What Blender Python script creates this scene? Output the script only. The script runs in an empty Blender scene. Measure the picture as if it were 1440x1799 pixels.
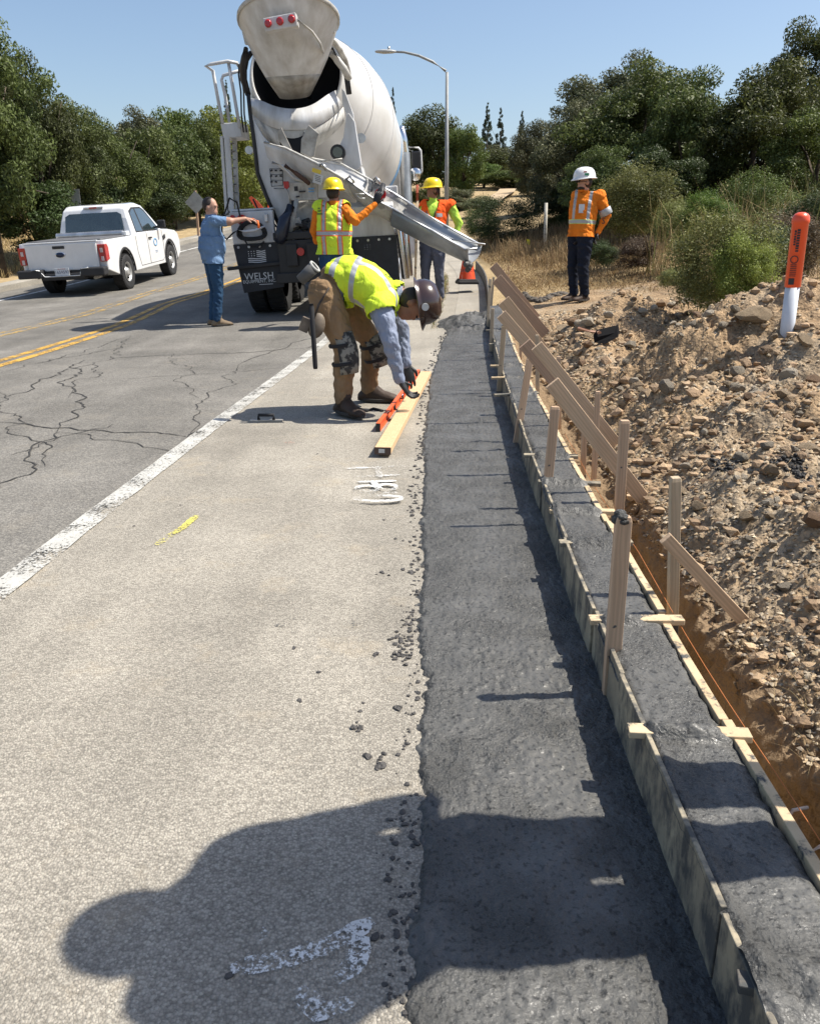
import bpy, bmesh, math, random
import numpy as np
from mathutils import Vector, Matrix, Quaternion
random.seed(7); rng = np.random.default_rng(7)
SC = bpy.context.scene; COL = SC.collection
V = Vector
# ------------------------------------------------------------------ camera, world, sun, exposure
CAM_H = 1.15; PITCH = math.atan(475/1440)
cs, sn = math.cos(PITCH), math.sin(PITCH)
cd = bpy.data.cameras.new('camera'); cam = bpy.data.objects.new('camera', cd); COL.objects.link(cam)
cam.location = (0, 0, CAM_H); cam.rotation_euler = (math.pi/2 - PITCH, 0, 0)
cd.sensor_fit = 'HORIZONTAL'; cd.sensor_width = 36; cd.lens = 36; cd.clip_start = .05; cd.clip_end = 2000
SC.camera = cam
SUN_EL = math.radians(57); SUN_AZ = math.radians(86)      # azimuth measured from +Y towards +X
wd = bpy.data.worlds.new('World'); SC.world = wd; wd.use_nodes = True
wn = wd.node_tree; bgn = wn.nodes['Background']
sky = wn.nodes.new('ShaderNodeTexSky'); sky.sky_type = 'NISHITA'; sky.sun_disc = False
sky.sun_elevation = SUN_EL; sky.sun_rotation = SUN_AZ; sky.air_density = 1.0; sky.dust_density = 1.6; sky.ozone_density = 1.7
wn.links.new(sky.outputs[0], bgn.inputs[0]); bgn.inputs[1].default_value = .090
sd = bpy.data.lights.new('sun', 'SUN'); sd.energy = 4.3; sd.angle = math.radians(.55); sd.color = (1, .94, .84)
so = bpy.data.objects.new('sun', sd); COL.objects.link(so)
tos = V((math.cos(SUN_EL)*math.sin(SUN_AZ), math.cos(SUN_EL)*math.cos(SUN_AZ), math.sin(SUN_EL)))
so.rotation_euler = tos.to_track_quat('Z', 'Y').to_euler(); so.location = (20, 0, 30)
SC.view_settings.view_transform = 'Standard'; SC.view_settings.look = 'None'
SC.view_settings.exposure = .84; SC.view_settings.gamma = 1
SC.view_settings.use_curve_mapping = False

# ------------------------------------------------------------------ noise
def _h(ix, iy, seed):
    h = (ix.astype(np.int64)*374761393 + iy.astype(np.int64)*668265263 + seed*1274126177) & 0xffffffff
    h = ((h ^ (h >> 13))*1103515245) & 0xffffffff
    h = ((h ^ (h >> 15))*69069 + 12345) & 0xffffffff
    return ((h ^ (h >> 16)) & 0xffffff)/float(0xffffff)
def vn(x, y, seed=0):
    x = np.asarray(x, float); y = np.asarray(y, float)
    ix = np.floor(x); iy = np.floor(y); fx = x-ix; fy = y-iy
    fx = fx*fx*(3-2*fx); fy = fy*fy*(3-2*fy)
    a = _h(ix, iy, seed); b = _h(ix+1, iy, seed); c = _h(ix, iy+1, seed); d = _h(ix+1, iy+1, seed)
    return (a*(1-fx)+b*fx)*(1-fy)+(c*(1-fx)+d*fx)*fy - .5
def fbm(x, y, o=4, seed=0, g=.5):
    s = 0; a = 1
    for i in range(o):
        s = s + a*vn(x*2**i+i*7.3, y*2**i-i*3.1, seed+i); a *= g
    return s
def ss(a, b, x):
    t = np.clip((np.asarray(x, float)-a)/(b-a), 0, 1); return t*t*(3-2*t)
# ------------------------------------------------------------------ the lie of the land
_yy = np.linspace(-20, 300, 3201)
def table(pts, sm=1.2):
    p = np.array(pts, float); v = np.interp(_yy, p[:, 0], p[:, 1])
    n = int(sm/.1); k = np.ones(2*n+1)/(2*n+1)
    for _ in range(2):
        v = np.convolve(np.pad(v, n, mode='edge'), k, mode='valid')
    return v
_kx = table([(-20, .40), (1, .478), (2, .515), (3.5, .573), (5.4, .672), (8, .82), (10, .96), (12, 1.10), (15, 1.33), (17, 1.43), (20, 1.5), (27, 1.2), (40, -1), (60, -8), (100, -28), (300, -120)], .8)
_R = table([(-20, 0), (7.5, 0), (10, .07), (12, .2), (14, .29), (15.5, .37), (17, .42), (20, .53), (22, .64), (30, 1.3), (60, 4.3), (100, 8), (300, 18)], 1.0)
_B = table([(-20, 0), (7, 0), (11, .035), (13, .045), (16, .052), (25, .05), (60, .05), (300, .0)], 1.5)
def kx(y): return np.interp(y, _yy, _kx)
def zroad(x, y):
    return np.interp(y, _yy, _R) + np.interp(y, _yy, _B)*(np.clip(x, -10, 4)-1)
def zland(x, y):
    """natural ground: the road's plane plus the rise to the right of the kerb"""
    s = np.asarray(x, float)-kx(y)-.2
    off = np.interp(y, [-20, 3, 8, 13, 300], [.2, .2, .12, .03, .0])
    r = np.where(s > 0, off*ss(0, .5, s)+.095*np.clip(s, 0, 14)+.05*np.clip(s-3, 0, 14)*ss(8, 16, y), 0)
    r = r*(1-.85*ss(24, 55, y))
    lft = np.clip(-10.8-np.asarray(x, float), 0, 60)
    return zroad(x, y)+r+.04*lft
PILES = [(2.12, 5.35, .46, .55, .42), (2.9, 5.1, .34, .7, .6), (2.02, 8.1, .42, .38, .55), (2.75, 8.4, .18, .6, .5), (1.55, 6.9, .14, .35, .7), (1.75, 4.2, .14, .5, .5),
         (1.5, 3.1, .08, .35, .5), (2.1, 3.2, .12, .5, .6), (1.25, 2.2, .05, .2, .35), (1.5, 1.6, .05, .3, .3), (1.25, 4.6, .05, .2, .4), (2.26, 4.62, .13, .25, .22)]
def zdirt(x, y, micro=True):
    x = np.asarray(x, float); y = np.asarray(y, float)
    s = x-kx(y)-.2
    z = zland(x, y)+np.interp(y, [-20, 6, 11, 300], [0.02, .02, 0, 0])
    for cx, cy, h, sx, sy in PILES:
        z = z+h*np.exp(-(((x-cx)/sx)**2+((y-cy)/sy)**2)/1.3)
    wob = .05*fbm(y*2.2, x*0+3, 3, 5)
    near = 1-ss(2.3, 4.0, y)
    wall = ss(.07+wob, .15+wob+.1*(1-near), s)
    tr = (-.24*near+.05)
    z = z*wall+(1-wall)*(zroad(x, y)+tr+.03*fbm(x*9, y*9, 3, 9))
    if micro:
        fade = (1-ss(9.5, 12, y))*ss(.0, .12, s)
        rough = (.35+.65*ss(-.2, .25, fbm(x*1.1, y*1.1, 2, 77)))
        r1 = 1-2.6*np.abs(fbm(x*7, y*7, 4, 31, .55))
        z = z+fade*((.16*fbm(x*2.9, y*2.9, 4, 21)+.055*r1*rough-.03)*ss(.1, .6, s)+.018*fbm(x*26, y*26, 4, 41, .65)*(.5+rough))
        z = z+(1-ss(9.5, 12, y))*.03*fbm(y*18, z*22, 3, 55)*wall*(1-ss(.2, .4, s))
        z = z+ss(9.5, 12, y)*.03*fbm(x*3, y*3, 3, 61)
    return z
def at(px, py, Y):
    """the point of the place that lies Y metres ahead along the line of sight through a spot of the photograph"""
    u = (px-720)/1440; v = (899.5-py)/1440; k = Y/(cs+v*sn)
    return V((u*k, Y, CAM_H+k*(v*cs-sn)))
def gat(px, py, zf=zroad, dz=0):
    u = (px-720)/1440; v = (899.5-py)/1440
    dirv = V((u, cs+v*sn, v*cs-sn)); t = .5
    while t < 200:
        p = dirv*t
        if CAM_H+p.z < float(zf(p.x, p.y))+dz:
            lo, hi = t-.02*max(1, t/4), t
            for _ in range(18):
                m = (lo+hi)/2; q = dirv*m
                if CAM_H+q.z < float(zf(q.x, q.y))+dz: hi = m
                else: lo = m
            q = dirv*hi; return V((q.x, q.y, CAM_H+q.z))
        t += .02*max(1, t/4)
    q = dirv*t; return V((q.x, q.y, CAM_H+q.z))
def standY(px, ytop, Y, zf=zroad):
    p = at(px, ytop, Y); z = float(zf(p.x, Y)); return V((p.x, Y, z)), p.z-z
def stand(px, ytop, hgt, zf=zroad):
    """where someone hgt tall stands whose top shows at (px, ytop)"""
    lo, hi = 3., 60.
    def f(Y):
        p = at(px, ytop, Y); return p.z-float(zf(p.x, Y))-hgt
    Ys = np.linspace(3, 40, 400); fv = [f(y) for y in Ys]
    for i in range(len(Ys)-1):
        if fv[i] < 0 <= fv[i+1] or fv[i] > 0 >= fv[i+1]:
            lo = Ys[i]; p = at(px, ytop, lo); return V((p.x, lo, float(zf(p.x, lo))))
    p = at(px, ytop, 13); return V((p.x, 13, float(zf(p.x, 13))))

# ------------------------------------------------------------------ materials
MATS = {}
def nd(nt, t, **kw):
    n = nt.nodes.new('ShaderNode'+t)
    for k, v in kw.items():
        if hasattr(n, k): setattr(n, k, v)
    return n
def mat(name, col=(.5, .5, .5), rough=.6, metal=0, var=.12, vscale=6, bump=0, bscale=40, spec=.5, coat=0, trans=0, alpha=None, col2=None, rvar=0, stretch=None, island=False, emis=None):
    """principled colour with noise variation towards col2 and fine bump"""
    if name in MATS: return MATS[name]
    m = bpy.data.materials.new(name); m.use_nodes = True; nt = m.node_tree; L = nt.links.new
    b = nt.nodes['Principled BSDF']
    b.inputs['Roughness'].default_value = rough; b.inputs['Metallic'].default_value = metal
    b.inputs['Specular IOR Level'].default_value = spec
    if coat: b.inputs['Coat Weight'].default_value = coat; b.inputs['Coat Roughness'].default_value = .05
    tc = nd(nt, 'TexCoord'); src = tc.outputs['Object']
    if stretch:
        mp = nd(nt, 'Mapping'); mp.inputs['Scale'].default_value = stretch; L(src, mp.inputs[0]); src = mp.outputs[0]
    n1 = nd(nt, 'TexNoise'); n1.inputs['Scale'].default_value = vscale; n1.inputs['Detail'].default_value = 6; n1.inputs['Roughness'].default_value = .6
    L(src, n1.inputs['Vector'])
    if col2 is None: col2 = tuple(c*(1-2.2*var) for c in col); col1 = tuple(min(1, c*(1+.6*var)) for c in col)
    else: col1 = col
    mr = nd(nt, 'MapRange'); mr.inputs[1].default_value = .32; mr.inputs[2].default_value = .68; L(n1.outputs[0], mr.inputs[0])
    mx = nd(nt, 'Mix', data_type='RGBA'); L(mr.outputs[0], mx.inputs[0])
    mx.inputs[6].default_value = (*col1, 1); mx.inputs[7].default_value = (*col2, 1)
    out = mx.outputs[2]
    if island:
        ge = nd(nt, 'NewGeometry'); hs = nd(nt, 'HueSaturation'); mr2 = nd(nt, 'MapRange')
        mr2.inputs[3].default_value = .55; mr2.inputs[4].default_value = 1.4; L(ge.outputs['Random Per Island'], mr2.inputs[0])
        L(mr2.outputs[0], hs.inputs['Value']); L(out, hs.inputs['Color']); out = hs.outputs[0]
    L(out, b.inputs['Base Color'])
    if rvar:
        mr3 = nd(nt, 'MapRange'); mr3.inputs[3].default_value = max(.02, rough-rvar); mr3.inputs[4].default_value = min(1, rough+rvar)
        L(n1.outputs[0], mr3.inputs[0]); L(mr3.outputs[0], b.inputs['Roughness'])
    if bump:
        n2 = nd(nt, 'TexNoise'); n2.inputs['Scale'].default_value = bscale; n2.inputs['Detail'].default_value = 5; L(src, n2.inputs['Vector'])
        bp = nd(nt, 'Bump'); bp.inputs['Strength'].default_value = 1; bp.inputs['Distance'].default_value = bump
        L(n2.outputs[0], bp.inputs['Height']); L(bp.outputs[0], b.inputs['Normal'])
    if trans: b.inputs['Transmission Weight'].default_value = trans
    if emis: b.inputs['Emission Color'].default_value = (*emis[0], 1); b.inputs['Emission Strength'].default_value = emis[1]
    MATS[name] = m; return m
def leafmat(name, col, col2, tr=.3, rough=.55, spec=.3):
    if name in MATS: return MATS[name]
    m = mat(name, col, rough, col2=col2, vscale=1.4, island=True, spec=spec)
    nt = m.node_tree; b = nt.nodes['Principled BSDF']; o = nt.nodes['Material Output']
    oi = nd(nt, 'ObjectInfo'); hv = nd(nt, 'HueSaturation'); m0 = nd(nt, 'MapRange'); m0.inputs[3].default_value = .72; m0.inputs[4].default_value = 1.3; nt.links.new(oi.outputs['Random'], m0.inputs[0]); nt.links.new(m0.outputs[0], hv.inputs['Value'])
    m1 = nd(nt, 'MapRange'); m1.inputs[3].default_value = .485; m1.inputs[4].default_value = .515; nt.links.new(oi.outputs['Random'], m1.inputs[0]); nt.links.new(m1.outputs[0], hv.inputs['Hue'])
    nt.links.new(b.inputs['Base Color'].links[0].from_socket, hv.inputs['Color']); nt.links.new(hv.outputs[0], b.inputs['Base Color'])
    t = nd(nt, 'BsdfTranslucent'); mixs = nd(nt, 'MixShader'); mixs.inputs[0].default_value = tr
    src = b.inputs['Base Color'].links[0].from_socket
    nt.links.new(src, t.inputs[0]); nt.links.new(b.outputs[0], mixs.inputs[1]); nt.links.new(t.outputs[0], mixs.inputs[2]); nt.links.new(mixs.outputs[0], o.inputs[0])
    return m

# ------------------------------------------------------------------ mesh builder
def frame(d, up=None):
    d = V(d).normalized(); a = V(up) if up is not None else (V((0, 0, 1)) if abs(d.z) < .95 else V((0, 1, 0)))
    s = d.cross(a)
    if s.length < 1e-6: s = d.cross(V((1, 0, 0)))
    s.normalize(); return s, s.cross(d).normalized()
class MB:
    def __init__(s): s.v = []; s.f = []; s.m = []; s.sm = []
    def add(s, vs, fs, m=0, smooth=False):
        o = len(s.v); s.v += [tuple(p) for p in vs]
        for f in fs: s.f.append([i+o for i in f]); s.m.append(m); s.sm.append(smooth)
        return s
    def box(s, c, size, rot=None, m=0, taper=1.0):
        hx, hy, hz = [q/2 for q in size]; c = V(c); vs = []
        for z in (-1, 1):
            t = taper if z > 0 else 1
            for x, y in ((-1, -1), (1, -1), (1, 1), (-1, 1)):
                p = V((x*hx*t, y*hy*t, z*hz))
                if rot is not None: p = rot @ p
                vs.append(c+p)
        return s.add(vs, [(0, 3, 2, 1), (4, 5, 6, 7), (0, 1, 5, 4), (1, 2, 6, 5), (2, 3, 7, 6), (3, 0, 4, 7)], m)
    def bar(s, p0, p1, w, t, up=(0, 0, 1), m=0):
        """rectangular board from p0 to p1; w across (perpendicular to up), t along up"""
        p0, p1 = V(p0), V(p1); a, b = frame(p1-p0, up); vs = []
        for p in (p0, p1):
            for x, y in ((-1, -1), (1, -1), (1, 1), (-1, 1)): vs.append(p+a*x*w/2+b*y*t/2)
        return s.add(vs, [(0, 3, 2, 1), (4, 5, 6, 7), (0, 1, 5, 4), (1, 2, 6, 5), (2, 3, 7, 6), (3, 0, 4, 7)], m)
    def cone(s, p0, p1, r0, r1=None, n=16, m=0, cap=True, smooth=True):
        r1 = r0 if r1 is None else r1; p0, p1 = V(p0), V(p1); a, b = frame(p1-p0); vs = []
        for p, r in ((p0, r0), (p1, r1)):
            for i in range(n): t = 2*math.pi*i/n; vs.append(p+a*math.cos(t)*r+b*math.sin(t)*r)
        s.add(vs, [(i, (i+1) % n, n+(i+1) % n, n+i) for i in range(n)], m, smooth)
        if cap: s.add(vs, [tuple(range(n-1, -1, -1)), tuple(range(n, 2*n))], m)
        return s
    def tube(s, pts, r, n=8, m=0, cap=True):
        pts = [V(p) for p in pts]; rs = r if isinstance(r, (list, tuple)) else [r]*len(pts); vs = []; prev = None
        for i, p in enumerate(pts):
            d = (pts[min(i+1, len(pts)-1)]-pts[max(i-1, 0)])
            if d.length < 1e-9: d = V((0, 0, 1))
            d.normalize()
            if prev is None: a, b = frame(d)
            else:
                a = prev-d*prev.dot(d)
                a = a.normalized() if a.length > 1e-6 else frame(d)[0]
                b = d.cross(a)
            prev = a
            for k in range(n): t = 2*math.pi*k/n; vs.append(p+a*math.cos(t)*rs[i]+b*math.sin(t)*rs[i])
        fs = [(j*n+k, j*n+(k+1) % n, (j+1)*n+(k+1) % n, (j+1)*n+k) for j in range(len(pts)-1) for k in range(n)]
        s.add(vs, fs, m, True)
        if cap: s.add(vs[:n], [tuple(range(n-1, -1, -1))], m); s.add(vs[-n:], [tuple(range(n))], m)
        return s
    def lathe(s, prof, c=(0, 0, 0), ax=(0, 0, 1), n=24, m=0, a0=0, a1=2*math.pi, smooth=True, sx=1, sy=1, up=None):
        """prof: list of (radius, height along ax)"""
        c = V(c); d = V(ax).normalized(); a, b = frame(d, up); vs = []; full = abs(a1-a0-2*math.pi) < 1e-6; k = n if full else n+1
        for r, h in prof:
            for i in range(k): t = a0+(a1-a0)*i/n; vs.append(c+d*h+a*math.cos(t)*r*sx+b*math.sin(t)*r*sy)
        fs = []
        for j in range(len(prof)-1):
            for i in range(n):
                i2 = (i+1) % k if full else i+1
                fs.append((j*k+i, j*k+i2, (j+1)*k+i2, (j+1)*k+i))
        return s.add(vs, fs, m, smooth)
    def ell(s, c, r, rot=None, n=14, k=9, m=0):
        c = V(c); vs = []
        for j in range(k+1):
            ph = math.pi*j/k
            for i in range(n):
                t = 2*math.pi*i/n; p = V((math.sin(ph)*math.cos(t)*r[0], math.sin(ph)*math.sin(t)*r[1], math.cos(ph)*r[2]))
                if rot is not None: p = rot @ p
                vs.append(c+p)
        return s.add(vs, [(j*n+i, (j+1)*n+i, (j+1)*n+(i+1) % n, j*n+(i+1) % n) for j in range(k) for i in range(n)], m, True)
    def prism(s, poly, ext, m=0):
        """poly: list of 3d points (planar), ext: extrusion vector"""
        n = len(poly); ext = V(ext); vs = [V(p) for p in poly]+[V(p)+ext for p in poly]
        return s.add(vs, [tuple(range(n-1, -1, -1)), tuple(range(n, 2*n))]+[(i, (i+1) % n, n+(i+1) % n, n+i) for i in range(n)], m)
    def loft(s, rings, m=0, cap=True, smooth=True, closed=True):
        n = len(rings[0]); vs = [p for r in rings for p in r]; fs = []
        for j in range(len(rings)-1):
            for i in range(n if closed else n-1): fs.append((j*n+i, j*n+(i+1) % n, (j+1)*n+(i+1) % n, (j+1)*n+i))
        s.add(vs, fs, m, smooth)
        if cap and closed: s.add(rings[0], [tuple(range(n-1, -1, -1))], m); s.add(rings[-1], [tuple(range(n))], m)
        return s
    def build(s, name, mats, parent=None, bevel=0, solid=0, mw=None, fix=True):
        me = bpy.data.meshes.new(name); me.from_pydata(s.v, [], s.f)
        for mm in (mats if isinstance(mats, (list, tuple)) else [mats]): me.materials.append(mm)
        me.polygons.foreach_set('material_index', s.m); me.polygons.foreach_set('use_smooth', s.sm)
        if fix:
            bm = bmesh.new(); bm.from_mesh(me); bmesh.ops.remove_doubles(bm, verts=bm.verts, dist=1e-5)
            bmesh.ops.recalc_face_normals(bm, faces=bm.faces); bm.to_mesh(me); bm.free()
        me.update(); o = bpy.data.objects.new(name, me); COL.objects.link(o)
        if parent is not None: o.parent = parent
        if mw is not None: o.matrix_local = mw
        if solid: md = o.modifiers.new('solidify', 'SOLIDIFY'); md.thickness = solid; md.offset = 0
        if bevel: md = o.modifiers.new('bevel', 'BEVEL'); md.width = bevel; md.segments = 2; md.limit_method = 'ANGLE'
        return o
def tag(o, label=None, cat=None, group=None, kind=None):
    if label: o['label'] = label
    if cat: o['category'] = cat
    if group: o['group'] = group
    if kind: o['kind'] = kind
    return o
def empty(name, loc=(0, 0, 0), label=None, cat=None, group=None, rot=None):
    o = bpy.data.objects.new(name, None); COL.objects.link(o); o.location = loc; o.empty_display_size = .1
    if rot is not None: o.rotation_euler = rot
    return tag(o, label, cat, group)
def copy_tree(o, parent=None):
    kids = list(o.children); c = o.copy(); COL.objects.link(c)
    if parent is not None: c.parent = parent
    for ch in kids: copy_tree(ch, c)
    return c
def npmesh(name, verts, faces, mats, smooth=True, parent=None, mi=None):
    """verts (n,3), faces (m,k) arrays"""
    me = bpy.data.meshes.new(name); k = faces.shape[1]
    me.vertices.add(len(verts)); me.vertices.foreach_set('co', np.asarray(verts, np.float32).ravel())
    me.loops.add(faces.size); me.loops.foreach_set('vertex_index', faces.astype(np.int32).ravel())
    me.polygons.add(len(faces)); me.polygons.foreach_set('loop_start', np.arange(0, faces.size, k, dtype=np.int32))
    try: me.polygons.foreach_set('loop_total', np.full(len(faces), k, dtype=np.int32))
    except Exception: pass
    for mm in (mats if isinstance(mats, (list, tuple)) else [mats]): me.materials.append(mm)
    me.polygons.foreach_set('use_smooth', np.full(len(faces), smooth))
    if mi is not None: me.polygons.foreach_set('material_index', mi.astype(np.int32))
    me.update(calc_edges=True); me.validate()
    o = bpy.data.objects.new(name, me); COL.objects.link(o)
    if parent is not None: o.parent = parent
    return o
def gridmesh(name, X, Y, Z, m, smooth=True, parent=None):
    a, b = X.shape; vs = np.stack([X, Y, Z], -1).reshape(-1, 3); i = np.arange(a*b).reshape(a, b)
    f = np.stack([i[:-1, :-1], i[:-1, 1:], i[1:, 1:], i[1:, :-1]], -1).reshape(-1, 4)
    return npmesh(name, vs, f, m, smooth, parent)
def strip(name, xl, xr, ys, m, dz=0, nx=2, zf=zroad, parent=None):
    """a sheet between two lines xl(y), xr(y) lying on the road"""
    ys = np.asarray(ys); t = np.linspace(0, 1, nx)[None, :]
    l = np.array([xl(y) for y in ys])[:, None]; r = np.array([xr(y) for y in ys])[:, None]
    X = l+(r-l)*t; Y = np.repeat(ys[:, None], nx, 1); Z = zf(X, Y)+dz
    return gridmesh(name, X, Y, Z, m, True, parent)
def textmesh(txt, size, m, name, parent, mw, extrude=0, align='CENTER'):
    cu = bpy.data.curves.new(name, 'FONT'); cu.body = txt; cu.size = size; cu.extrude = extrude; cu.align_x = align; cu.align_y = 'CENTER'; cu.resolution_u = 2
    t = bpy.data.objects.new(name, cu); me = bpy.data.meshes.new_from_object(t)
    bpy.data.objects.remove(t); me.materials.clear(); me.materials.append(m)
    o = bpy.data.objects.new(name, me); COL.objects.link(o); o.parent = parent; o.matrix_local = mw
    return o
def mtx(loc, xax, yax):
    x = V(xax).normalized(); y = V(yax); y = (y-x*y.dot(x)).normalized(); z = x.cross(y)
    M = Matrix((x, y, z)).transposed().to_4x4(); M.translation = V(loc); return M
# ------------------------------------------------------------------ ground materials
def aggregate(name, lo, hi, scale, bump, gap=.55, rough=.85, tint=None, stain=.25, crack=False):
    m = bpy.data.materials.new(name); m.use_nodes = True; nt = m.node_tree; L = nt.links.new; b = nt.nodes['Principled BSDF']
    b.inputs['Roughness'].default_value = rough; b.inputs['Specular IOR Level'].default_value = .3
    tc = nd(nt, 'TexCoord'); src = tc.outputs['Object']
    nz = nd(nt, 'TexNoise'); nz.inputs['Scale'].default_value = scale*.7; L(src, nz.inputs['Vector'])
    va = nd(nt, 'VectorMath', operation='MULTIPLY_ADD'); L(nz.outputs['Color'], va.inputs[0]); va.inputs[1].default_value = (.9/scale,)*3; L(src, va.inputs[2])
    vo = nd(nt, 'TexVoronoi'); vo.inputs['Scale'].default_value = scale; L(va.outputs[0], vo.inputs['Vector'])
    sp = nd(nt, 'SeparateColor'); L(vo.outputs['Color'], sp.inputs[0])
    mx = nd(nt, 'Mix', data_type='RGBA'); mx.inputs[6].default_value = (*lo, 1); mx.inputs[7].default_value = (*hi, 1); L(sp.outputs[0], mx.inputs[0])
    # dark binder between the chips
    mr = nd(nt, 'MapRange'); mr.inputs[1].default_value = .35; mr.inputs[2].default_value = .75; mr.inputs[3].default_value = 1; mr.inputs[4].default_value = gap; L(vo.outputs['Distance'], mr.inputs[0])
    mu = nd(nt, 'Mix', data_type='RGBA', blend_type='MULTIPLY'); mu.inputs[0].default_value = 1; L(mx.outputs[2], mu.inputs[6]); L(mr.outputs[0], mu.inputs[7])
    out = mu.outputs[2]
    big = nd(nt, 'TexNoise'); big.inputs['Scale'].default_value = .9; big.inputs['Detail'].default_value = 7; big.inputs['Roughness'].default_value = .65; L(src, big.inputs['Vector'])
    mb = nd(nt, 'MapRange'); mb.inputs[1].default_value = .3; mb.inputs[2].default_value = .7; mb.inputs[3].default_value = 1-stain; mb.inputs[4].default_value = 1+stain*.6; L(big.outputs[0], mb.inputs[0])
    m2 = nd(nt, 'Mix', data_type='RGBA', blend_type='MULTIPLY'); m2.inputs[0].default_value = 1; L(out, m2.inputs[6]); L(mb.outputs[0], m2.inputs[7]); out = m2.outputs[2]
    # long dark drips and tyre-worn bands along the road
    mp = nd(nt, 'Mapping'); mp.inputs['Scale'].default_value = (2.2, .12, 1); L(src, mp.inputs[0])
    n3 = nd(nt, 'TexNoise'); n3.inputs['Scale'].default_value = 1.2; n3.inputs['Detail'].default_value = 5; L(mp.outputs[0], n3.inputs['Vector'])
    m3 = nd(nt, 'MapRange'); m3.inputs[1].default_value = .35; m3.inputs[2].default_value = .65; m3.inputs[3].default_value = .86; m3.inputs[4].default_value = 1.08; L(n3.outputs[0], m3.inputs[0])
    m4 = nd(nt, 'Mix', data_type='RGBA', blend_type='MULTIPLY'); m4.inputs[0].default_value = 1; L(out, m4.inputs[6]); L(m3.outputs[0], m4.inputs[7]); out = m4.outputs[2]
    L(out, b.inputs['Base Color'])
    if tint:
        n5 = nd(nt, 'TexNoise'); n5.inputs['Scale'].default_value = 3.1; n5.inputs['Detail'].default_value = 8; n5.inputs['Roughness'].default_value = .7; L(src, n5.inputs['Vector'])
        m5 = nd(nt, 'MapRange'); m5.inputs[1].default_value = .56; m5.inputs[2].default_value = .72; m5.inputs[4].default_value = .5; L(n5.outputs[0], m5.inputs[0])
        m6 = nd(nt, 'Mix', data_type='RGBA'); L(m5.outputs[0], m6.inputs[0]); L(out, m6.inputs[6]); m6.inputs[7].default_value = (*tint, 1); L(m6.outputs[2], b.inputs['Base Color'])
    f = nd(nt, 'TexNoise'); f.inputs['Scale'].default_value = scale*2.5; f.inputs['Detail'].default_value = 3; L(src, f.inputs['Vector'])
    ad = nd(nt, 'Math', operation='SUBTRACT'); L(f.outputs[0], ad.inputs[0]); L(vo.outputs['Distance'], ad.inputs[1])
    bp = nd(nt, 'Bump'); bp.inputs['Distance'].default_value = bump; bp.inputs['Strength'].default_value = 1; L(ad.outputs[0], bp.inputs['Height']); L(bp.outputs[0], b.inputs['Normal'])
    MATS[name] = m; return m
M_ROAD = aggregate('old_asphalt', (.155, .147, .133), (.255, .240, .212), 95, .0028, .68, stain=.32, tint=(.24, .215, .175))
M_SHOULDER = aggregate('chip_seal', (.26, .238, .20), (.48, .44, .37), 175, .0028, .70, stain=.3, tint=(.42, .35, .25))
M_OLDGUT = aggregate('old_concrete', (.29, .27, .23), (.38, .35, .30), 60, .002, .85, tint=(.36, .27, .17))
def wet_concrete():
    m = mat('wet_concrete', (.104, .102, .095), .5, col2=(.060, .060, .057), vscale=5, spec=.5)
    nt = m.node_tree; L = nt.links.new; b = nt.nodes['Principled BSDF']; src = nt.nodes['Texture Coordinate'].outputs['Object']
    a = nd(nt, 'TexNoise'); a.inputs['Scale'].default_value = 70; a.inputs['Detail'].default_value = 6; a.inputs['Roughness'].default_value = .7; L(src, a.inputs['Vector'])
    v = nd(nt, 'TexVoronoi'); v.inputs['Scale'].default_value = 150; L(src, v.inputs['Vector'])
    md = nd(nt, 'Math', operation='MULTIPLY_ADD'); L(v.outputs['Distance'], md.inputs[0]); md.inputs[1].default_value = .35; L(a.outputs[0], md.inputs[2])
    bp = nd(nt, 'Bump'); bp.inputs['Distance'].default_value = .012; L(md.outputs[0], bp.inputs['Height']); L(bp.outputs[0], b.inputs['Normal'])
    pn = nd(nt, 'TexNoise'); pn.inputs['Scale'].default_value = 5; pn.inputs['Detail'].default_value = 3; L(src, pn.inputs['Vector']); pr = nd(nt, 'MapRange'); pr.inputs[1].default_value = .38; pr.inputs[2].default_value = .62; pr.inputs[3].default_value = .22; pr.inputs[4].default_value = .85; L(pn.outputs[0], pr.inputs[0]); L(pr.outputs[0], bp.inputs['Strength'])
    old = b.inputs['Base Color'].links[0].from_socket; pt = nd(nt, 'TexNoise'); pt.inputs['Scale'].default_value = 95; pt.inputs['Detail'].default_value = 4; L(src, pt.inputs['Vector']); pm = nd(nt, 'MapRange'); pm.inputs[1].default_value = .34; pm.inputs[2].default_value = .45; pm.inputs[3].default_value = .35; pm.inputs[4].default_value = 1; L(pt.outputs[0], pm.inputs[0])
    px_ = nd(nt, 'Mix', data_type='RGBA', blend_type='MULTIPLY'); px_.inputs[0].default_value = 1; L(old, px_.inputs[6]); L(pm.outputs[0], px_.inputs[7]); L(px_.outputs[2], b.inputs['Base Color'])
    r = nd(nt, 'TexNoise'); r.inputs['Scale'].default_value = 260; L(src, r.inputs['Vector'])
    mr = nd(nt, 'MapRange'); mr.inputs[1].default_value = .35; mr.inputs[2].default_value = .62; mr.inputs[3].default_value = .24; mr.inputs[4].default_value = .68; L(r.outputs[0], mr.inputs[0]); L(mr.outputs[0], b.inputs['Roughness'])
    return m
M_CONC = wet_concrete()
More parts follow.
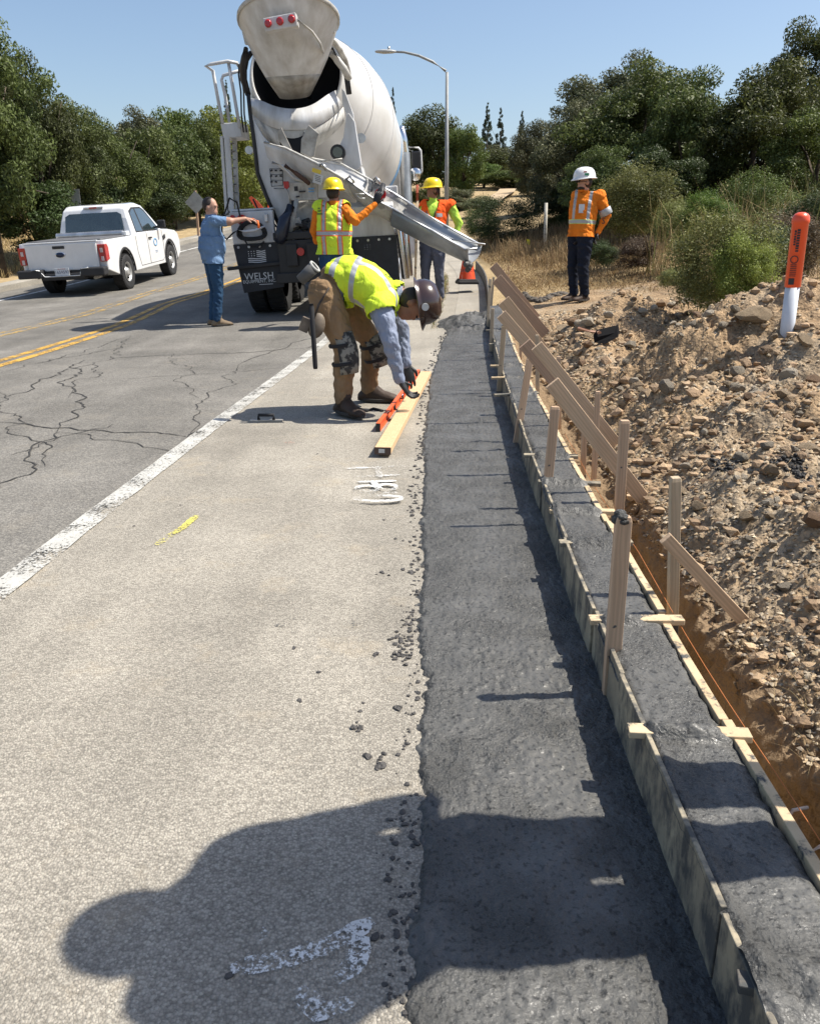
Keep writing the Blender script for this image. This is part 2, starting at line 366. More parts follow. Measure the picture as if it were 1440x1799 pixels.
def splat(name, wood, wood2, amt=.5, scale=14, cc=(.06, .063, .062), stretch=(1, 1, 1), soft=.03):
    """wood or painted board splashed with wet concrete"""
    m = mat(name, wood, .75, col2=wood2, vscale=7, bump=.0015, bscale=60, stretch=None)
    nt = m.node_tree; L = nt.links.new; b = nt.nodes['Principled BSDF']; src = nt.nodes['Texture Coordinate'].outputs['Object']
    mp = nd(nt, 'Mapping'); mp.inputs['Scale'].default_value = stretch; L(src, mp.inputs[0])
    n = nd(nt, 'TexNoise'); n.inputs['Scale'].default_value = scale; n.inputs['Detail'].default_value = 8; n.inputs['Roughness'].default_value = .68; L(mp.outputs[0], n.inputs['Vector'])
    mr = nd(nt, 'MapRange'); mr.inputs[1].default_value = 1-amt-soft; mr.inputs[2].default_value = 1-amt+soft; L(n.outputs[0], mr.inputs[0])
    old = b.inputs['Base Color'].links[0].from_socket
    mx = nd(nt, 'Mix', data_type='RGBA'); L(mr.outputs[0], mx.inputs[0]); L(old, mx.inputs[6]); mx.inputs[7].default_value = (*cc, 1); L(mx.outputs[2], b.inputs['Base Color'])
    return m
M_FORM = splat('splashed_form_board', (.40, .345, .24), (.25, .21, .15), .485, 13, cc=(.075, .074, .068), stretch=(1, 1, .55), soft=.075)
M_FORMB = splat('pale_form_board', (.60, .47, .30), (.45, .33, .19), .42, 24, soft=.05)
M_FORMD = splat('dirty_form_board', (.13, .115, .095), (.09, .08, .07), .5, 8)
def wood(name, c1, c2, sc=(40, 40, 2.0), spl=None):
    m = mat(name, c1, .7, col2=c2, vscale=1, bump=.0006, bscale=3, stretch=sc)
    nt = m.node_tree; L = nt.links.new; b = nt.nodes['Principled BSDF']; src = nt.nodes['Texture Coordinate'].outputs['Object']
    w = nd(nt, 'TexWave', wave_type='BANDS', bands_direction='X'); mp = nd(nt, 'Mapping'); mp.inputs['Scale'].default_value = (1, 1, .08)
    L(src, mp.inputs[0]); L(mp.outputs[0], w.inputs[0]); w.inputs['Scale'].default_value = 26; w.inputs['Distortion'].default_value = 9; w.inputs['Detail'].default_value = 3; w.inputs['Detail Scale'].default_value = 1.5
    old = b.inputs['Base Color'].links[0].from_socket
    mr = nd(nt, 'MapRange'); mr.inputs[3].default_value = .86; mr.inputs[4].default_value = 1.06; L(w.outputs[0], mr.inputs[0])
    mx = nd(nt, 'Mix', data_type='RGBA', blend_type='MULTIPLY'); mx.inputs[0].default_value = 1; L(old, mx.inputs[6]); L(mr.outputs[0], mx.inputs[7]); out = mx.outputs[2]
    if spl:
        n = nd(nt, 'TexNoise'); n.inputs['Scale'].default_value = 16; n.inputs['Detail'].default_value = 8; L(src, n.inputs['Vector'])
        m2 = nd(nt, 'MapRange'); m2.inputs[1].default_value = 1-spl; m2.inputs[2].default_value = 1.02-spl; L(n.outputs[0], m2.inputs[0])
        m3 = nd(nt, 'Mix', data_type='RGBA'); L(m2.outputs[0], m3.inputs[0]); L(out, m3.inputs[6]); m3.inputs[7].default_value = (.07, .07, .068, 1); out = m3.outputs[2]
    L(out, b.inputs['Base Color']); return m
M_WSTAKE = wood('stake_wood', (.60, .42, .28), (.48, .32, .20), spl=.38)
M_WSTAKE2 = wood('grey_stake_wood', (.56, .45, .31), (.42, .32, .21), spl=.38)
M_WBRACE = wood('brace_wood', (.64, .46, .30), (.53, .36, .22))
M_WBRACE2 = wood('red_brace_wood', (.50, .33, .22), (.39, .25, .16))
M_WNEW = wood('new_lumber', (.66, .46, .26), (.56, .37, .20))
M_WEND = mat('painted_board_end', (.10, .06, .045), .7)
def dirtmat():
    m = mat('dug_soil', (.41, .295, .18), .95, col2=(.25, .17, .10), vscale=2.6, bump=.02, bscale=45, spec=.15)
    nt = m.node_tree; L = nt.links.new; b = nt.nodes['Principled BSDF']; src = nt.nodes['Texture Coordinate'].outputs['Object']
    old = b.inputs['Base Color'].links[0].from_socket
    n = nd(nt, 'TexNoise'); n.inputs['Scale'].default_value = 1.1; n.inputs['Detail'].default_value = 6; n.inputs['Roughness'].default_value = .7; L(src, n.inputs['Vector'])
    mr = nd(nt, 'MapRange'); mr.inputs[1].default_value = .5; mr.inputs[2].default_value = .62; mr.inputs[4].default_value = .8; L(n.outputs[0], mr.inputs[0])
    mx = nd(nt, 'Mix', data_type='RGBA'); L(mr.outputs[0], mx.inputs[0]); L(old, mx.inputs[6]); mx.inputs[7].default_value = (.31, .255, .185, 1)
    v = nd(nt, 'TexVoronoi'); v.inputs['Scale'].default_value = 85; L(src, v.inputs['Vector']); sp = nd(nt, 'SeparateColor'); L(v.outputs['Color'], sp.inputs[0])
    m2 = nd(nt, 'MapRange'); m2.inputs[3].default_value = .62; m2.inputs[4].default_value = 1.3; L(sp.outputs[0], m2.inputs[0])
    m3 = nd(nt, 'Mix', data_type='RGBA', blend_type='MULTIPLY'); m3.inputs[0].default_value = 1; L(mx.outputs[2], m3.inputs[6]); L(m2.outputs[0], m3.inputs[7])
    # the raw steep cut is redder than the loose spoil
    ge = nd(nt, 'NewGeometry'); sx = nd(nt, 'SeparateXYZ'); L(src, sx.inputs[0])
    mz = nd(nt, 'MapRange'); mz.inputs[1].default_value = .17; mz.inputs[2].default_value = .05; L(sx.outputs[2], mz.inputs[0])
    m4 = nd(nt, 'Mix', data_type='RGBA'); L(mz.outputs[0], m4.inputs[0]); L(m3.outputs[2], m4.inputs[6]); m4.inputs[7].default_value = (.215, .15, .09, 1)
    L(m4.outputs[2], b.inputs['Base Color'])
    return m
M_DIRT = dirtmat()
def landmat():
    m = mat('dry_grass_ground', (.43, .33, .19), .95, col2=(.29, .215, .12), vscale=3, bump=.03, bscale=30, spec=.1)
    return m
M_LAND = landmat()
def worn(name, col, amt=.45, scale=60, rough=.6):
    """thin paint with chips and gaps where the road shows through"""
    m = mat(name, col, rough, var=.08, bump=.002, bscale=160); nt = m.node_tree; L = nt.links.new; b = nt.nodes['Principled BSDF']; o = nt.nodes['Material Output']; src = nt.nodes['Texture Coordinate'].outputs['Object']
    n = nd(nt, 'TexNoise'); n.inputs['Scale'].default_value = scale; n.inputs['Detail'].default_value = 6; n.inputs['Roughness'].default_value = .75; L(src, n.inputs['Vector'])
    n2 = nd(nt, 'TexNoise'); n2.inputs['Scale'].default_value = 5; n2.inputs['Detail'].default_value = 4; L(src, n2.inputs['Vector'])
    ma = nd(nt, 'Math', operation='MULTIPLY_ADD'); L(n2.outputs[0], ma.inputs[0]); ma.inputs[1].default_value = .5; L(n.outputs[0], ma.inputs[2])
    mr = nd(nt, 'MapRange'); mr.inputs[1].default_value = amt+.25; mr.inputs[2].default_value = amt+.30; mr.inputs[3].default_value = 1; mr.inputs[4].default_value = 0; L(ma.outputs[0], mr.inputs[0])
    t = nd(nt, 'BsdfTransparent'); mx = nd(nt, 'MixShader'); L(mr.outputs[0], mx.inputs[0]); L(t.outputs[0], mx.inputs[1]); L(b.outputs[0], mx.inputs[2]); L(mx.outputs[0], o.inputs[0])
    return m
# ------------------------------------------------------------------ ground sheets
def nonuni(lo, hi, n, c, k):
    t = np.linspace(-1, 1, n); s = np.sinh(t*k)/np.sinh(k)
    return np.where(s < 0, c+s*(c-lo), c+s*(hi-c))
gx = nonuni(-240, 240, 240, 0, 4.2); gy = np.concatenate([np.linspace(-8, 0, 5), .0+np.cumsum(np.geomspace(.3, 9, 150))]); gy = gy[gy < 420]
GX, GY = np.meshgrid(gx, gy)
inside = (1-ss(10.5, 12.5, GY))*ss(-10, -9, GX)
rd = ss(-11.2, -10.6, GX)*(1-ss(.9, 1.2, GX-kx(GY)))
GZ = zland(GX, GY)-.06-.25*inside*(GX > kx(GY)-.5) + .05*fbm(GX*.5, GY*.5, 4, 3)*ss(11, 14, GY)*(1-rd)-.02*rd
GZ = GZ + np.where(GX > 14, .05*(GX-14), 0)*ss(5, 40, GY)
land = gridmesh('ground', GX, GY, GZ, M_LAND); tag(land, 'dry grassy ground beside the road', kind='structure')
def tabpx(pts):
    q = sorted([(p.y, p.x) for p in [gat(x, y) for x, y in pts]]); a = np.array(q)
    def f(y):
        y = np.asarray(y, float); s0 = (a[1, 1]-a[0, 1])/(a[1, 0]-a[0, 0]); s1 = (a[-1, 1]-a[-2, 1])/(a[-1, 0]-a[-2, 0])
        r = np.interp(y, a[:, 0], a[:, 1]); r = np.where(y < a[0, 0], a[0, 1]+s0*(y-a[0, 0]), r)
        return np.where(y > a[-1, 0], a[-1, 1]+s1*(y-a[-1, 0]), r)
    return f
f_near = tabpx([(0, 638), (110, 605), (214, 571), (293, 534), (354, 516), (412, 495)])
f_far = tabpx([(0, 588), (153, 551), (263, 514), (354, 486), (407, 467)])
f_lwh = tabpx([(0, 528), (83, 509), (147, 494), (321, 441), (407, 418)])
ROADY = np.concatenate([np.arange(-4, 60, .3), np.arange(60, 160, 2)])
def f_led(y): return f_lwh(y)-1.15
wl = lambda y: float(kx(y))-1.95
road = strip('road', lambda y: float(f_led(y)), lambda y: wl(y)+.02 if y < 14 else float(kx(y))-.3, ROADY, M_ROAD, 0, 24); tag(road, 'grey cracked asphalt road', kind='structure')
sh = strip('road_shoulder', wl, lambda y: float(kx(y))+.0 if y > 11.7 else float(kx(y))-.38, np.arange(-4, 34, .3), M_SHOULDER, .006, 6); tag(sh, 'pale chip sealed shoulder', kind='structure')
og = strip('old_gutter', lambda y: float(kx(y))-.46, lambda y: float(kx(y))-.0, np.arange(11.2, 22, .3), M_OLDGUT, .012, 3); tag(og, 'old dusty concrete gutter', kind='structure')
# left kerb of the far side
mb = MB(); ys = np.arange(9, 70, .6); rings = []
for y in ys:
    x = float(f_led(y)); z = float(zroad(x, y)); rings.append([V((x, y, z-.05)), V((x, y, z+.13)), V((x-.16, y, z+.14)), V((x-.5, y, z+.12)), V((x-.5, y, z-.05))])
mb.loft(rings, smooth=False); k = mb.build('far_kerb', M_OLDGUT); tag(k, 'pale concrete kerb on the far side of the road', kind='structure')
M_WHITE = worn('worn_white_paint', (.50, .49, .45), .515, 70); M_WHITE2 = worn('white_paint', (.72, .72, .69), .55, 30)
M_YEL = worn('yellow_paint', (.62, .36, .06), .52, 40); M_YELF = worn('faded_yellow_paint', (.50, .33, .10), .45, 26)
yy = np.arange(-2, 9.8, .15)
tag(strip('edge_line', lambda y: wl(y)-.055+.006*float(vn(y*9, 3)), lambda y: wl(y)+.055+.006*float(vn(y*11, 8)), np.arange(-2, 30, .1), M_WHITE, .013, 3), 'worn white edge line', kind='structure')
for f, mm, nm in ((f_near, M_YEL, 'yellow_line'), (f_far, M_YELF, 'faded_yellow_line')):
    for off in (-.1, .1):
        tag(strip(nm, lambda y: float(f(y))+off-.055, lambda y: float(f(y))+off+.055, np.arange(5, 60, .3), mm, .005, 2), 'double yellow centre line', kind='structure')
tag(strip('far_edge_line', lambda y: float(f_lwh(y))-.06, lambda y: float(f_lwh(y))+.06, np.arange(6, 80, .3), M_WHITE2, .006, 2), 'white line on the far side', kind='structure')
# road patch of smoother asphalt and cracks
M_CRACK = mat('crack_tar', (.038, .036, .033), .9)
def crackline(p0, p1, w, wob, seed, mb):
    n = max(6, int((V(p1)-V(p0)).length/.05)); p0, p1 = V(p0), V(p1); d = (p1-p0); side = V((-d.y, d.x, 0)).normalized(); q = []
    for i in range(n+1):
        t = i/n; o = .6*wob*float(fbm(t*n*.12, seed*5.1, 4, seed, .6))*2*min(1, t*6, (1-t)*6)
        c = p0+d*t+side*o; ww = w*.75*(.4+1.0*abs(float(vn(t*n*.5, seed)))+.3)*min(1, .3+t*5, .3+(1-t)*5)
        q.append((c-side*ww/2, c+side*ww/2))
    vs = [];
    for a, b in q:
        for r in (a, b): vs.append((r.x, r.y, float(zroad(r.x, r.y))+.004))
    mb.add(vs, [(2*i, 2*i+1, 2*i+3, 2*i+2) for i in range(len(q)-1)])
mb = MB()
for i, (a, b, w, wb) in enumerate([((150, 632), (540, 612), .022, .12), ((0, 700), (160, 640), .02, .2), ((0, 742), (330, 768), .02, .12), ((150, 632), (100, 760), .02, .2), ((100, 760), (0, 860), .018, .2),
                                   ((230, 590), (120, 700), .012, .2), ((330, 768), (420, 640), .01, .2), ((200, 665), (395, 655), .01, .15), ((60, 640), (250, 600), .014, .1), ((0, 690), (80, 820), .012, .2), ((300, 620), (350, 700), .01, .2), ((395, 655), (540, 640), .012, .1), ((330, 768), (400, 740), .014, .08), ((0, 655), (230, 590), .012, .15), ((100, 760), (330, 800), .012, .15), ((540, 612), (575, 596), .02, .02), ((420, 640), (560, 585), .014, .08), ((20, 800), (200, 745), .01, .15)]):
    crackline(gat(*a), gat(*b), w, wb, i+1, mb)
for i, y in enumerate((4.1, 6.2, 8.4)):   # cracks across the shoulder joint line
    crackline((wl(y)+.06, y, 0), (wl(y)+.9, y+.1, 0), .004, .1, 40+i, mb)
crackline((wl(2)+.07, 2, 0), (wl(9.5)+.07, 9.5, 0), .010, .02, 50, mb)
crackline((float(kx(12))-.75, 11.5, 0), (float(kx(20))-.75, 20, 0), .02, .04, 51, mb)
vs = mb; o = mb.build('road_cracks', M_CRACK, fix=False); tag(o, 'network of dark cracks in the asphalt', kind='structure')
# spray paint marks
def ribbon(pts, w, mb, z=.012, wob=.004):
    ps = [gat(x, y) for x, y in pts]; out = []
    for a, b in zip(ps[:-1], ps[1:]):
        n = max(2, int((b-a).length/.01))
        out += [a+(b-a)*i/n for i in range(n)]
    out.append(ps[-1]); vs = []
    for i, p in enumerate(out):
        d = out[min(i+1, len(out)-1)]-out[max(0, i-1)]; s_ = V((-d.y, d.x, 0)).normalized()
        for sg in (-1, 1):
            q = p+s_*sg*(w/2+wob*float(vn(i*.9, sg*9)))*min(1, .5+i*.2, .5+(len(out)-1-i)*.2); vs.append((q.x, q.y, float(zroad(q.x, q.y))+z))
    mb.add(vs, [(2*i, 2*i+1, 2*i+3, 2*i+2) for i in range(len(out)-1)])
def marks(name, strokes, w, m, label):
    mb = MB()
    for i, st in enumerate(strokes): ribbon(st, w, mb, .011+.0015*i)
    o = mb.build(name, m, fix=False); tag(o, label, kind='structure'); return o
def elp(cx, cy, rx, ry, n=14, a0=0, a1=6.283): return [(cx+rx*math.cos(a0+(a1-a0)*i/n), cy+ry*math.sin(a0+(a1-a0)*i/n)) for i in range(n+1)]
M_SPW = worn('sprayed_white', (.68, .68, .66), .452, 120, .9); M_SPW2 = worn('faint_sprayed_white', (.55, .54, .5), .26, 90, .9)
marks('white_spray_mark', [[(606, 826), (712, 822)], [(626, 841), (702, 838)], [(626, 851), (696, 849)], [(662, 824), (668, 843)], [(655, 850), (662, 862)], elp(645, 864, 18, 5), elp(680, 862, 16, 5), [(628, 874), (700, 872)], elp(665, 883, 42, 5)], .032, M_SPW, 'white sprayed digits on the shoulder')
marks('white_spray_mark', [[(405, 1712), (500, 1694), (590, 1665), (655, 1625)], [(640, 1655), (625, 1700), (590, 1735)], [(525, 1748), (560, 1790), (620, 1770)], [(450, 1662), (470, 1645)]], .038, M_SPW, 'white sprayed arrow on the shoulder')
marks('faint_spray_mark', [[(585, 1005), (640, 1000)], [(600, 1030), (650, 1022)], [(500, 1018), (560, 1000), (640, 990)], [(590, 1055), (640, 1050)], [(470, 1060), (640, 1045)]], .03, M_SPW2, 'faint white spray on the shoulder')
marks('yellow_spray_mark', [[(275, 962), (300, 944), (320, 932), (346, 909)]], .034, worn('sprayed_yellow', (.60, .54, .12), .47, 110, .9), 'short yellow sprayed dash')
marks('red_spray_mark', [[(486, 777), (520, 781)], [(702, 634), (746, 631)], [(705, 872), (740, 868)]], .05, worn('sprayed_red', (.62, .2, .14), .30, 110, .9), 'faint red sprayed dashes')
marks('green_spray_mark', [[(528, 603), (545, 596)]], .08, worn('sprayed_green', (.05, .4, .25), .3, 110, .9), 'green sprayed fleck')
mb = MB()
for st in ([(480, 1105), (560, 1085), (640, 1080), (690, 1078)], [(580, 1095), (620, 1100), (650, 1092)]): ribbon(st, .05, mb, .0115)
tag(mb.build('oil_stain', worn('oil_stain', (.12, .115, .105), .33, 60, .7), fix=False), 'dark smear on the shoulder', kind='structure')
# ------------------------------------------------------------------ fresh gutter and kerb
def eoff(y): return np.interp(y, [0, 2, 3.5, 5.4, 7.5, 9.5, 11, 12], [-.49, -.495, -.525, -.585, -.62, -.56, -.50, -.40])
ys = np.geomspace(.55, 11.75, 880); T = np.linspace(0, 1, 150)[None, :]
Yg = np.repeat(ys[:, None], 150, 1); e = (kx(ys)+eoff(ys)-.06)[:, None]; r = (kx(ys)+.004)[:, None]
Xg = e+(r-e)*T; d = Xg-e-.06+.028*fbm(Yg*2.1, Yg*0, 4, 3)+.02*fbm(Xg*22, Yg*22, 3, 12)+.012*fbm(Xg*60, Yg*60, 2, 13)
lump = np.clip(fbm(Xg*55, Yg*55, 3, 71), 0, 1)
Zg = zroad(Xg, Yg)-.004+.022*ss(-.006, .03, d)+.006*fbm(Xg*14, Yg*14, 4, 17)*ss(0, .05, d)+.0045*fbm(Xg*70, Yg*70, 3, 19)*ss(0, .03, d)
pat = ss(.02, .25, fbm(Xg*3.1, Yg*3.1, 3, 29)); Zg = Zg+.008*lump*pat*ss(0, .03, d)+.012*lump*(1-ss(.0, .06, d))*ss(-.01, .01, d)
Zg = Zg+.09*ss(9.9, 10.6, Yg)*(1-ss(11.2, 11.7, Yg))*ss(0, .18, d)*(.8+fbm(Xg*9, Yg*9, 3, 88))
g = gridmesh('fresh_gutter', Xg, Yg, Zg, M_CONC); tag(g, 'strip of wet dark grey concrete gutter', kind='structure')
KW0, KW1 = .013, .172
ys = np.geomspace(.5, 11.5, 800); T = np.linspace(0, 1, 48)[None, :]; Yk = np.repeat(ys[:, None], 48, 1); Xk = (kx(ys)+KW0-.016)[:, None]+(KW1-KW0+.034)*T
edge = np.minimum(T, 1-T)
CROSS = [(1235, 1708, 1440, 1738), (1103, 1277, 1318, 1288), (1035, 1084, 1200, 1086), (982, 950, 1110, 950), (965, 893, 1080, 897), (945, 843, 1055, 848), (920, 797, 1015, 800), (868, 692, 946, 689), (863, 662, 936, 661), (861, 641, 928, 641), (859, 603, 905, 603), (853, 579, 899, 578)]
cr = []
for (x0, y0, x1, y1) in CROSS:
    a = gat(x0, y0, zroad, .165); b = gat(x1, y1, zroad, .165); cr.append((a, b))
cover = sum(.0165*np.exp(-((Yk-((a.y+b.y)/2+(T-.5)*(b.y-a.y)-.002))/(.024*w**.7))**4) for (a, b), w in zip(cr, [2.6, .9, 1.0, 1.7, .9, 1, 1, 1.5, .9, 1.2, 1.5, 1.5]))
ov = .009*fbm(Yk*4.3, Xk*0+edge*2+(T > .5)*9, 4, 33)+.004*fbm(Yk*25, Xk*25, 3, 34)
Zk = zroad(Xk, Yk)+.155+ov*(1-ss(.08, .22, edge))*2.6-.010*(1-ss(.0, .12, edge))+.0025*fbm(Xk*12, Yk*12, 4, 7)+.004*fbm(Xk*60, Yk*60, 3, 8)+cover*(1.55-ss(.5, .8, T)*((Yk > 1.6) & (Yk < 2.4))*1.3)*(.85+.9*fbm(Xk*24, Yk*24, 3, 9))-.004*(1-ss(0, .1, edge))
kt = gridmesh('fresh_kerb', Xk, Yk, Zk, M_CONC); tag(kt, 'raised kerb of wet dark concrete between form boards', kind='structure')
# form boards
ALLF = []
def formboard(y0, y1, o0, o1, z0, z1, m, nm, lab, group, jit=0.0, skew=0):
    n = max(4, int((y1-y0)/.12)); rings = []
    for i in range(n+1):
        y = y0+(y1-y0)*i/n; x = float(kx(y)); z = float(zroad(x, y)); w = .003*float(vn(y*5, 3, 5))
        rings.append([V((x+o0+jit+w+skew*i/n, y, z+z0)), V((x+o1+jit+w+skew*i/n, y, z+z0)), V((x+o1+jit+w+skew*i/n, y, z+z1)), V((x+o0+jit+w+skew*i/n, y, z+z1+w))])
    mb = MB(); mb.loft(rings, smooth=False); o = mb.build(nm, m, bevel=.002)
    tag(o, lab, 'form board', group); return o
brk = [.5, 1.02, 1.76, 2.12, 2.72, 3.45, 4.4, 5.6, 7.0, 8.6, 10.2, 11.8]
fl = ['splashed street side form board below the front left bottom corner, nearest', 'pale splashed street side form board between the two nearest spreaders', 'street side form board behind the tallest near stake', 'dark smeared street side form board with the second near stake', 'street side form board just past the concrete covered spreader', 'street side form board by the third stake', 'street side form board beside the loose lumber', 'street side form board where the pale wood ends', 'street side form board level with the worker in brown trousers', 'street side form board near the concrete pile', 'farthest street side form board at the concrete pile']
for i in range(11):
    formboard(brk[i]+.004, brk[i+1]-.004, 0-.0, KW0-.002, -.01, .158+.004*(i % 2), M_FORM if i < 9 else M_FORMD, 'form_board', fl[i], 'street side form boards of the new kerb', jit=[-.003, -.003, .002, -.004, .004, -.002, .003, 0, .002, 0, 0][i])
brb = [.5, 1.56, 2.1, 2.9, 3.9, 5.2, 6.8, 8.8, 11.6]
bl = ['pale wooden dirt side form board nearest the camera', 'pale dirt side form board behind the nearest spreader', 'pale dirt side form board beside the bigger near stake', 'pale dirt side form board beside the second stake pair', 'dirt side form board under the long brace', 'dirt side form board beside the double brace', 'dirt side form board past the overlapping braces', 'farthest dirt side form board under the red braces']
for i in range(8): formboard(brb[i]+.003, brb[i+1]-.003, KW1+.002, KW1+.024, -.1, .16-.003*(i % 2), M_FORMB, 'form_board', bl[i], 'dirt side form boards of the new kerb', jit=[.004, 0, .006, 0, .003, 0, 0, 0][i])
formboard(11.9, 19.5, .01, .035, -.05, .20, M_FORMD, 'form_board', 'dark bent form board running on past the concrete pile behind the cone', 'street side form boards of the new kerb')
# spreaders across the kerb
cl = ['concrete buried spreader board at the bottom right corner', 'pale spreader board across the kerb, nearest clean one', 'spreader board beside the bigger near stake', 'spreader board caked with concrete behind the tall capped stake', 'pale spreader board behind the second stake pair', 'smeared spreader board with a lump of concrete on its right end', 'thin spreader board by the second stake on the street side', 'dark spreader board at the third street side stake', 'short pale spreader board just past the dark one', 'pale ended spreader board under the overlapping braces', 'distant spreader board near the concrete pile', 'farthest spreader board by the concrete pile']
for i, ((a, b), lab) in enumerate(zip(cr, cl)):
    w = .038 if i not in (0,) else .03; th = .016
    if i == 0: a = a+V((.05, 0, -.008)); b = b+V((0, 0, -.01))
    mb = MB(); d = (b-a); mb.bar(a+V((0, 0, -.009)), b+V((0, 0, -.006)), w, th)
    o = mb.build('spreader_board', M_FORMB if i in (1, 2, 4, 8, 9) else (M_FORMD if i == 0 else M_FORM), bevel=.002); tag(o, lab, 'spreader board', 'spreader boards nailed across the kerb forms')
# stakes
def stake(pt, pb, Y, w, t, m, lab, grp, zb=None, dz=-.25, dy=0):
    """square stake from its point in the ground up to its top"""
    a = at(pb[0], pb[1], Y); b = at(pt[0], pt[1], Y+dy); d = (b-a).normalized(); L_ = (b-a).length; e_ = empty_like = None
    n = 8; up = V((0, 1, 0)); s_, q_ = frame(d, up); mb = MB(); L0 = -.12
    prof = [(L0-.12, .12), (L0, 1), (L_-.012, 1), (L_, .86)]
    rings = []
    for h, k_ in prof: rings.append([V((sx*w/2*k_, sy*t/2*k_, h)) for sx, sy in ((-1, -1), (1, -1), (1, 1), (-1, 1))])
    mb.loft(rings, smooth=False)
    M = Matrix((s_, d.cross(s_)*1, d)).transposed().to_4x4(); M.translation = a
    o = mb.build('stake', m, bevel=.002); o.matrix_world = M
    return tag(o, lab, 'stake', grp)
def yg(px, py, dz=0): return gat(px, py, zroad, dz).y
GF = 'stakes on the street side of the kerb'; GBk = 'stakes on the dirt side of the kerb'
FS = [((1095, 907), (1070, 1228), .050, 'tallest looking near stake, top capped with wet concrete, street side'), ((975, 714), (957, 900), .050, 'second nearest stake on the street side, standing in the gutter edge'), ((931, 629), (906, 782), .05, 'third nearest street side stake, leaning over the kerb'),
      ((885, 571), (876, 690), .048, 'fourth nearest street side stake'), ((865, 541), (862, 620), .045, 'fifth street side stake, thin and pale'), ((861, 489), (856, 582), .045, 'sixth street side stake near the concrete pile'), ((867, 486), (861, 552), .04, 'farthest street side stake touching a leaning brace')]
STK = []
for i, (t_, b_, w, lab) in enumerate(FS):
    Y = yg(*b_)-.005; STK.append(stake(t_, b_, Y, w*.78, .024, M_WSTAKE if i < 3 else M_WSTAKE2, lab, GF, dy=[0, .02, .05, .03, .02, .05, .02][i]))
mbc = MB(); pt_ = at(1096, 907, yg(1070, 1228))
for q in range(6): mbc.ell(pt_+V((random.uniform(-.018, .018), random.uniform(-.01, .01), random.uniform(-.012, .008))), (.016, .014, .010), n=8, k=5)
lump_ = mbc.build('concrete_cap', M_CONC); lump_.parent = STK[0]; lump_.matrix_parent_inverse = STK[0].matrix_world.inverted()
BSS = [((1186, 838), (1181, 1078), .036, .036, 'stout grey stake beside the shortest brace, dirt side, nearest'), ((1097, 738), (1086, 910), .046, .034, 'dirt side stake crossing in front of the long brace'), ((1050, 687), (1043, 833), .03, .026, 'dirt side stake behind the long brace'), ((1026, 755), (1024, 826), .03, .026, 'short dirt side stake under the long brace'),
       ((981, 626), (982, 747), .03, .026, 'dirt side stake standing against the inner brace'), ((943, 588), (944, 698), .032, .026, 'dirt side stake with a flat top behind the overlapping braces'), ((914, 561), (914, 640), .03, .026, 'dirt side stake crossing the paired braces'),
       ((902, 521), (902, 570), .028, .024, 'thin far dirt side stake, right one of two'), ((892, 515), (893, 566), .028, .024, 'thin far dirt side stake, left one of two'), ((887, 495), (889, 530), .026, .022, 'small far stake under the red braces'), ((893, 467), (893, 497), .022, .02, 'far thin stake behind the topmost brace, taller'), ((885, 472), (887, 492), .022, .02, 'far thin stake behind the topmost brace, shorter')]
for i, (t_, b_, w, t2, lab) in enumerate(BSS):
    if i < 10: Y = yg(b_[0], b_[1], .08)-.02
    else: Y = gat(b_[0], b_[1], lambda x, y: zdirt(x, y, False)).y
    STK.append(stake(t_, b_, Y, w*.8, t2*.8, M_WSTAKE2 if i in (0, 5) else M_WSTAKE, lab, GBk))
# braces: boards kicked out from the stakes down into the dirt, each face on to the camera
BR = [((1168, 945), (1328, 1115), 2.10, .036, M_WBRACE, 'short brace board with clear grain leaning from the nearest dirt side stake'), ((969, 672), (1147, 900), 3.26, .062, M_WBRACE, 'longest looking brace board, its top end over the kerb beside the second stake'), ((942, 607), (1098, 800), 4.05, .062, M_WBRACE, 'brace board right of the long one with its lower end buried in dirt'),
      ((921, 603), (1000, 700), 4.55, .075, M_WBRACE2, 'brace board mostly hidden behind the long brace'), ((880, 552), (985, 672), 5.3, .07, M_WBRACE, 'brace board lying left of the overlapping pair'), ((884, 528), (945, 605), 6.4, .10, M_WBRACE, 'wide pale brace board behind the paired braces'),
      ((872, 489), (951, 580), 8.2, .11, M_WBRACE2, 'lower one of the two reddish far braces'), ((866, 466), (936, 552), 9.3, .10, M_WBRACE2, 'upper one of the two reddish far braces')]
for i, (a_, b_, Y, w, m, lab) in enumerate(BR):
    a = at(*a_, Y); b = at(*b_, Y+.05); zz = float(zdirt(b.x, b.y)); d = (b-a).normalized(); s_, q_ = frame(d, (0, 1, 0)); L_ = (b-a).length+.06
    mb = MB(); mb.box((0, 0, L_/2), (w, .019, L_)); M = Matrix((s_, d.cross(s_), d)).transposed().to_4x4(); M.translation = a
    o = mb.build('brace_board', m, bevel=.002); o.matrix_world = M
    tag(o, lab, 'brace board', 'brace boards leaning from the stakes into the dirt')
# string line and bent wires
pts = []
for y in np.linspace(.6, 4.4, 26): pts.append(V((float(kx(y))+KW1+.055+.004*math.sin(y*3), y, float(zroad(1, y))+.158-.012*math.sin((y % 1.3)/1.3*math.pi))))
tag(MB().tube(pts, .0011, 5).build('string_line', mat('orange_string', (.50, .17, .05), .8, var=.02)), 'taut orange string line along the dirt side form board', 'string line')
mw_ = mat('pale_wire', (.62, .50, .40), .6)
for pts_, lab in (([(1383, 1440, 1.30), (1392, 1424, 1.3), (1418, 1419, 1.32)], 'upper one of two bent pale wires in the trench edge'), ([(1412, 1503, 1.2), (1440, 1488, 1.2), (1462, 1478, 1.2)], 'lower one of two bent pale wires in the trench edge')):
    tag(MB().tube([at(*p) for p in pts_], .0035, 6).build('bent_wire', mw_), lab, 'wire', 'bent wires in the trench')
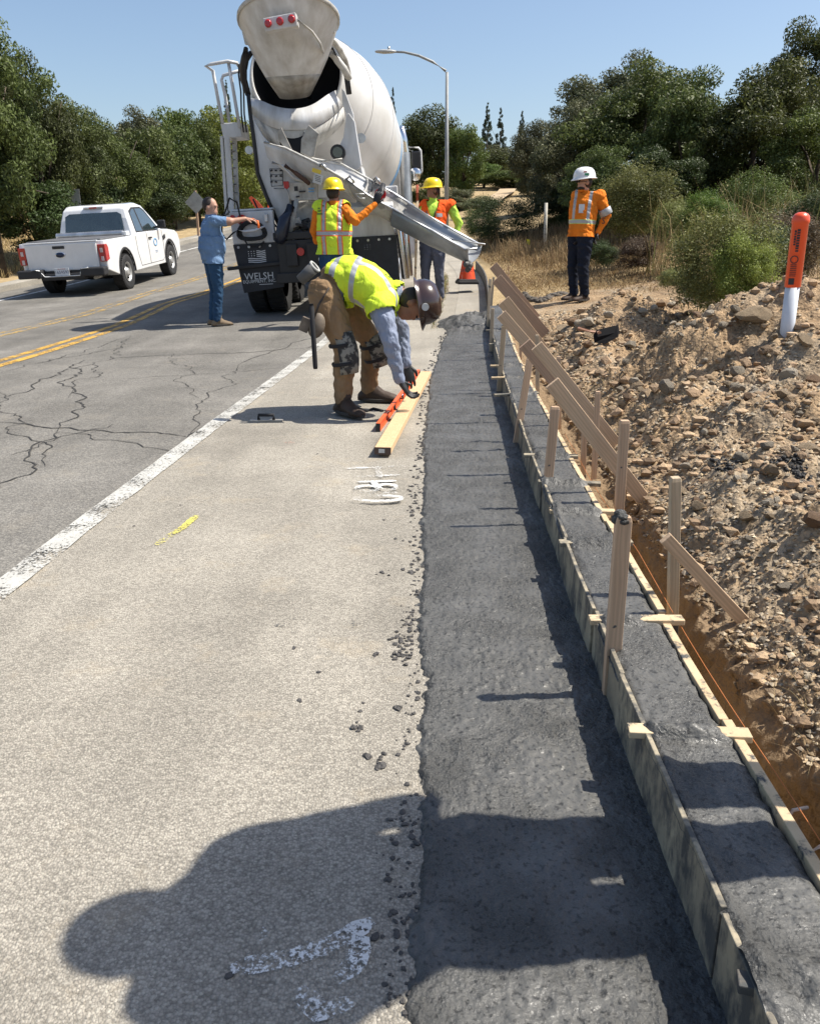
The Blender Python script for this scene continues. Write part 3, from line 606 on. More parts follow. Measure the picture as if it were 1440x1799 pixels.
# ------------------------------------------------------------------ the dug bank
n1, n2 = 420, 560
ys = np.geomspace(.6, 13.5, n2); t = np.linspace(0, 1, n1); a_ = 2.6; s_ = 9*(np.exp(a_*t)-1)/(math.exp(a_)-1)+.012
Yd = np.repeat(ys[:, None], n1, 1); Xd = kx(ys)[:, None]+.2+s_[None, :]
Zd = zdirt(Xd, Yd)-.1*ss(8.2, 9, s_[None, :])-.08*ss(12.6, 13.4, Yd)
wm = np.clip(1-np.abs((Xd-kx(Yd)-.2)-.14)/.12, 0, 1)*(1-ss(6, 9, Yd))
Xd = Xd+wm*(.05*fbm(Yd*7, Zd*16, 4, 91)+.03*fbm(Yd*26, Zd*40, 3, 92))
bank = gridmesh('dirt_bank', Xd, Yd, Zd, M_DIRT); tag(bank, 'heaped dug soil and trench wall beside the kerb', kind='structure')
# rocks
M_R = [mat('tan_rock', (.40, .30, .19), .9, var=.2, vscale=14, bump=.01, bscale=60), mat('grey_rock', (.34, .29, .22), .85, var=.2, vscale=14, bump=.01, bscale=60), mat('pale_rock', (.50, .43, .33), .85, var=.15, vscale=14, bump=.01, bscale=60), mat('brown_rock', (.27, .17, .10), .9, var=.2, vscale=14, bump=.01, bscale=60)]
def rockmesh(seed, sub=2):
    bm = bmesh.new(); bmesh.ops.create_icosphere(bm, subdivisions=sub, radius=1); r = random.Random(seed)
    pl = [(V((r.gauss(0, 1), r.gauss(0, 1), r.gauss(0, 1))).normalized(), r.uniform(.45, .85)) for _ in range(9)]
    for v in bm.verts:
        for n_, d_ in pl:
            k_ = v.co.dot(n_)-d_
            if k_ > 0: v.co -= n_*k_*.92
        v.co *= 1+.09*float(vn(v.co.x*3+seed, v.co.y*3+v.co.z*2.1, seed))
    me = bpy.data.meshes.new('rock'); bm.to_mesh(me); bm.free(); me.materials.append(M_R[seed % 4]); return me
RM = [rockmesh(i, 2 if i < 6 else 1) for i in range(16)]
def rock(x, y, r, k_, sink=.35, me=None, par=None):
    o = bpy.data.objects.new('rock', RM[k_ % 16]); COL.objects.link(o); o.parent = par or bank
    o.location = (x, y, float(zdirt(x, y))+r*(.6-sink)); q = random.uniform(.7, 1.2)
    o.scale = (r*q, r*random.uniform(.7, 1.1), r*random.uniform(.45, .75)); o.rotation_euler = (random.uniform(-.4, .4), random.uniform(-.4, .4), random.uniform(0, 6.3)); return o
for (px, py, wpx, k_) in [(1385, 668, 46, 2), (1295, 657, 42, 1), (1326, 694, 28, 1), (1302, 792, 34, 1), (1322, 548, 60, 0), (1018, 588, 30, 4), (986, 588, 26, 3), (1425, 775, 60, 0), (1205, 818, 26, 2), (1404, 640, 30, 6), (1262, 935, 28, 2), (1356, 830, 44, 0), (1430, 930, 50, 3), (1225, 900, 30, 0), (1180, 840, 26, 4), (1250, 1000, 30, 3),
                          (1080, 700, 26, 3), (1110, 706, 26, 7), (1418, 880, 30, 0), (1340, 1120, 34, 1), (1100, 640, 22, 1), (1245, 560, 26, 2), (1270, 575, 30, 1), (1215, 585, 22, 5), (1390, 590, 26, 6), (1150, 540, 20, 2), (1130, 760, 24, 4), (1290, 860, 26, 6), (1380, 1010, 30, 5), (1200, 700, 22, 2)]:
    p = gat(px, py, lambda x, y: zdirt(x, y, False)); rock(p.x, p.y, wpx/1440*p.y/2, k_, .25)
n = 0
while n < 262:
    y = math.exp(random.uniform(math.log(1.5), math.log(9))); s0 = .3+abs(random.gauss(0, 1))*(.35+.22*y); x = float(kx(y))+.2+s0
    d_ = y*cs; 
    if 720+1440*x/(y*1.0) > 1500 or s0 > 4.5: continue
    rock(x, y, y/1440*random.uniform(6, 16)*random.uniform(.7, 1.3), random.randrange(16), .2); n += 1
# gravel: thousands of small stones, one object
def gravel(N, name, par, mats, ylo, yhi, rmin, rmax, sfun, zf, seed, lab):
    r = np.random.default_rng(seed); y = np.exp(r.uniform(math.log(ylo), math.log(yhi), N)); x = sfun(r, y); ok = 720+1440*x/y < 1560; x = x[ok]; y = y[ok]; N = len(x)
    rad = np.exp(r.uniform(math.log(rmin), math.log(rmax), N))*(.6+.4*y/3)
    base = np.array([(1, 0, 0), (-1, 0, 0), (0, 1, 0), (0, -1, 0), (0, 0, 1), (0, 0, -1)], float); fc = np.array([(0, 2, 4), (2, 1, 4), (1, 3, 4), (3, 0, 4), (2, 0, 5), (1, 2, 5), (3, 1, 5), (0, 3, 5)])
    vs = base[None]*r.uniform(.6, 1.15, (N, 6, 1)); an = r.uniform(0, 6.28, N); c_, s_ = np.cos(an), np.sin(an)
    vx = vs[..., 0]*c_[:, None]-vs[..., 1]*s_[:, None]; vy = vs[..., 0]*s_[:, None]+vs[..., 1]*c_[:, None]; vz = vs[..., 2]*.6+vs[..., 0]*r.uniform(-.4, .4, (N, 1))
    P = np.stack([vx*rad[:, None]+x[:, None], vy*rad[:, None]+y[:, None], vz*rad[:, None]+zf(x, y)[:, None]+rad[:, None]*.25], -1).reshape(-1, 3)
    F = (fc[None]+(np.arange(N)*6)[:, None, None]).reshape(-1, 3)
    o = npmesh(name, P, F, mats, False, par, mi=np.repeat(r.integers(0, len(mats), N), 8)); tag(o, lab, kind='stuff'); return o
gravel(22000, 'gravel', bank, [mat('g1', (.42, .32, .20), .95, island=True), mat('g2', (.30, .25, .19), .95, island=True), mat('g3', (.46, .38, .27), .95, island=True), mat('g4', (.24, .16, .09), .95, island=True)], 1.2, 11, .0035, .014, lambda r, y: kx(y)+.36+np.abs(r.normal(0, 1, len(y)))*(.35+.26*y)*(.3+.7*r.random(len(y))), zdirt, 3, 'small stones strewn over the dug soil')
zfast = lambda x, y: zdirt(x, y, False)
# clods of soil: broken lumps, one object
bmi = bmesh.new(); bmesh.ops.create_icosphere(bmi, subdivisions=1, radius=1); cv = np.array([v.co[:] for v in bmi.verts]); cf = np.array([[v.index for v in f.verts] for f in bmi.faces]); bmi.free()
r_ = np.random.default_rng(8); N = 5200; y = np.exp(r_.uniform(math.log(1.3), math.log(10), N)); x = kx(y)+.36+np.abs(r_.normal(0, 1, N))*(.3+.28*y); k_ = ((720+1440*x/y) < 1540) & (fbm(x*1.7, y*1.7, 3, 66) > -.12); x, y = x[k_], y[k_]; N = len(x)
rad = np.exp(r_.uniform(math.log(.006), math.log(.038), N))*(.5+.5*y/3); vs = cv[None]*r_.uniform(.55, 1.2, (N, 12, 1)); vs[..., 2] *= .65
P = np.stack([vs[..., 0]*rad[:, None]+x[:, None], vs[..., 1]*rad[:, None]+y[:, None], vs[..., 2]*rad[:, None]+(zdirt(x, y)+rad*.1)[:, None]], -1).reshape(-1, 3)
o = npmesh('soil_clods', P, (cf[None]+(np.arange(N)*12)[:, None, None]).reshape(-1, 3), [mat('clod_a', (.40, .285, .175), .95, island=True, bump=.006, bscale=120), mat('clod_b', (.30, .205, .125), .95, island=True, bump=.006, bscale=120)], False, bank, mi=np.repeat(r_.integers(0, 2, N), 20)); tag(o, 'broken lumps of soil on the bank', kind='stuff')
# dark spilled concrete on the bank
mb = MB()
for i in range(330):
    px, py = random.choice([(1400, 820), (1290, 815), (1350, 812), (1420, 835), (1275, 800)]); p = gat(px+random.gauss(0, 16), py+random.gauss(0, 6), zfast); p.z = float(zdirt(p.x, p.y)); r_ = random.uniform(.003, .011)
    mb.ell(p+V((0, 0, .003)), (r_*random.uniform(.8, 1.6), r_, r_*.8), Matrix.Rotation(random.random()*3, 3, 'Z') @ Matrix.Rotation(random.random(), 3, 'X'), n=5, k=4)
tag(mb.build('concrete_spill', mat('drying_concrete', (.022, .021, .021), .7, bump=.01, bscale=80)), 'dark crumbs of concrete spilled on the soil bank', kind='stuff')
mb = MB()
for i in range(120):
    t_ = random.random(); p = gat(920+t_*75, 518+8*math.sin(t_*5)+random.gauss(0, 1.5)+t_*8, lambda x, y: zdirt(x, y, False)); r_ = random.uniform(.02, .055); mb.ell(p+V((0, 0, .01)), (r_*1.4, r_, r_*.7), Matrix.Rotation(random.random()*3, 3, 'Z') @ Matrix.Rotation(random.random(), 3, 'X'), n=6, k=4)
tag(mb.build('dark_clods', mat('dark_clod', (.10, .085, .07), .9, bump=.01)), 'row of dark clods on the dry ground', kind='stuff')
# crumbs of concrete along the gutter edge and on the shoulder
bm = bmesh.new(); r = random.Random(5)
def crumb(x, y, rad):
    z = float(zroad(x, y))+.006+rad*.25; M = Matrix.Translation((x, y, z)) @ Matrix.Rotation(r.uniform(0, 6), 4, 'Z') @ Matrix.Diagonal((rad*r.uniform(.8, 1.6), rad, rad*r.uniform(.4, .7), 1))
    q = bmesh.ops.create_icosphere(bm, subdivisions=1, radius=1, matrix=M)['verts']
    for v in q: v.co += V((r.gauss(0, 1), r.gauss(0, 1), r.gauss(0, 1)))*rad*.16
for i in range(430):
    y = math.exp(r.uniform(math.log(.95), math.log(10.5))); x = float(kx(y)+eoff(y))+r.gauss(0, .014)+.0-abs(r.gauss(0, .02)); crumb(x, y, math.exp(r.uniform(math.log(.0025), math.log(.008)))*(.7+y*.15))
for (px, py, sx_, sy_, n_) in [(715, 1095, 14, 16, 22), (705, 1130, 18, 18, 22), (700, 1155, 14, 5, 12), (660, 1152, 6, 4, 4), (668, 1345, 8, 12, 16), (648, 1335, 4, 3, 4), (625, 1280, 10, 6, 7), (560, 1185, 3, 2, 2), (672, 915, 3, 2, 2), (695, 950, 3, 2, 2), (675, 1010, 12, 4, 6), (722, 1008, 6, 6, 9), (725, 880, 8, 25, 16), (405, 1722, 2, 2, 1), (528, 1235, 4, 2, 3), (660, 1652, 6, 3, 4), (680, 1550, 5, 8, 3), (700, 1245, 8, 5, 4), (630, 1255, 3, 2, 2), (517, 1140, 4, 3, 2), (315, 890, 2, 1, 1), (233, 928, 3, 2, 1), (640, 1240, 2, 2, 1), (560, 800, 3, 2, 2)]:
    for i in range(n_):
        p = gat(px+r.gauss(0, sx_)*.6, py+r.gauss(0, sy_)*.6); crumb(p.x, p.y, r.uniform(.3, 1)*.009*(1 if n_ > 3 else .8))
me = bpy.data.meshes.new('concrete_crumbs'); bm.to_mesh(me); bm.free(); me.materials.append(mat('crumb_concrete', (.075, .07, .066), .8, bump=.004, bscale=150))
o = bpy.data.objects.new('concrete_crumbs', me); COL.objects.link(o); tag(o, 'crumbs of dark concrete along the gutter edge', kind='stuff')
# the unplaced heap of concrete where the pour has got to
N = 90; tt = np.linspace(-1, 1, N); A, B = np.meshgrid(tt, tt); cx, cy = float(kx(10.9))-.22, 10.9
Xh = cx-.08+A*.40; Yh = cy+B*.75; rr = np.sqrt(A**2+B**2); Zh = zroad(Xh, Yh)-.02+.13*np.clip(1-rr**2, 0, 1)**.8*(1+.5*fbm(Xh*5, Yh*5, 3, 4))+.03*fbm(Xh*13, Yh*13, 3, 6)*(rr < .98)-.05*(rr > .97)
hp = gridmesh('concrete_heap', Xh, Yh, Zh, M_CONC); tag(hp, 'rough heap of wet concrete at the end of the pour', kind='stuff')
# ------------------------------------------------------------------ shared vehicle materials
M_TW = mat('truck_white', (.66, .67, .68), .4, col2=(.44, .43, .41), vscale=2.2, coat=.2, bump=.001, bscale=30, stretch=(2.5, 2.5, .7))
M_TWD = splat('dusty_white', (.60, .60, .58), (.42, .41, .38), .42, 5, cc=(.27, .26, .24), stretch=(1, 1, .5), soft=.09)
M_DRUM = mat('drum_white', (.70, .70, .70), .42, col2=(.56, .55, .52), vscale=1.5, coat=.2)
M_HOPIN = mat('worn_steel', (.45, .43, .39), .5, metal=.4, col2=(.22, .20, .17), vscale=6, bump=.004, bscale=20)
M_BLK = mat('black_frame', (.018, .018, .02), .5, var=.2)
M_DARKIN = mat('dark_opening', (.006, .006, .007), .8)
M_RUB = mat('rubber', (.022, .022, .023), .8, var=.2, bump=.002, bscale=60)
M_FLAP = mat('mud_flap', (.017, .020, .028), .55, var=.15)
M_CHR = mat('chrome', (.75, .75, .76), .16, metal=1, var=.05)
M_ALU = mat('aluminium', (.62, .63, .64), .38, metal=.9, var=.15, vscale=5)
M_STEEL = mat('galvanised_chute', (.40, .42, .44), .45, metal=.55, col2=(.26, .27, .27), vscale=4, bump=.002, bscale=14, stretch=(1, 1, 1))
M_CHUTE = splat('splashed_chute', (.50, .49, .46), (.36, .345, .31), .46, 5, cc=(.24, .235, .22))
M_CHUTEIN = mat('chute_inside', (.30, .34, .38), .4, metal=.3, col2=(.20, .23, .26), vscale=3, stretch=(1, 1, 3))
M_RED = mat('red_lens', (.42, .015, .02), .2, var=.05, coat=.5)
M_BLUE = mat('drum_blue', (.16, .36, .62), .4, var=.05)
M_TXT = mat('flap_print', (.62, .64, .66), .6, var=.05)
M_GLASS = mat('dark_glass', (.03, .045, .05), .06, var=.1, coat=1, spec=.8)
M_LETTER = mat('black_print', (.03, .03, .035), .6, var=.05)
M_YELP = mat('yellow_sticker', (.70, .52, .06), .5, var=.05)
# ------------------------------------------------------------------ concrete mixer truck
TX, TY = -1.33, 12.25
hd = V((.03, 1, 0)); tz = zroad(TX, TY+.9)
fy = V((.03, 1, (zroad(TX, TY+6)-zroad(TX, TY+1))/5*.7)).normalized()
rx = V((1, -.03, float(np.interp(TY+1, _yy, _B))*1.2)); rx = (rx-fy*rx.dot(fy)).normalized(); uz = rx.cross(fy)
TM = Matrix((rx, fy, uz)).transposed().to_4x4(); TM.translation = V((TX, TY, float(tz)-.02)); TMI = TM.inverted()
truck = empty('concrete_mixer_truck', (0, 0, 0), 'white concrete mixer truck seen from behind pouring down its chute', 'truck'); truck.matrix_world = TM
def TL(px, py, yl):
    """a spot of the photograph brought into the truck's own axes, yl metres ahead of its tail"""
    o = TMI @ V((0, 0, CAM_H)); p = TMI @ at(px, py, 10); d = p-o; t = (yl-o.y)/d.y; return o+d*t
def tb(mb, name, m, bevel=0, solid=0, par=None, label=None):
    o = mb.build(name, m, par or truck, bevel=bevel, solid=solid); 
    if label: o['label'] = label
    return o
# chassis
mb = MB()
for x in (-.43, .43): mb.box((x, 4.6, .92), (.09, 9.0, .28))
for y in (.4, 2.2, 3.6, 5, 6.6): mb.box((0, y, .92), (.8, .12, .2))
mb.box((0, .16, .80), (1.0, .30, .52)); mb.box((0, .02, .55), (1.1, .12, .14)); mb.box((-.1, .1, 1.12), (.9, .2, .10)); mb.box((0, 1.6, .58), (2.0, .2, .2)); mb.box((0, 2.95, .58), (2.0, .2, .2))
for x in (-.3, 0, .33): mb.box((x, -.02, .86), (.16, .06, .3))
tb(mb, 'chassis', M_BLK, .01)
for x, r_, m_ in ((-.02, .055, M_RED), (.30, .075, M_ALU)):
    tb(MB().cone((x-.15, -.06, .78 if r_ > .06 else .9), (x-.15, -.03, .78 if r_ > .06 else .9), r_, n=18), 'tail_light' if m_ is M_RED else 'round_plate', m_)
# wheels
def wheel(x, y, r_, w, par, rimm, nm='wheel', tread=True, dual=False, side=1, hubr=.30, holes=8):
    mb = MB(); pr = [(hubr*r_*2*.98, -w*.42), (r_*.80, -w/2), (r_*.93, -w/2), (r_*.985, -w*.42), (r_, -w*.3), (r_, w*.3), (r_*.985, w*.42), (r_*.93, w/2), (r_*.80, w/2), (hubr*r_*2*.98, w*.42)]
    mb.lathe(pr, (x, y, r_), (1, 0, 0), 40)
    if tread:
        for i in range(40):
            a = 2*math.pi*i/40
            for sx_ in (-.24, .24): mb.box((x+sx_*w+.01, y+math.cos(a)*r_*.998, r_+math.sin(a)*r_*.998), (w*.40, r_*.085, .018), Matrix.Rotation(a-math.pi/2, 3, 'X') @ Matrix.Rotation(.2*np.sign(sx_), 3, 'Z'))
    t = mb.build('wheel', M_RUB, par)
    rm = MB(); f = side*w*.5; rr_ = hubr*2*r_
    rm.lathe([(rr_, f*.96), (rr_*.94, f*.96), (rr_*.90, f*.55), (rr_*.72, f*.35), (rr_*.42, f*.62), (rr_*.40, f*.95), (rr_*.18, f*1.0), (.001, f*1.02)], (x, y, r_), (1, 0, 0), 32)
    o = rm.build('rim', rimm, t)
    hm = MB()
    for i in range(holes):
        a = 2*math.pi*i/holes; hm.ell((x+f*.56, y+math.cos(a)*rr_*.72, r_+math.sin(a)*rr_*.72), (.015+abs(f)*.12, rr_*.11, rr_*.11), n=8, k=5)
    tag(hm.build('rim_hole', M_DARKIN, o), kind='stuff') if holes else None
    return t
for yy_ in (.98, 2.32):
    for sx in (-1, 1):
        wheel(sx*.72, yy_, .52, .25, truck, M_ALU, side=sx, holes=0); wheel(sx*1.0, yy_, .52, .25, truck, M_ALU, side=sx, holes=6)
for sx in (-1, 1): wheel(sx*1.02, 7.3, .52, .30, truck, M_ALU, side=sx, holes=6)
# fenders, flaps
for sx in (-1, 1):
    mb = MB(); x0, x1 = (-1.17, -.55) if sx < 0 else (.55, 1.17)
    mb.box(((x0+x1)/2, .22, 1.26), (x1-x0, .10, .44)); 
    mb.box(((x0+x1)/2, 1.6, 1.50), (x1-x0, 2.75, .03)); mb.box((sx*1.155, 1.6, 1.40), (.03, 2.75, .22))
    if sx > 0: mb.box(((x0+x1)/2, .12, 1.42), (x1-x0, .12, .13), Matrix.Rotation(.5, 3, 'X'))
    fd = tb(mb, 'fender', M_TW, .02)
    fl_ = MB(); 
    if sx < 0: fl_.prism([(x0, .16, 1.04), (x1+.04, .16, 1.04), (x1+.06, .16, .42), (x0+.08, .16, .36)], (0, .015, 0))
    else: fl_.box(((x0+x1)/2+.01, .16, .72), (x1-x0+.02, .015, .66))
    fp = tb(fl_, 'mud_flap', M_FLAP)
    bt = MB()
    for i in range(4): bt.cone((x0+.08+i*(x1-x0-.16)/3, .13, 1.0), (x0+.08+i*(x1-x0-.16)/3, .16, 1.0), .018, n=10)
    tag(tb(bt, 'bolt', M_ALU, par=fp), kind='stuff')
    # printed flag on the flap
    fg = MB(); cx_, cz_ = (x0+x1)/2+(.02 if sx < 0 else -.02), .86
    for i in range(7):
        zz_ = cz_+.075-i*.025; x_a = cx_-.13 if i > 3 else cx_-.0
        pts_ = [(x_a+(cx_+.13-x_a)*k_/6, .155, zz_+.006*math.sin(k_*1.1+1)) for k_ in range(7)]
        for a, b in zip(pts_[:-1], pts_[1:]): fg.bar(a, b, .002, .012, up=(0, 0, 1))
    for i in range(3):
        for j in range(3): fg.box((cx_-.115+i*.04, .154, cz_+.075-j*.03), (.012, .003, .012))
    tag(tb(fg, 'printed_flag', M_TXT, par=fp), kind='stuff')
    if sx < 0:
        textmesh('WELSH', .135, M_TXT, 'lettering', fp, mtx((-.84, .153, .585), (1, 0, 0), (0, 0, 1)))
        tag(textmesh('EQUIPMENT, INC.', .062, M_TXT, 'lettering', fp, mtx((-.84, .153, .515), (1, 0, 0), (0, 0, 1))), kind='stuff')
        tb(MB().box((-.75, .152, .47), (.2, .002, .008)), 'underline', M_TXT, par=fp)
        b2 = MB(); b2.box((-.78, .11, .74), (1.0, .05, .05), Matrix.Rotation(-.05, 3, 'Y')); tb(b2, 'step_bar', M_BLK, .01)
    for (px, pz, r_) in ([(-1.12, 1.41, .032), (-.99, 1.37, .07)] if sx < 0 else [(1.0, 1.60, .08)]):
        tb(MB().cone((px, .10, pz), (px, .17, pz), r_, r_, n=20), 'tail_light', M_RED)
tb(MB().box((-.64, .13, 1.38), (.05, .06, .11)), 'side_clip', M_ALU, .01)
tb(MB().box((.94, .32, 1.60), (.60, .06, .22)), 'rear_panel', M_TW, .02)
# black hose coil hung on the left fender
mb = MB(); 
for r_, dy in ((.20, 0), (.18, -.02), (.16, -.01), (.21, -.03)):
    mb.tube([(-.86+r_*math.cos(a), .11+dy, 1.20+r_*.62*math.sin(a)-.02*math.cos(2*a)) for a in np.linspace(0, 6.28, 24)], .014, 7)
mb.tube([(-1.0, .06, 1.26), (-1.12, .04, 1.20), (-1.22, .03, 1.12), (-1.27, .0, 1.2), (-1.24, -.02, 1.38), (-1.14, -.05, 1.55), (-1.08, -.1, 1.66)], .013, 7)
mb.tube([(-1.08, -.1, 1.66), (-1.0, -.02, 1.60), (-.99, .04, 1.4), (-1.02, .08, 1.2), (-.94, .07, 1.03), (-.8, .08, 1.0), (-.7, .1, 1.06)], .013, 7)
tb(mb, 'hose_coil', M_RUB); tb(MB().tube([(-1.06, .08, 1.24), (-.95, .03, 1.21), (-.80, .02, 1.22), (-.66, .08, 1.27)], [.012, .02, .02, .012], 8), 'hose_strap', M_TW)
# drum
ax0 = TL(521, 130, .95); ax1 = V((.02, 6.9, 2.18)); dax = (ax1-ax0).normalized(); DL = (ax1-ax0).length
prof = [(.63, -.02), (.66, -.06), (.68, 0), (.70, .06), (.78, .35), (.98, 1.15), (1.13, 1.8), (1.20, 2.3), (1.215, 2.6), (1.215, 3.7), (1.20, 3.95), (1.10, 4.5), (.93, 5.2), (.82, DL-.3), (.6, DL), (.01, DL+.02)]
drum = tb(MB().lathe(prof, ax0, dax, 64), 'drum', M_DRUM)
mb = MB(); mb.lathe([(1.222, 3.70), (1.224, 3.72), (1.218, 3.94), (1.16, 4.20)], ax0, dax, 64); tb(mb, 'blue_band', M_BLUE, par=drum)
mb = MB(); mb.lathe([(.62, -.015), (.60, .4), (.55, .9), (.02, 1.0)], ax0, dax, 40); tb(mb, 'drum_mouth', M_DARKIN, par=drum)
for h_ in (1.15, 2.3, 3.7): # weld seams
    r_ = float(np.interp(h_, [p[1] for p in prof], [p[0] for p in prof])); tb(MB().lathe([(r_+.001, h_-.02), (r_+.006, h_), (r_+.001, h_+.02)], ax0, dax, 64), 'weld_seam', M_DRUM, par=drum)
# charge hopper: a funnel above the mouth
tc_ = TL(507, 34, .15); bc_ = TL(518, 168, .62); rings = []
topn = V((.0, .35, 1)).normalized(); botn = V((0, -.30, .95)).normalized(); N_ = 36
def ring(c, nrm, ra, rb, tw=0):
    a = V((1, 0, -.06)); a = (a-nrm*a.dot(nrm)).normalized(); b = nrm.cross(a); return [c+a*math.cos(2*math.pi*i/N_)*ra+b*math.sin(2*math.pi*i/N_)*rb for i in range(N_)]
for t_ in (0, .03, .25, .5, .72, .88, 1): rings.append(ring(tc_.lerp(bc_, t_), topn.lerp(botn, t_).normalized(), .66*(1-t_)+.215*t_+.05*math.sin(t_*3.14), .60*(1-t_)+.20*t_+.03*math.sin(t_*3.14)))
hop = tb(MB().loft(rings[:6], cap=False), 'charge_hopper', M_TW, solid=.012)
tb(MB().loft(rings[4:], cap=False), 'hopper_spout', M_HOPIN, solid=.014, par=hop)
tb(MB().loft([ring(tc_+topn*.02, topn, .675, .615), ring(tc_-topn*.03, topn, .675, .615), ring(tc_-topn*.03, topn, .655, .595), ring(tc_+topn*.02, topn, .655, .595)], cap=False), 'hopper_rim', M_TWD, par=hop)
# light bar on the hopper
a, b = TL(464, 44, -.50), TL(521, 33, -.50); d_ = (b-a); lb = MB().bar(a+V((0, .06, 0)), b+V((0, .06, 0)), .16, .15); lbo = tb(lb, 'light_bracket', M_TW, .01, par=hop)
for t_ in (.14, .5, .86):
    p = a.lerp(b, t_); tb(MB().cone(p+V((0, -.05, .005)), p+V((0, .0, .005)), .045, n=18).cone(p+V((0, -.06, .005)), p+V((0, -.05, .005)), .03, .045, n=18), 'marker_light', M_RED, par=lbo)
for sx, pl in ((-1, [(424, 52), (437, 54), (446, 80), (430, 77)]), (1, [(563, 37), (580, 33), (588, 56), (574, 66), (568, 60)])):
    tb(MB().prism([TL(x, y, .18) for x, y in pl], (0, .05, 0)), 'hopper_bracket', M_TWD, .006, par=hop)
    p = TL(sum(x for x, y in pl)/len(pl), sum(y for x, y in pl)/len(pl)-3, .17); tb(MB().cone(p, p+V((0, .02, 0)), .025, n=12), 'bracket_hole', M_DARKIN, par=hop)
# collector bowl: curved white sheet under the mouth
U = [(433, 168, 1.2), (440, 172, .85), (455, 174, .55), (470, 181, .38), (487, 188, .28), (513, 192, .22), (540, 188, .28), (558, 178, .38), (574, 166, .55), (590, 157, .85), (601, 156, 1.2)]
Mi = [(437, 190, 1.15), (444, 200, .8), (458, 212, .48), (472, 221, .3), (488, 227, .2), (514, 228, .15), (540, 227, .2), (560, 220, .3), (580, 208, .48), (596, 194, .8), (604, 184, 1.15)]
Lo = [(445, 212, 1.25), (452, 225, 1.0), (463, 240, .75), (476, 254, .55), (492, 266, .42), (515, 276, .36), (538, 268, .42), (560, 254, .55), (578, 240, .75), (594, 225, 1.0), (606, 210, 1.25)]
def spl(row, n=40):
    r = np.array(row, float); t = np.linspace(0, len(r)-1, n); q = []
    for c in range(3):
        v = np.interp(t, np.arange(len(r)), r[:, c]); v = np.convolve(np.pad(v, 2, mode='edge'), [.15, .2, .3, .2, .15], 'valid'); q.append(v)
    return [TL(a, b, c) for a, b, c in zip(*q)]
su, smi, slo = spl(U), spl(Mi), spl(Lo)
tb(MB().loft([su, smi], cap=False, closed=False), 'collector_bowl', M_TW, solid=.02)
tb(MB().loft([[p+V((0, .02, 0)) for p in smi], slo], cap=False, closed=False), 'collector_cone', M_TWD, solid=.02)
p = TL(513, 192, .2); q = TL(514, 227, .13); tb(MB().tube([p, q], .006, 6), 'seam', M_TWD)
# discharge throat and its two steel wings
th_ = MB(); c = TL(515, 247, .17); th_.lathe([(.19, 0), (.17, .2)], c, (0, 1, -.3), 24); th_.lathe([(.0, .05), (.18, .05)], c, (0, 1, -.3), 24); tb(th_, 'discharge_throat', M_DARKIN)
for pl, yl in (([(487, 231), (494, 223), (513, 263), (505, 265), (490, 247)], .02), ([(529, 244), (542, 219), (560, 234), (557, 244), (552, 274), (546, 277), (528, 268)], -.05)):
    tb(MB().prism([TL(x, y, yl) for x, y in pl], (0, .03, 0)), 'throat_wing', M_HOPIN, .006)
# pedestals
pl = [(442, 200), (448, 214), (462, 238), (480, 258), (520, 280), (600, 300), (600, 322), (530, 330), (509, 372), (505, 402), (494, 404), (470, 345), (453, 303), (446, 262)]
tb(MB().prism([TL(x, y, .42) for x, y in pl], (0, .08, 0)), 'left_pedestal', M_TW, .01)
tb(MB().tube([TL(x, y, .40) for x, y in [(436, 165), (440, 205), (445, 240), (450, 280), (452, 303), (468, 345), (492, 400)]], .028, 8), 'pedestal_edge', M_BLK)
tb(MB().prism([TL(x, y, .5) for x, y in [(608, 200), (613, 198), (623, 213), (635, 290), (628, 299), (606, 292), (590, 270), (603, 240)]], (0, .1, 0)), 'right_pedestal', M_TW, .01)
tb(MB().prism([TL(x, y, .62) for x, y in [(600, 153), (606, 160), (621, 200), (622, 212), (610, 206), (601, 182)]], (0, .04, 0)), 'pedestal_blade', M_TW, .01)
tb(MB().prism([TL(x, y, .55) for x, y in [(623, 288), (634, 291), (640, 315), (600, 318), (570, 300), (600, 292)]], (0, .5, 0)), 'pedestal_foot', M_TW, .01)
c = TL(593, 267, .36); tb(MB().cone(c, c+V((0, .1, 0)), .105, n=20), 'roller', M_BLK); tb(MB().cone(c+V((0, -.02, 0)), c+V((0, .02, 0)), .07, n=20), 'roller_lens', M_GLASS)
c = TL(634, 242, 1.1); tb(MB().cone(c, c+V((0, .05, 0)), .07, n=20), 'round_lamp', M_ALU)
c = TL(437, 263, .6); tb(MB().cone(c, c+V((0, .08, 0)), .055, n=20), 'work_lamp', M_ALU)
# hopper arms and hoses
for pts, r_, m_, nm in (([(576, 66, .3), (585, 72, .4), (596, 85, .6), (606, 105, .9), (611, 122, 1.1), (612, 140, 1.2)], .045, M_TWD, 'hopper_arm'), ([(580, 92, .5), (592, 105, .6), (604, 120, .7), (613, 138, .8)], .05, M_TWD, 'hopper_arm'), ([(606, 118, .8), (609, 135, .8), (613, 165, .8)], .04, M_BLK, 'hydraulic_ram'),
                        ([(522, 34, -.5), (548, 55, -.25), (562, 75, -.05), (568, 92, .2)], .016, M_TWD, 'conduit'), ([(432, 84, .2), (430, 100, .3), (427, 118, .4), (428, 140, .5), (436, 166, .6)], [.03, .05, .055, .05, .04], M_BLK, 'curved_arm'), ([(449, 84, .35), (441, 92, .35), (433, 104, .35), (430, 120, .4)], .035, M_BLK, 'curved_arm'), ([(566, 50, .1), (574, 66, .15), (570, 80, .25)], .015, M_RUB, 'hose')):
    tb(MB().tube([TL(*p) for p in pts], r_, 9), nm, m_)
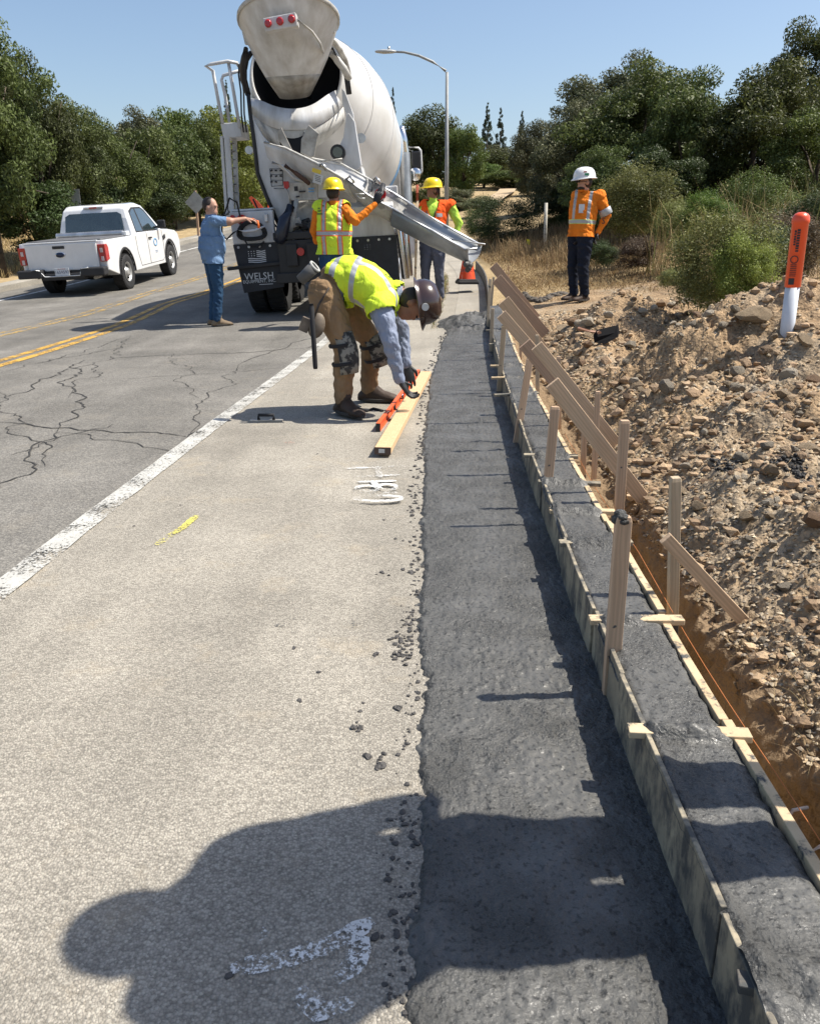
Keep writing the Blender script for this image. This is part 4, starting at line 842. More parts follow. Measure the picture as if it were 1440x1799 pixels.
for dx in (0, 5): tb(MB().tube([TL(x+dx, y, .75) for x, y in [(420, 112), (419, 130), (423, 160), (424, 200), (428, 232)]], .012, 6), 'hose', M_RUB)
# ladder and platform
def PL(x, y, yl=.75): return TL(x, y, yl)
plat = tb(MB().prism([PL(387, 216), PL(421, 214), PL(425, 240), PL(392, 242)], (0, .55, 0)), 'platform', M_TW, .01)
for pts in ([(391, 216, .75), (384, 180, .75), (374, 124, .75), (361, 115, .75), (371, 112, .72), (400, 107, .72), (416, 110, .75), (424, 124, .9)], [(403, 214, 1.2), (395, 165, 1.2), (389, 140, 1.2), (392, 132, 1.2), (405, 128, 1.2), (420, 124, 1.2)], [(421, 224, .75), (411, 165, .75), (401, 108, .75)]):
    tb(MB().tube([TL(*p) for p in pts], .024, 8), 'handrail', M_TW)
lad = MB()
for pl in ([(386, 238), (391, 239), (400, 378), (395, 378)], [(393, 240), (403, 240), (411, 378), (402, 378)]): lad.prism([PL(*p) for p in pl], (0, .06, 0))
lado = tb(lad, 'ladder', M_TW, .008)
tb(MB().prism([PL(407, 243, 1.0), PL(415, 243, 1.0), PL(420, 372, 1.0), PL(413, 372, 1.0)], (0, .05, 0)), 'ladder_rail', M_TWD, .006, par=lado)
for i in range(9): t_ = (i+.5)/9; a = PL(390+9*t_, 243+132*t_, .78); b = TL(411+7*t_, 244+130*t_, 1.02); tb(MB().tube([a, b], .014, 6), 'rung', M_TWD, par=lado)
tb(MB().tube([TL(396, 379, .8), TL(402, 372, .5), TL(412, 376, .7), TL(418, 370, .9)], .02, 6), 'ladder_foot', M_TWD, par=lado)
tb(MB().bar(TL(398, 382, .5), TL(480, 378, .6), .05, .07), 'cross_rail', M_TWD)
for pts in ([(438, 383, .4), (450, 395, .35), (468, 400, .35), (482, 396, .4)], [(470, 376, .4), (480, 392, .35), (490, 402, .3)], [(445, 350, 1.4), (452, 365, 1.2), (458, 378, 1.0)]): tb(MB().tube([TL(*p) for p in pts], .014, 6), 'hose', M_RUB)
# control box, reflector, ram, frame clutter
tb(MB().prism([TL(508, 319, .18), TL(558, 321, .18), TL(558, 351, .18), TL(508, 352, .18)], (0, .3, 0)), 'control_box', M_TWD, .01)
tb(MB().prism([TL(558, 320, .2), TL(574, 322, .2), TL(576, 347, .2), TL(558, 347, .2)], (0, .3, 0)), 'control_box', M_TW, .01)
for (x, y, w_, h_) in ((520, 331, .05, .06), (531, 336, .09, .02), (523, 345, .05, .02), (547, 331, .08, .02), (547, 336, .08, .015)): tb(MB().box(TL(x, y, .17), (w_, .01, h_)), 'control_label', M_BLUE if x > 540 else M_LETTER)
tb(MB().prism([TL(497, 318, .1), TL(507, 318, .1), TL(508, 328, .1), TL(504, 332, .1), TL(499, 330, .1)], (0, .04, 0)), 'red_reflector', M_RED, .006)
tb(MB().tube([TL(503, 332, .12), TL(508, 345, .14), TL(510, 356, .2)], .014, 6), 'reflector_stalk', M_TWD)
dec = MB()
for i in range(3):
    for j in range(3):
        if (i, j) != (2, 2): dec.box(TL(477+j*8+random.uniform(-1, 1), 299+i*10, .40), (.035, .004, .022), Matrix.Rotation(random.uniform(-.6, .6), 3, 'Y'))
tag(tb(dec, 'instruction_pictograms', M_LETTER), kind='stuff')
for a, b in (((474, 296), (496, 296)), ((496, 296), (497, 325)), ((497, 325), (477, 327)), ((474, 296), (477, 327)), ((475, 306), (497, 306)), ((476, 316), (497, 316)), ((481, 331), (499, 331))): tb(MB().tube([TL(*a, .40), TL(*b, .40)], .004, 4), 'pictogram_frame', M_LETTER)
tb(MB().tube([TL(511, 362, .1), TL(500, 385, .0), TL(494, 412, -.02), TL(490, 425, 0)], [.06, .085, .085, .07], 14), 'chute_ram', mat('ram_blue_black', (.02, .025, .04), .35))
tb(MB().tube([TL(521, 350, .2), TL(514, 390, .15), TL(508, 420, .15)], [.035, .03, .03], 10), 'strut', M_TWD); tb(MB().tube([TL(515, 352, .2), TL(516, 365, .2), TL(513, 380, .2)], .03, 8), 'strut', M_BLK)
tb(MB().lathe([(.0, -.35), (.2, -.33), (.26, -.25), (.26, .25), (.2, .33), (0, .35)], TL(545, 375, .75), (1, 0, .1), 28), 'water_tank', M_TWD)
cl = MB(); rr = random.Random(3)
for i in range(34):
    p = TL(rr.uniform(492, 560), rr.uniform(385, 425), rr.uniform(.05, .5)); cl.box(p, (rr.uniform(.04, .16), .1, rr.uniform(.03, .12)), Matrix.Rotation(rr.uniform(-.3, .3), 3, 'Y'), m=rr.choice([0, 0, 0, 1, 2]))
tag(tb(cl, 'valve_block', [M_BLK, M_ALU, M_TWD], .006), kind='stuff')
# right side: bright steel chute extensions hanging, exhaust, fuel tank
for pl, yl in (([(697, 398), (704, 398), (717, 489), (709, 490)], .25), ([(706, 403), (716, 405), (722, 484), (716, 486)], .6)):
    a = TL((pl[0][0]+pl[1][0])/2, pl[0][1], yl); b = TL((pl[2][0]+pl[3][0])/2, pl[2][1], yl); rings = []
    for t_ in (0, .02, .98, 1):
        c = a.lerp(b, t_); rings.append([c+V((math.cos(q)*.055*(1 if 0 < t_ < 1 else .9), math.sin(q)*.16, 0)) for q in np.linspace(0, 6.28, 21)[:-1]])
    tb(MB().loft(rings), 'folded_chute', M_CHR)
tb(MB().box((1.12, 4.4, .85), (.5, 1.5, .6)), 'fuel_tank', M_ALU, .1); tb(MB().box((-1.12, 4.4, .85), (.5, 1.5, .6)), 'tool_box', M_ALU, .05)
e0 = TL(709, 250, 5.6); tb(MB().tube([(e0.x, 5.6, 1.0), (e0.x, 5.6, e0.z-.3), (e0.x, 5.58, e0.z), (e0.x-.05, 5.5, e0.z+.28)], [.10, .10, .085, .08], 16), 'exhaust_stack', M_CHR)
tb(MB().lathe([(.115, 0), (.115, 1.1)], (e0.x, 5.6, 1.4), (0, 0, 1), 20), 'heat_shield', M_ALU)
# cab
cab = MB(); cab.box((0, 6.9, 1.65), (2.2, 1.9, 1.5)); cab.box((0, 6.85, 2.62), (2.1, 1.5, .55), taper=.9); tb(cab, 'cab', M_TW, .06)
tb(MB().box((0, 8.6, 1.35), (1.6, 1.6, 1.0), taper=.93), 'hood', M_TW, .08); tb(MB().box((0, 9.5, .7), (2.3, .3, .35)), 'front_bumper', M_CHR, .04)
for sx in (-1, 1):
    tb(MB().box((sx*1.105, 6.95, 2.05), (.02, 1.0, .6)), 'side_window', M_GLASS)
    tb(MB().box((sx*1.0, 7.4, 1.15), (.45, 1.3, .12)), 'front_fender', M_TW, .04)
tb(MB().box((0, 5.94, 2.4), (1.3, .02, .5)), 'rear_window', M_GLASS)
mir = [(716, 258, 6.9), (735, 259, 6.9), (739, 264, 6.9), (741, 300, 6.9), (735, 312, 6.9)]
tb(MB().tube([TL(*p) for p in mir], .022, 8), 'mirror_arm', M_TW); tb(MB().tube([TL(716, 262, 6.9), TL(724, 264, 6.9), TL(727, 300, 6.9), TL(733, 306, 6.9)], .015, 6), 'mirror_arm', M_TWD)
c = TL(731, 280, 6.9); mo = tb(MB().box(c, (.2, .07, .34)), 'mirror', M_BLK, .03); c = TL(730, 305, 6.9); tb(MB().ell(c, (.13, .07, .14)), 'round_mirror', M_CHR)
# ------------------------------------------------------------------ the pouring chute (hinged lengths)
def chute(name, secs, m_out, m_in, thick=.012, lip=True):
    """secs: (near rim px, far rim px, bottom px, depth of near rim, width in depth)"""
    rings = []
    for nr, fr, bt, yl, w in secs:
        a = TL(*nr, yl); b = TL(*fr, yl+w); c = TL(*bt, yl+w*.42); q = []
        for t_ in np.linspace(0, 1, 15):
            if t_ < .5: u_ = t_*2; p = a*(1-u_)**2+(a.lerp(c, 1)+(a-b)*.16)*2*u_*(1-u_)+c*u_*u_
            else: u_ = (t_-.5)*2; p = c*(1-u_)**2+(c*.25+b*.75+(b-a)*.12+V((0, 0, -.12)))*2*u_*(1-u_)+b*u_*u_
            q.append(p)
        rings.append(q)
    o = tb(MB().loft(rings, cap=False, closed=False), name, m_out, solid=thick)
    if lip:
        for k_ in (0, -1): tb(MB().tube([r[k_] for r in rings], .017, 7), 'chute_lip', M_TWD if m_out is M_TW else M_ALU, par=o)
    return o, rings
c1, r1 = chute('upper_chute', [((464, 249), (505, 255), (475, 280), .0, .5), ((500, 259), (548, 278), (500, 300), -.1, .52), ((556, 286), (600, 288), (570, 322), -.15, .5), ((618, 322), (655, 318), (640, 352), -.18, .48)], M_TW, M_TW)
c2, r2 = chute('middle_chute', [((606, 314), (646, 314), (626, 348), -.20, .48), ((652, 346), (690, 338), (660, 374), -.24, .46), ((700, 372), (728, 362), (702, 398), -.28, .45)], M_CHUTE, M_CHUTEIN)
c3, r3 = chute('end_chute', [((690, 367), (716, 356), (688, 396), -.29, .44), ((760, 405), (782, 396), (752, 430), -.5, .43), ((822, 441), (846, 431), (826, 463), -.7, .42)], M_STEEL, M_CHUTEIN)
for r_ in (r1[-1], r2[-1], r2[0]): tb(MB().tube(r_, .022, 6), 'chute_flange', M_CHUTE)
# concrete lying in the chute
rows = []
allr = [r1[2], r1[3], r2[1], r3[0], r3[1]]
for r_ in allr:
    c = r_[7]; a = r_[3]; b = r_[10]; rows.append([a*.75+c*.25+V((0, 0, .02)), (a+b)/2*.6+c*.4+V((0, 0, .03)), b*.75+c*.25+V((0, 0, .02))])
tb(MB().loft(rows, cap=False, closed=False), 'concrete_stream', M_CONC)
tip = r3[-1]; mb = MB()
for i in range(14): mb.ell(tip[3].lerp(tip[7], random.random())+V((random.uniform(-.05, .02), -.02, random.uniform(-.10, .0))), (.035, .03, .04), n=8, k=6)
tb(mb, 'concrete_drip', M_CONC)
tb(MB().tube([tip[0]+V((-.05, 0, .02)), tip[0]+V((.12, .0, .03))], .02, 6), 'chute_hook', M_ALU); tb(MB().tube([TL(790, 420, -.4), TL(852, 429, -.3)], .014, 6), 'chute_hook', M_ALU)
# brackets, handle, stickers, cross bar, latches
tb(MB().tube([TL(563, 283, -.18), TL(600, 279, .35)], .018, 6), 'chute_crossbar', M_TWD)
for (x, y, yl) in ((565, 291, -.2), (614, 313, -.22), (660, 315, .25)): tb(MB().tube([TL(x-5, y+1, yl), TL(x, y-4, yl), TL(x+5, y+1, yl), TL(x+8, y+8, yl)], .02, 6), 'chute_latch', M_ALU)
tb(MB().tube([TL(640, 340, -.42), TL(624, 340, -.42), TL(632, 348, -.42), TL(641, 348, -.42)], .010, 6), 'chute_handle', M_TW)
tb(MB().tube([TL(652, 336, .0), TL(656, 322, .2), TL(660, 316, .3)], .012, 6), 'chute_chain', M_BLK)
tb(MB().tube([TL(662, 352, -.3), TL(668, 338, -.2), TL(673, 324, -.1)], [.05, .05, .035], 10), 'latch_lever', M_BLK)
s1 = TL(556, 300, -.42); tb(MB().box(s1, (.12, .004, .05), Matrix.Rotation(.35, 3, 'Y')), 'warning_sticker', M_YELP); tb(MB().box(s1+V((.01, -.003, -.10)), (.12, .004, .12), Matrix.Rotation(.35, 3, 'Y')), 'warning_sticker', M_TW)
for k_ in range(4): tb(MB().box(s1+V((.01, -.006, -.06-.022*k_)), (.08, .004, .006), Matrix.Rotation(.35, 3, 'Y')), 'sticker_print', M_LETTER)
tb(MB().tube([TL(500, 290, -.1), TL(520, 304, -.05), TL(536, 316, .0), TL(543, 322, .05)], .03, 8), 'chute_fold_bar', mat('rusty_bar', (.10, .055, .04), .8)); tb(MB().tube([TL(478, 285, -.1), TL(495, 290, -.1), TL(515, 312, -.05), TL(530, 318, 0), TL(545, 318, .1)], .02, 8), 'chute_support', M_TWD)
# ------------------------------------------------------------------ people
def cloth(name, c, var=.12, scale=22, b=.012, rough=.85, col2=None, stretch=(1, 1, .35)): return mat(name, c, rough, var=var, vscale=5, bump=b*1.6, bscale=scale, spec=.2, col2=col2, stretch=stretch)
M_SKIN = mat('skin_tan', (.42, .22, .14), .55, var=.10, vscale=9); M_SKIND = mat('skin_brown', (.27, .125, .075), .55, var=.10, vscale=9); M_SKINL = mat('skin_light', (.44, .24, .165), .55, var=.10, vscale=9)
M_HAIR = mat('dark_hair', (.022, .013, .009), .6, var=.3, vscale=30, bump=.004, bscale=120)
M_GLOVE = mat('black_glove', (.022, .023, .024), .55, var=.3, bump=.003, bscale=60); M_GLOVEW = mat('pale_glove', (.5, .5, .46), .8)
M_LIME = cloth('lime_mesh', (.64, .82, .05), .08, 26, .010, .7); M_ORSH = cloth('orange_shirt', (.80, .22, .02), .12, 20, .02); M_ORV = cloth('orange_vest', (.85, .11, .015), .08, 24, .012)
M_LIMESH = cloth('lime_shirt', (.50, .78, .10), .10, 20, .018); M_BLUESH = cloth('blue_shirt', (.17, .27, .42), .10, 24, .014, col2=(.11, .19, .33)); M_GREYSH = cloth('grey_blue_shirt', (.26, .30, .40), .10, 22, .02, .6)
M_TANP = cloth('brown_work_trousers', (.30, .20, .115), .15, 14, .022, col2=(.18, .115, .062)); M_JEAN = cloth('blue_jeans', (.035, .085, .16), .2, 14, .015, col2=(.015, .04, .085)); M_GREYP = cloth('grey_trousers', (.10, .11, .15), .15, 14, .02); M_NAVY = cloth('navy_trousers', (.012, .017, .032), .2, 14, .016)
M_BOOT = mat('brown_boot', (.055, .032, .02), .7, var=.2, bump=.004, bscale=50); M_BOOTT = mat('tan_boot', (.22, .16, .10), .8, var=.15, bump=.004, bscale=50); M_SOLE = mat('boot_sole', (.05, .045, .04), .9)
M_REFL = mat('reflective_tape', (.40, .41, .42), .45, metal=.2, var=.06); M_TRIM = mat('dark_trim', (.015, .015, .018), .8); M_ORTR = mat('orange_trim', (.85, .16, .02), .7, var=.05)
M_HATY = mat('yellow_helmet', (.82, .60, .0), .3, var=.04, coat=.3); M_HATW = mat('white_helmet', (.76, .76, .75), .3, var=.04, coat=.3); M_HATB = mat('dark_brown_helmet', (.045, .024, .020), .22, var=.12, coat=.6)
M_PAD = splat('muddy_kneepad', (.04, .04, .042), (.02, .02, .02), .50, 18, cc=(.24, .23, .20)); M_LEATH = mat('belt_leather', (.06, .045, .035), .6, var=.2)

def evalmesh(o):
    dg = bpy.context.evaluated_depsgraph_get(); e_ = o.evaluated_get(dg); return bpy.data.meshes.new_from_object(e_)
def hand(mb, w, d, pn, m, k=1.0, curl=.5, thumb=1, spread=.0):
    """palm with four bent fingers and a thumb; d along the hand, pn palm normal"""
    d = V(d).normalized(); pn = V(pn); pn = (pn-d*pn.dot(d)).normalized(); s_ = d.cross(pn); w = V(w)
    rg = []
    for t_, hw, ht in ((-.02, .026, .022), (0, .030, .020), (.04, .042, .017), (.085, .043, .015), (.098, .038, .012)):
        c = w+d*t_*k; rg.append([c+s_*math.cos(a)*hw*k+pn*math.sin(a)*ht*k for a in np.linspace(0, 2*math.pi, 11)[:-1]])
    mb.loft(rg, m=m)
    for i, ln in enumerate((.068, .078, .072, .056)):
        off = (-.032+.0212*i)*k; p = w+d*.090*k+s_*off; dd = (d+s_*(i-1.5)*.06*(1+spread)).normalized(); pts = [p-d*.02*k, p]; ang = 0
        for seg, fr in enumerate((.45, .32, .23)):
            ang += curl*(.55 if seg == 0 else .75); v = dd*math.cos(ang)+pn*math.sin(ang); p = p+v*ln*fr*k; pts.append(p)
        mb.tube(pts, [.0095*k, .0095*k, .009*k, .0082*k, .0065*k], 7, m)
    p = w+d*.02*k-s_*.03*k*thumb; q = p-s_*.026*k*thumb+d*.03*k+pn*.010*k; r_ = q+d*.028*k-s_*.004*thumb*k+pn*.018*k*(.4+curl)
    mb.tube([w+d*.012*k-s_*.012*k*thumb, p, q, r_], [.014*k, .0125*k, .011*k, .008*k], 7, m)
def boot(par, heel, toe, m, hgt=.15, k=1.0, up=V((0, 0, 1))):
    heel, toe = V(heel), V(toe); d = (toe-heel); L_ = d.length; d.normalize(); s_ = d.cross(up).normalized(); u_ = s_.cross(d)
    mb = MB(); rg = []
    for t_, hw, h_ in ((-.02, .030, .05), (.03, .040, .10), (.12, .042, .115), (.18, .044, .075), (.23, .047, .062), (.28, .040, .048), (.305, .020, .03)):
        c = heel+d*t_*L_/.30; rg.append([c+s_*math.cos(a)*hw*k+u_*(.02+(h_-.02)*max(0, math.sin(a))*k if math.sin(a) > 0 else .012) for a in np.linspace(0, 2*math.pi, 15)[:-1]])
    mb.loft(rg)
    ank = heel+d*.07; mb.loft([[ank+u_*(h_)+s_*math.cos(a)*.046*k*r_+d*math.sin(a)*.056*k*r_ for a in np.linspace(0, 2*math.pi, 15)[:-1]] for h_, r_ in ((.04, .9), (.09, .95), (hgt, 1.0), (hgt+.005, .9))])
    b = mb.build('boot', m, par); so_ = MB(); rg = []
    for h_ in (0, .022): rg.append([heel+u_*h_+d*(-.03+.345*(.5-.5*math.cos(a)))*L_/.3+s_*math.sin(a)*(.050+.004*math.cos(a))*k for a in np.linspace(0, 2*math.pi, 21)[:-1]])
    so_.loft(rg, smooth=False); so_.build('sole', M_SOLE, b, bevel=.004)
def hardhat(par, c, up, fwd, m, full=False, k=1.0):
    """c: centre of the skull; the shell sits on it"""
    up = V(up).normalized(); fwd = V(fwd); fwd = (fwd-up*fwd.dot(up)).normalized(); s_ = fwd.cross(up); mb = MB(); rg = []; N = 36
    for r_, h_ in ((.158, .035), (.160, .040), (.137, .048), (.134, .07), (.128, .10), (.112, .135), (.085, .162), (.045, .178), (.004, .182)):
        q = []
        for i in range(N):
            a = 2*math.pi*i/N; f_, g_ = math.cos(a), math.sin(a); rr_ = r_; hh = h_
            if h_ < .045:
                if not full: rr_ = .136+(.055*max(0, f_)**2.2+.012); 
                else: rr_ = .156+.012*max(0, f_)**2
                hh = h_-.018*max(0, f_)
            rid = .004 if (abs(g_) < .12 or abs(abs(g_)-.36) < .09) and h_ > .06 and h_ < .17 else 0
            q.append(V(c)+fwd*f_*(rr_*1.08+rid)*k+s_*g_*(rr_*.93)*k+up*(hh+rid)*k)
        rg.append(q)
    mb.loft(rg, cap=False); return mb.build('hard_hat', m, par, solid=.004)
def person(name, label, J, m, group=None, fat=1.0, head_fwd=(0, -1, 0), head_up=(0, 0, 1), cat='person', voxel=.011, baggy=1.0, handk=1.0, hands=None, belly=0, finger=(.5, .5), palm=None):
    """J: joints of the pose in place coordinates; m: materials for shirt, sleeve, forearm, trousers, skin, hand"""
    base = V(J['base']); root = empty('person', base, label, cat, group); inv = Matrix.Translation(-base)
    J = {k_: V(p)-base for k_, p in J.items()}
    pel, chest, neck, head = J['pelvis'], J['chest'], J['neck'], J['head']
    mb = MB(); segs = []
    side = (J['shR']-J['shL']).normalized(); hs = (J['hipR']-J['hipL']).normalized()
    ax = (chest-pel); 
    def cap(a, b, r0, r1, reg):
        mb.cone(a, b, r0, r1, 14); mb.ell(a, (r0,)*3, n=12, k=8); mb.ell(b, (r1,)*3, n=12, k=8); segs.append((np.array(a), np.array(b), (r0+r1)/2, reg))
    # torso
    rg = []; fw = ax.normalized().cross(side).normalized()*-1; fw = side.cross(ax.normalized()).normalized()
    def ringe(c, s_, f_, ra, rb): return [c+s_*math.cos(a)*ra+f_*math.sin(a)*rb for a in np.linspace(0, 2*math.pi, 21)[:-1]]
    mid = J.get('mid', pel.lerp(chest, .5))
    path = [(-.16, .10, .085), (-.06, .165, .125), (.08, .168, .128), (.3, .160+.02*belly, .120+.05*belly), (.55, .168+.01*belly, .122+.03*belly), (.8, .185, .125), (.98, .19, .115), (1.08, .16, .09), (1.16, .09, .065)]
    L_ = ax.length
    for t_, ra, rb in path:
        p = (pel*(1-t_)**2+mid*2*t_*(1-t_)*1.0+chest*t_*t_) if 'mid' in J and 0 < t_ < 1 else pel+ax*t_
        s_ = hs.lerp(side, min(1, max(0, t_))).normalized(); f_ = s_.cross(ax.normalized()).normalized(); rg.append(ringe(p, s_, f_, ra*fat, rb*fat))
    mb.loft(rg); segs.append((np.array(pel+ax*.05), np.array(chest+ax*.05), .13*fat, 0)); segs.append((np.array(pel-ax*.12), np.array(pel-ax*.02), .13*fat, 3))
    cap(neck-(head-neck)*.5, neck.lerp(head, .45), .062, .056, 4)
    # head
    hu = V(head_up).normalized(); hf = V(head_fwd); hf = (hf-hu*hf.dot(hu)).normalized(); hsd = hf.cross(hu); R = Matrix((hsd, hf, hu)).transposed()
    mb.ell(head+hu*.02-hf*.005, (.076, .096, .108), R, 18, 12); mb.ell(head+hf*.022-hu*.055, (.060, .072, .070), R, 14, 10); mb.ell(head+hf*.055-hu*.088, (.032, .034, .026), R, 10, 8)
    mb.loft([[head+hf*(.088+o_)+hu*h_+hsd*x_*w_ for x_, o_ in ((-1, -.02), (0, .0+d_), (1, -.02))] for h_, w_, d_ in ((.018, .010, .0), (-.005, .013, .012), (-.025, .019, .026), (-.034, .012, .008))], closed=True)
    mb.ell(head+hf*.084-hu*.056, (.026, .014, .011), R, 10, 6); mb.ell(head+hf*.086+hu*.022, (.045, .014, .010), R, 12, 6)
    for sg in (-1, 1): mb.ell(head+hsd*sg*.080-hf*.005-hu*.012, (.012, .022, .033), R, 10, 8)
    segs.append((np.array(head-hu*.03), np.array(head+hu*.03), .09, 4))
    for s_ in 'LR':
        sg = -1 if s_ == 'L' else 1
        cap(J['sh'+s_], J['el'+s_], .066*fat*baggy, .050*fat*baggy, 1); cap(J['el'+s_], J['wr'+s_], .048*baggy if m[2] is not m[4] else .043, .034*baggy if m[2] is not m[4] else .029, 2)
        cap(J['hip'+s_], J['kn'+s_], .098*fat*baggy, .070*baggy, 3); cap(J['kn'+s_], J['an'+s_], .068*baggy, .056*baggy, 3)
        cap(chest.lerp(J['sh'+s_], .35), J['sh'+s_]*.98+chest*.02, .085*fat, .068*fat, 0); segs[-1] = (segs[-1][0], segs[-1][1], .075, 0)
    o = mb.build('body', list(m), root, fix=False); md = o.modifiers.new('r', 'REMESH'); md.mode = 'VOXEL'; md.voxel_size = voxel; md.use_smooth_shade = True
    sm_ = o.modifiers.new('s', 'SMOOTH'); sm_.factor = .5; sm_.iterations = 3
    me = evalmesh(o); o.modifiers.clear(); old = o.data; o.data = me; bpy.data.meshes.remove(old)
    me.materials.clear(); [me.materials.append(x) for x in m]
    n = len(me.vertices); co = np.empty(n*3, np.float32); me.vertices.foreach_get('co', co); co = co.reshape(-1, 3)
    no = np.empty(n*3, np.float32); me.vertices.foreach_get('normal', no); no = no.reshape(-1, 3)
    D = []
    for a, b, r_, reg in segs:
        ab = b-a; t_ = np.clip(((co-a)@ab)/max(1e-9, ab@ab), 0, 1); D.append(np.linalg.norm(co-(a+t_[:, None]*ab), axis=1)-r_)
    reg = np.array([s[3] for s in segs])[np.argmin(np.array(D), 0)]
    if m[2] is m[4]: # short sleeves end above the elbow: recolour by distance along the upper arm
        for s_ in 'LR':
            a, b = np.array(J['sh'+s_]), np.array(J['el'+s_]); ab = b-a; t_ = ((co-a)@ab)/(ab@ab); reg = np.where((reg == 1) & (t_ > .82), 2, reg)
    # folds in the cloth
    w_ = np.where(np.isin(reg, [0, 3]), 1.0, np.where(reg == 1, .8, np.where((reg == 2) & (m[2] is not m[4]), .8, 0)))
    fold = np.abs(fbm(co[:, 0]*9+co[:, 1]*6, co[:, 2]*15+co[:, 1]*5+co[:, 0]*7, 3, hash(label) % 97))*2-.3
    co2 = co+no*(w_*fold*.013)[:, None]; me.vertices.foreach_set('co', co2.astype(np.float32).ravel())
    fr = np.zeros(len(me.polygons), np.int32); pv = [p.vertices[0] for p in me.polygons]; fr = reg[np.array(pv)].astype(np.int32)
    mmap = np.array([0, 1, 2, 3, 4]); me.polygons.foreach_set('material_index', mmap[fr]); me.update()
    # hands belong to the same body mesh
    hm = MB()
    for s_, sg, q_ in (('L', -1, 0), ('R', 1, 1)):
        hd, pn = (hands or {}).get(s_, (None, None)); d_ = hd or (J['wr'+s_]-J['el'+s_]); pn = pn or V((-sg, 0, 0))
        hand(hm, J['wr'+s_]+V(d_).normalized()*.01, d_, pn, 5, handk, finger[q_], thumb=sg)
    bm = bmesh.new(); bm.from_mesh(me); off = {}
    hme = bpy.data.meshes.new('h'); hme.from_pydata(hm.v, [], hm.f); hme.polygons.foreach_set('material_index', [5]*len(hm.f)); hme.polygons.foreach_set('use_smooth', [True]*len(hm.f)); bm.from_mesh(hme); bm.to_mesh(me); bm.free(); bpy.data.meshes.remove(hme)
    # eyes
    for sg in (-1, 1):
        e_ = MB().ell(head+hf*.089+hsd*sg*.031+hu*.002, (.0125, .007, .0065), R, 10, 6).build('eye', M_TRIM, root)
    root['_'] = 0; del root['_']
    return dict(root=root, J=J, co=co2, reg=reg, me=me, side=side, fw=fw, pel=pel, chest=chest, ax=ax, R=R, hf=hf, hu=hu, hsd=hsd, head=head)
def shell(P, name, mats, t0, t1, off, cuts, pick, keep=None, regs=(0,), par=None, vneck=None, armcut=.06, wave=.006, seed=1):
    """a garment: the body's skin pushed out, cut by planes into bands. cuts: (axis 't' along torso or 's' across, value); pick(t, s, f) -> material"""
    me = P['me']; J = P['J']; co = P['co']; bm = bmesh.new(); bm.from_mesh(me); ax = P['ax']; L_ = ax.length; a = ax.normalized(); s_ = P['side']; s_ = (s_-a*s_.dot(a)).normalized(); f_ = s_.cross(a); pel = P['pel']
    def tsf(p): d = p-pel; return d.dot(a)/L_, d.dot(s_), d.dot(f_)
    reg = P['reg']; nv = len(reg); bm.verts.ensure_lookup_table()
    dele = []
    for f in bm.faces:
        if any(v.index >= nv for v in f.verts): dele.append(f); continue
        c = f.calc_center_median(); t, s, d = tsf(c)
        rg = [int(reg[v.index]) for v in f.verts]; bad = t < t0-.05 or t > t1+.3 or not any(r in regs or (r == 1 and min((c-J['shL']).length, (c-J['shR']).length) < armcut) or (r == 3 and 3 in regs and t > t0-.06 and abs(s) < .24 and (c-J['knL']).length > .3 and (c-J['knR']).length > .3) for r in rg)
        if t > .9 and (c-P['J']['neck']).length < .075: bad = True
        if bad or (keep and not keep(t, s, d)): dele.append(f)
    bmesh.ops.delete(bm, geom=dele, context='FACES')
    bm.normal_update(); r = random.Random(seed)
    for v in bm.verts: v.co += v.normal*(off+wave*float(fbm(v.co.x*14+v.co.y*9, v.co.z*9+seed, 3, seed)))
    for kind, val in cuts:
        if kind == 't': co_, no_ = pel+a*val*L_, a
        else: co_, no_ = pel+s_*val, s_
        bmesh.ops.bisect_plane(bm, geom=bm.verts[:]+bm.edges[:]+bm.faces[:], plane_co=co_, plane_no=no_)
    dd = [f for f in bm.faces if tsf(f.calc_center_median())[0] < t0]
    bmesh.ops.delete(bm, geom=dd, context='FACES')
    for f in bm.faces:
        t, s, d = tsf(f.calc_center_median()); f.material_index = pick(t, s, d); f.smooth = True
    m2 = bpy.data.meshes.new(name); bm.to_mesh(m2); bm.free(); [m2.materials.append(x) for x in mats]
    o = bpy.data.objects.new(name, m2); COL.objects.link(o); o.parent = P['root']; sd_ = o.modifiers.new('solid', 'SOLIDIFY'); sd_.thickness = .005; return o
def standing(base, h, yaw, m=None, lean=0, hipdrop=0, arms=None, step=.0):
    """joints of a standing person facing yaw (0 = away from the camera, pi = towards it)"""
    f = V((math.sin(yaw), math.cos(yaw), 0)); r = V((math.cos(yaw), -math.sin(yaw), 0)); k = h/1.78; b = V(base); u = V((0, 0, 1)); J = {'base': b}
    J['pelvis'] = b+u*.96*k; J['chest'] = b+u*1.39*k+f*lean; J['neck'] = b+u*1.50*k+f*lean*1.1; J['head'] = b+u*1.645*k+f*(lean*1.1+.02)
    for s_, sg in (('L', -1), ('R', 1)):
        J['sh'+s_] = b+u*1.41*k+r*sg*.185*k+f*lean; J['el'+s_] = b+u*1.13*k+r*sg*.25*k+f*(lean*.6-.02); J['wr'+s_] = b+u*.90*k+r*sg*.24*k+f*.08
        J['hip'+s_] = b+u*.90*k+r*sg*.095*k; J['kn'+s_] = b+u*.50*k+r*sg*.105*k+f*(.02+sg*step*.5); J['an'+s_] = b+u*.11*k+r*sg*.115*k+f*(-.03+sg*step)
    return J, f, r
def boots(P, J, f, m, k=1.0, ln=.27):
    for s_ in 'LR':
        a = V(J['an'+s_])-V(J['base']); h_ = V((a.x, a.y, a.z-.10))-V(f[s_] if isinstance(f, dict) else f)*.06; d = V(f[s_] if isinstance(f, dict) else f).normalized(); boot(P['root'], h_, h_+d*ln, m, k=k)
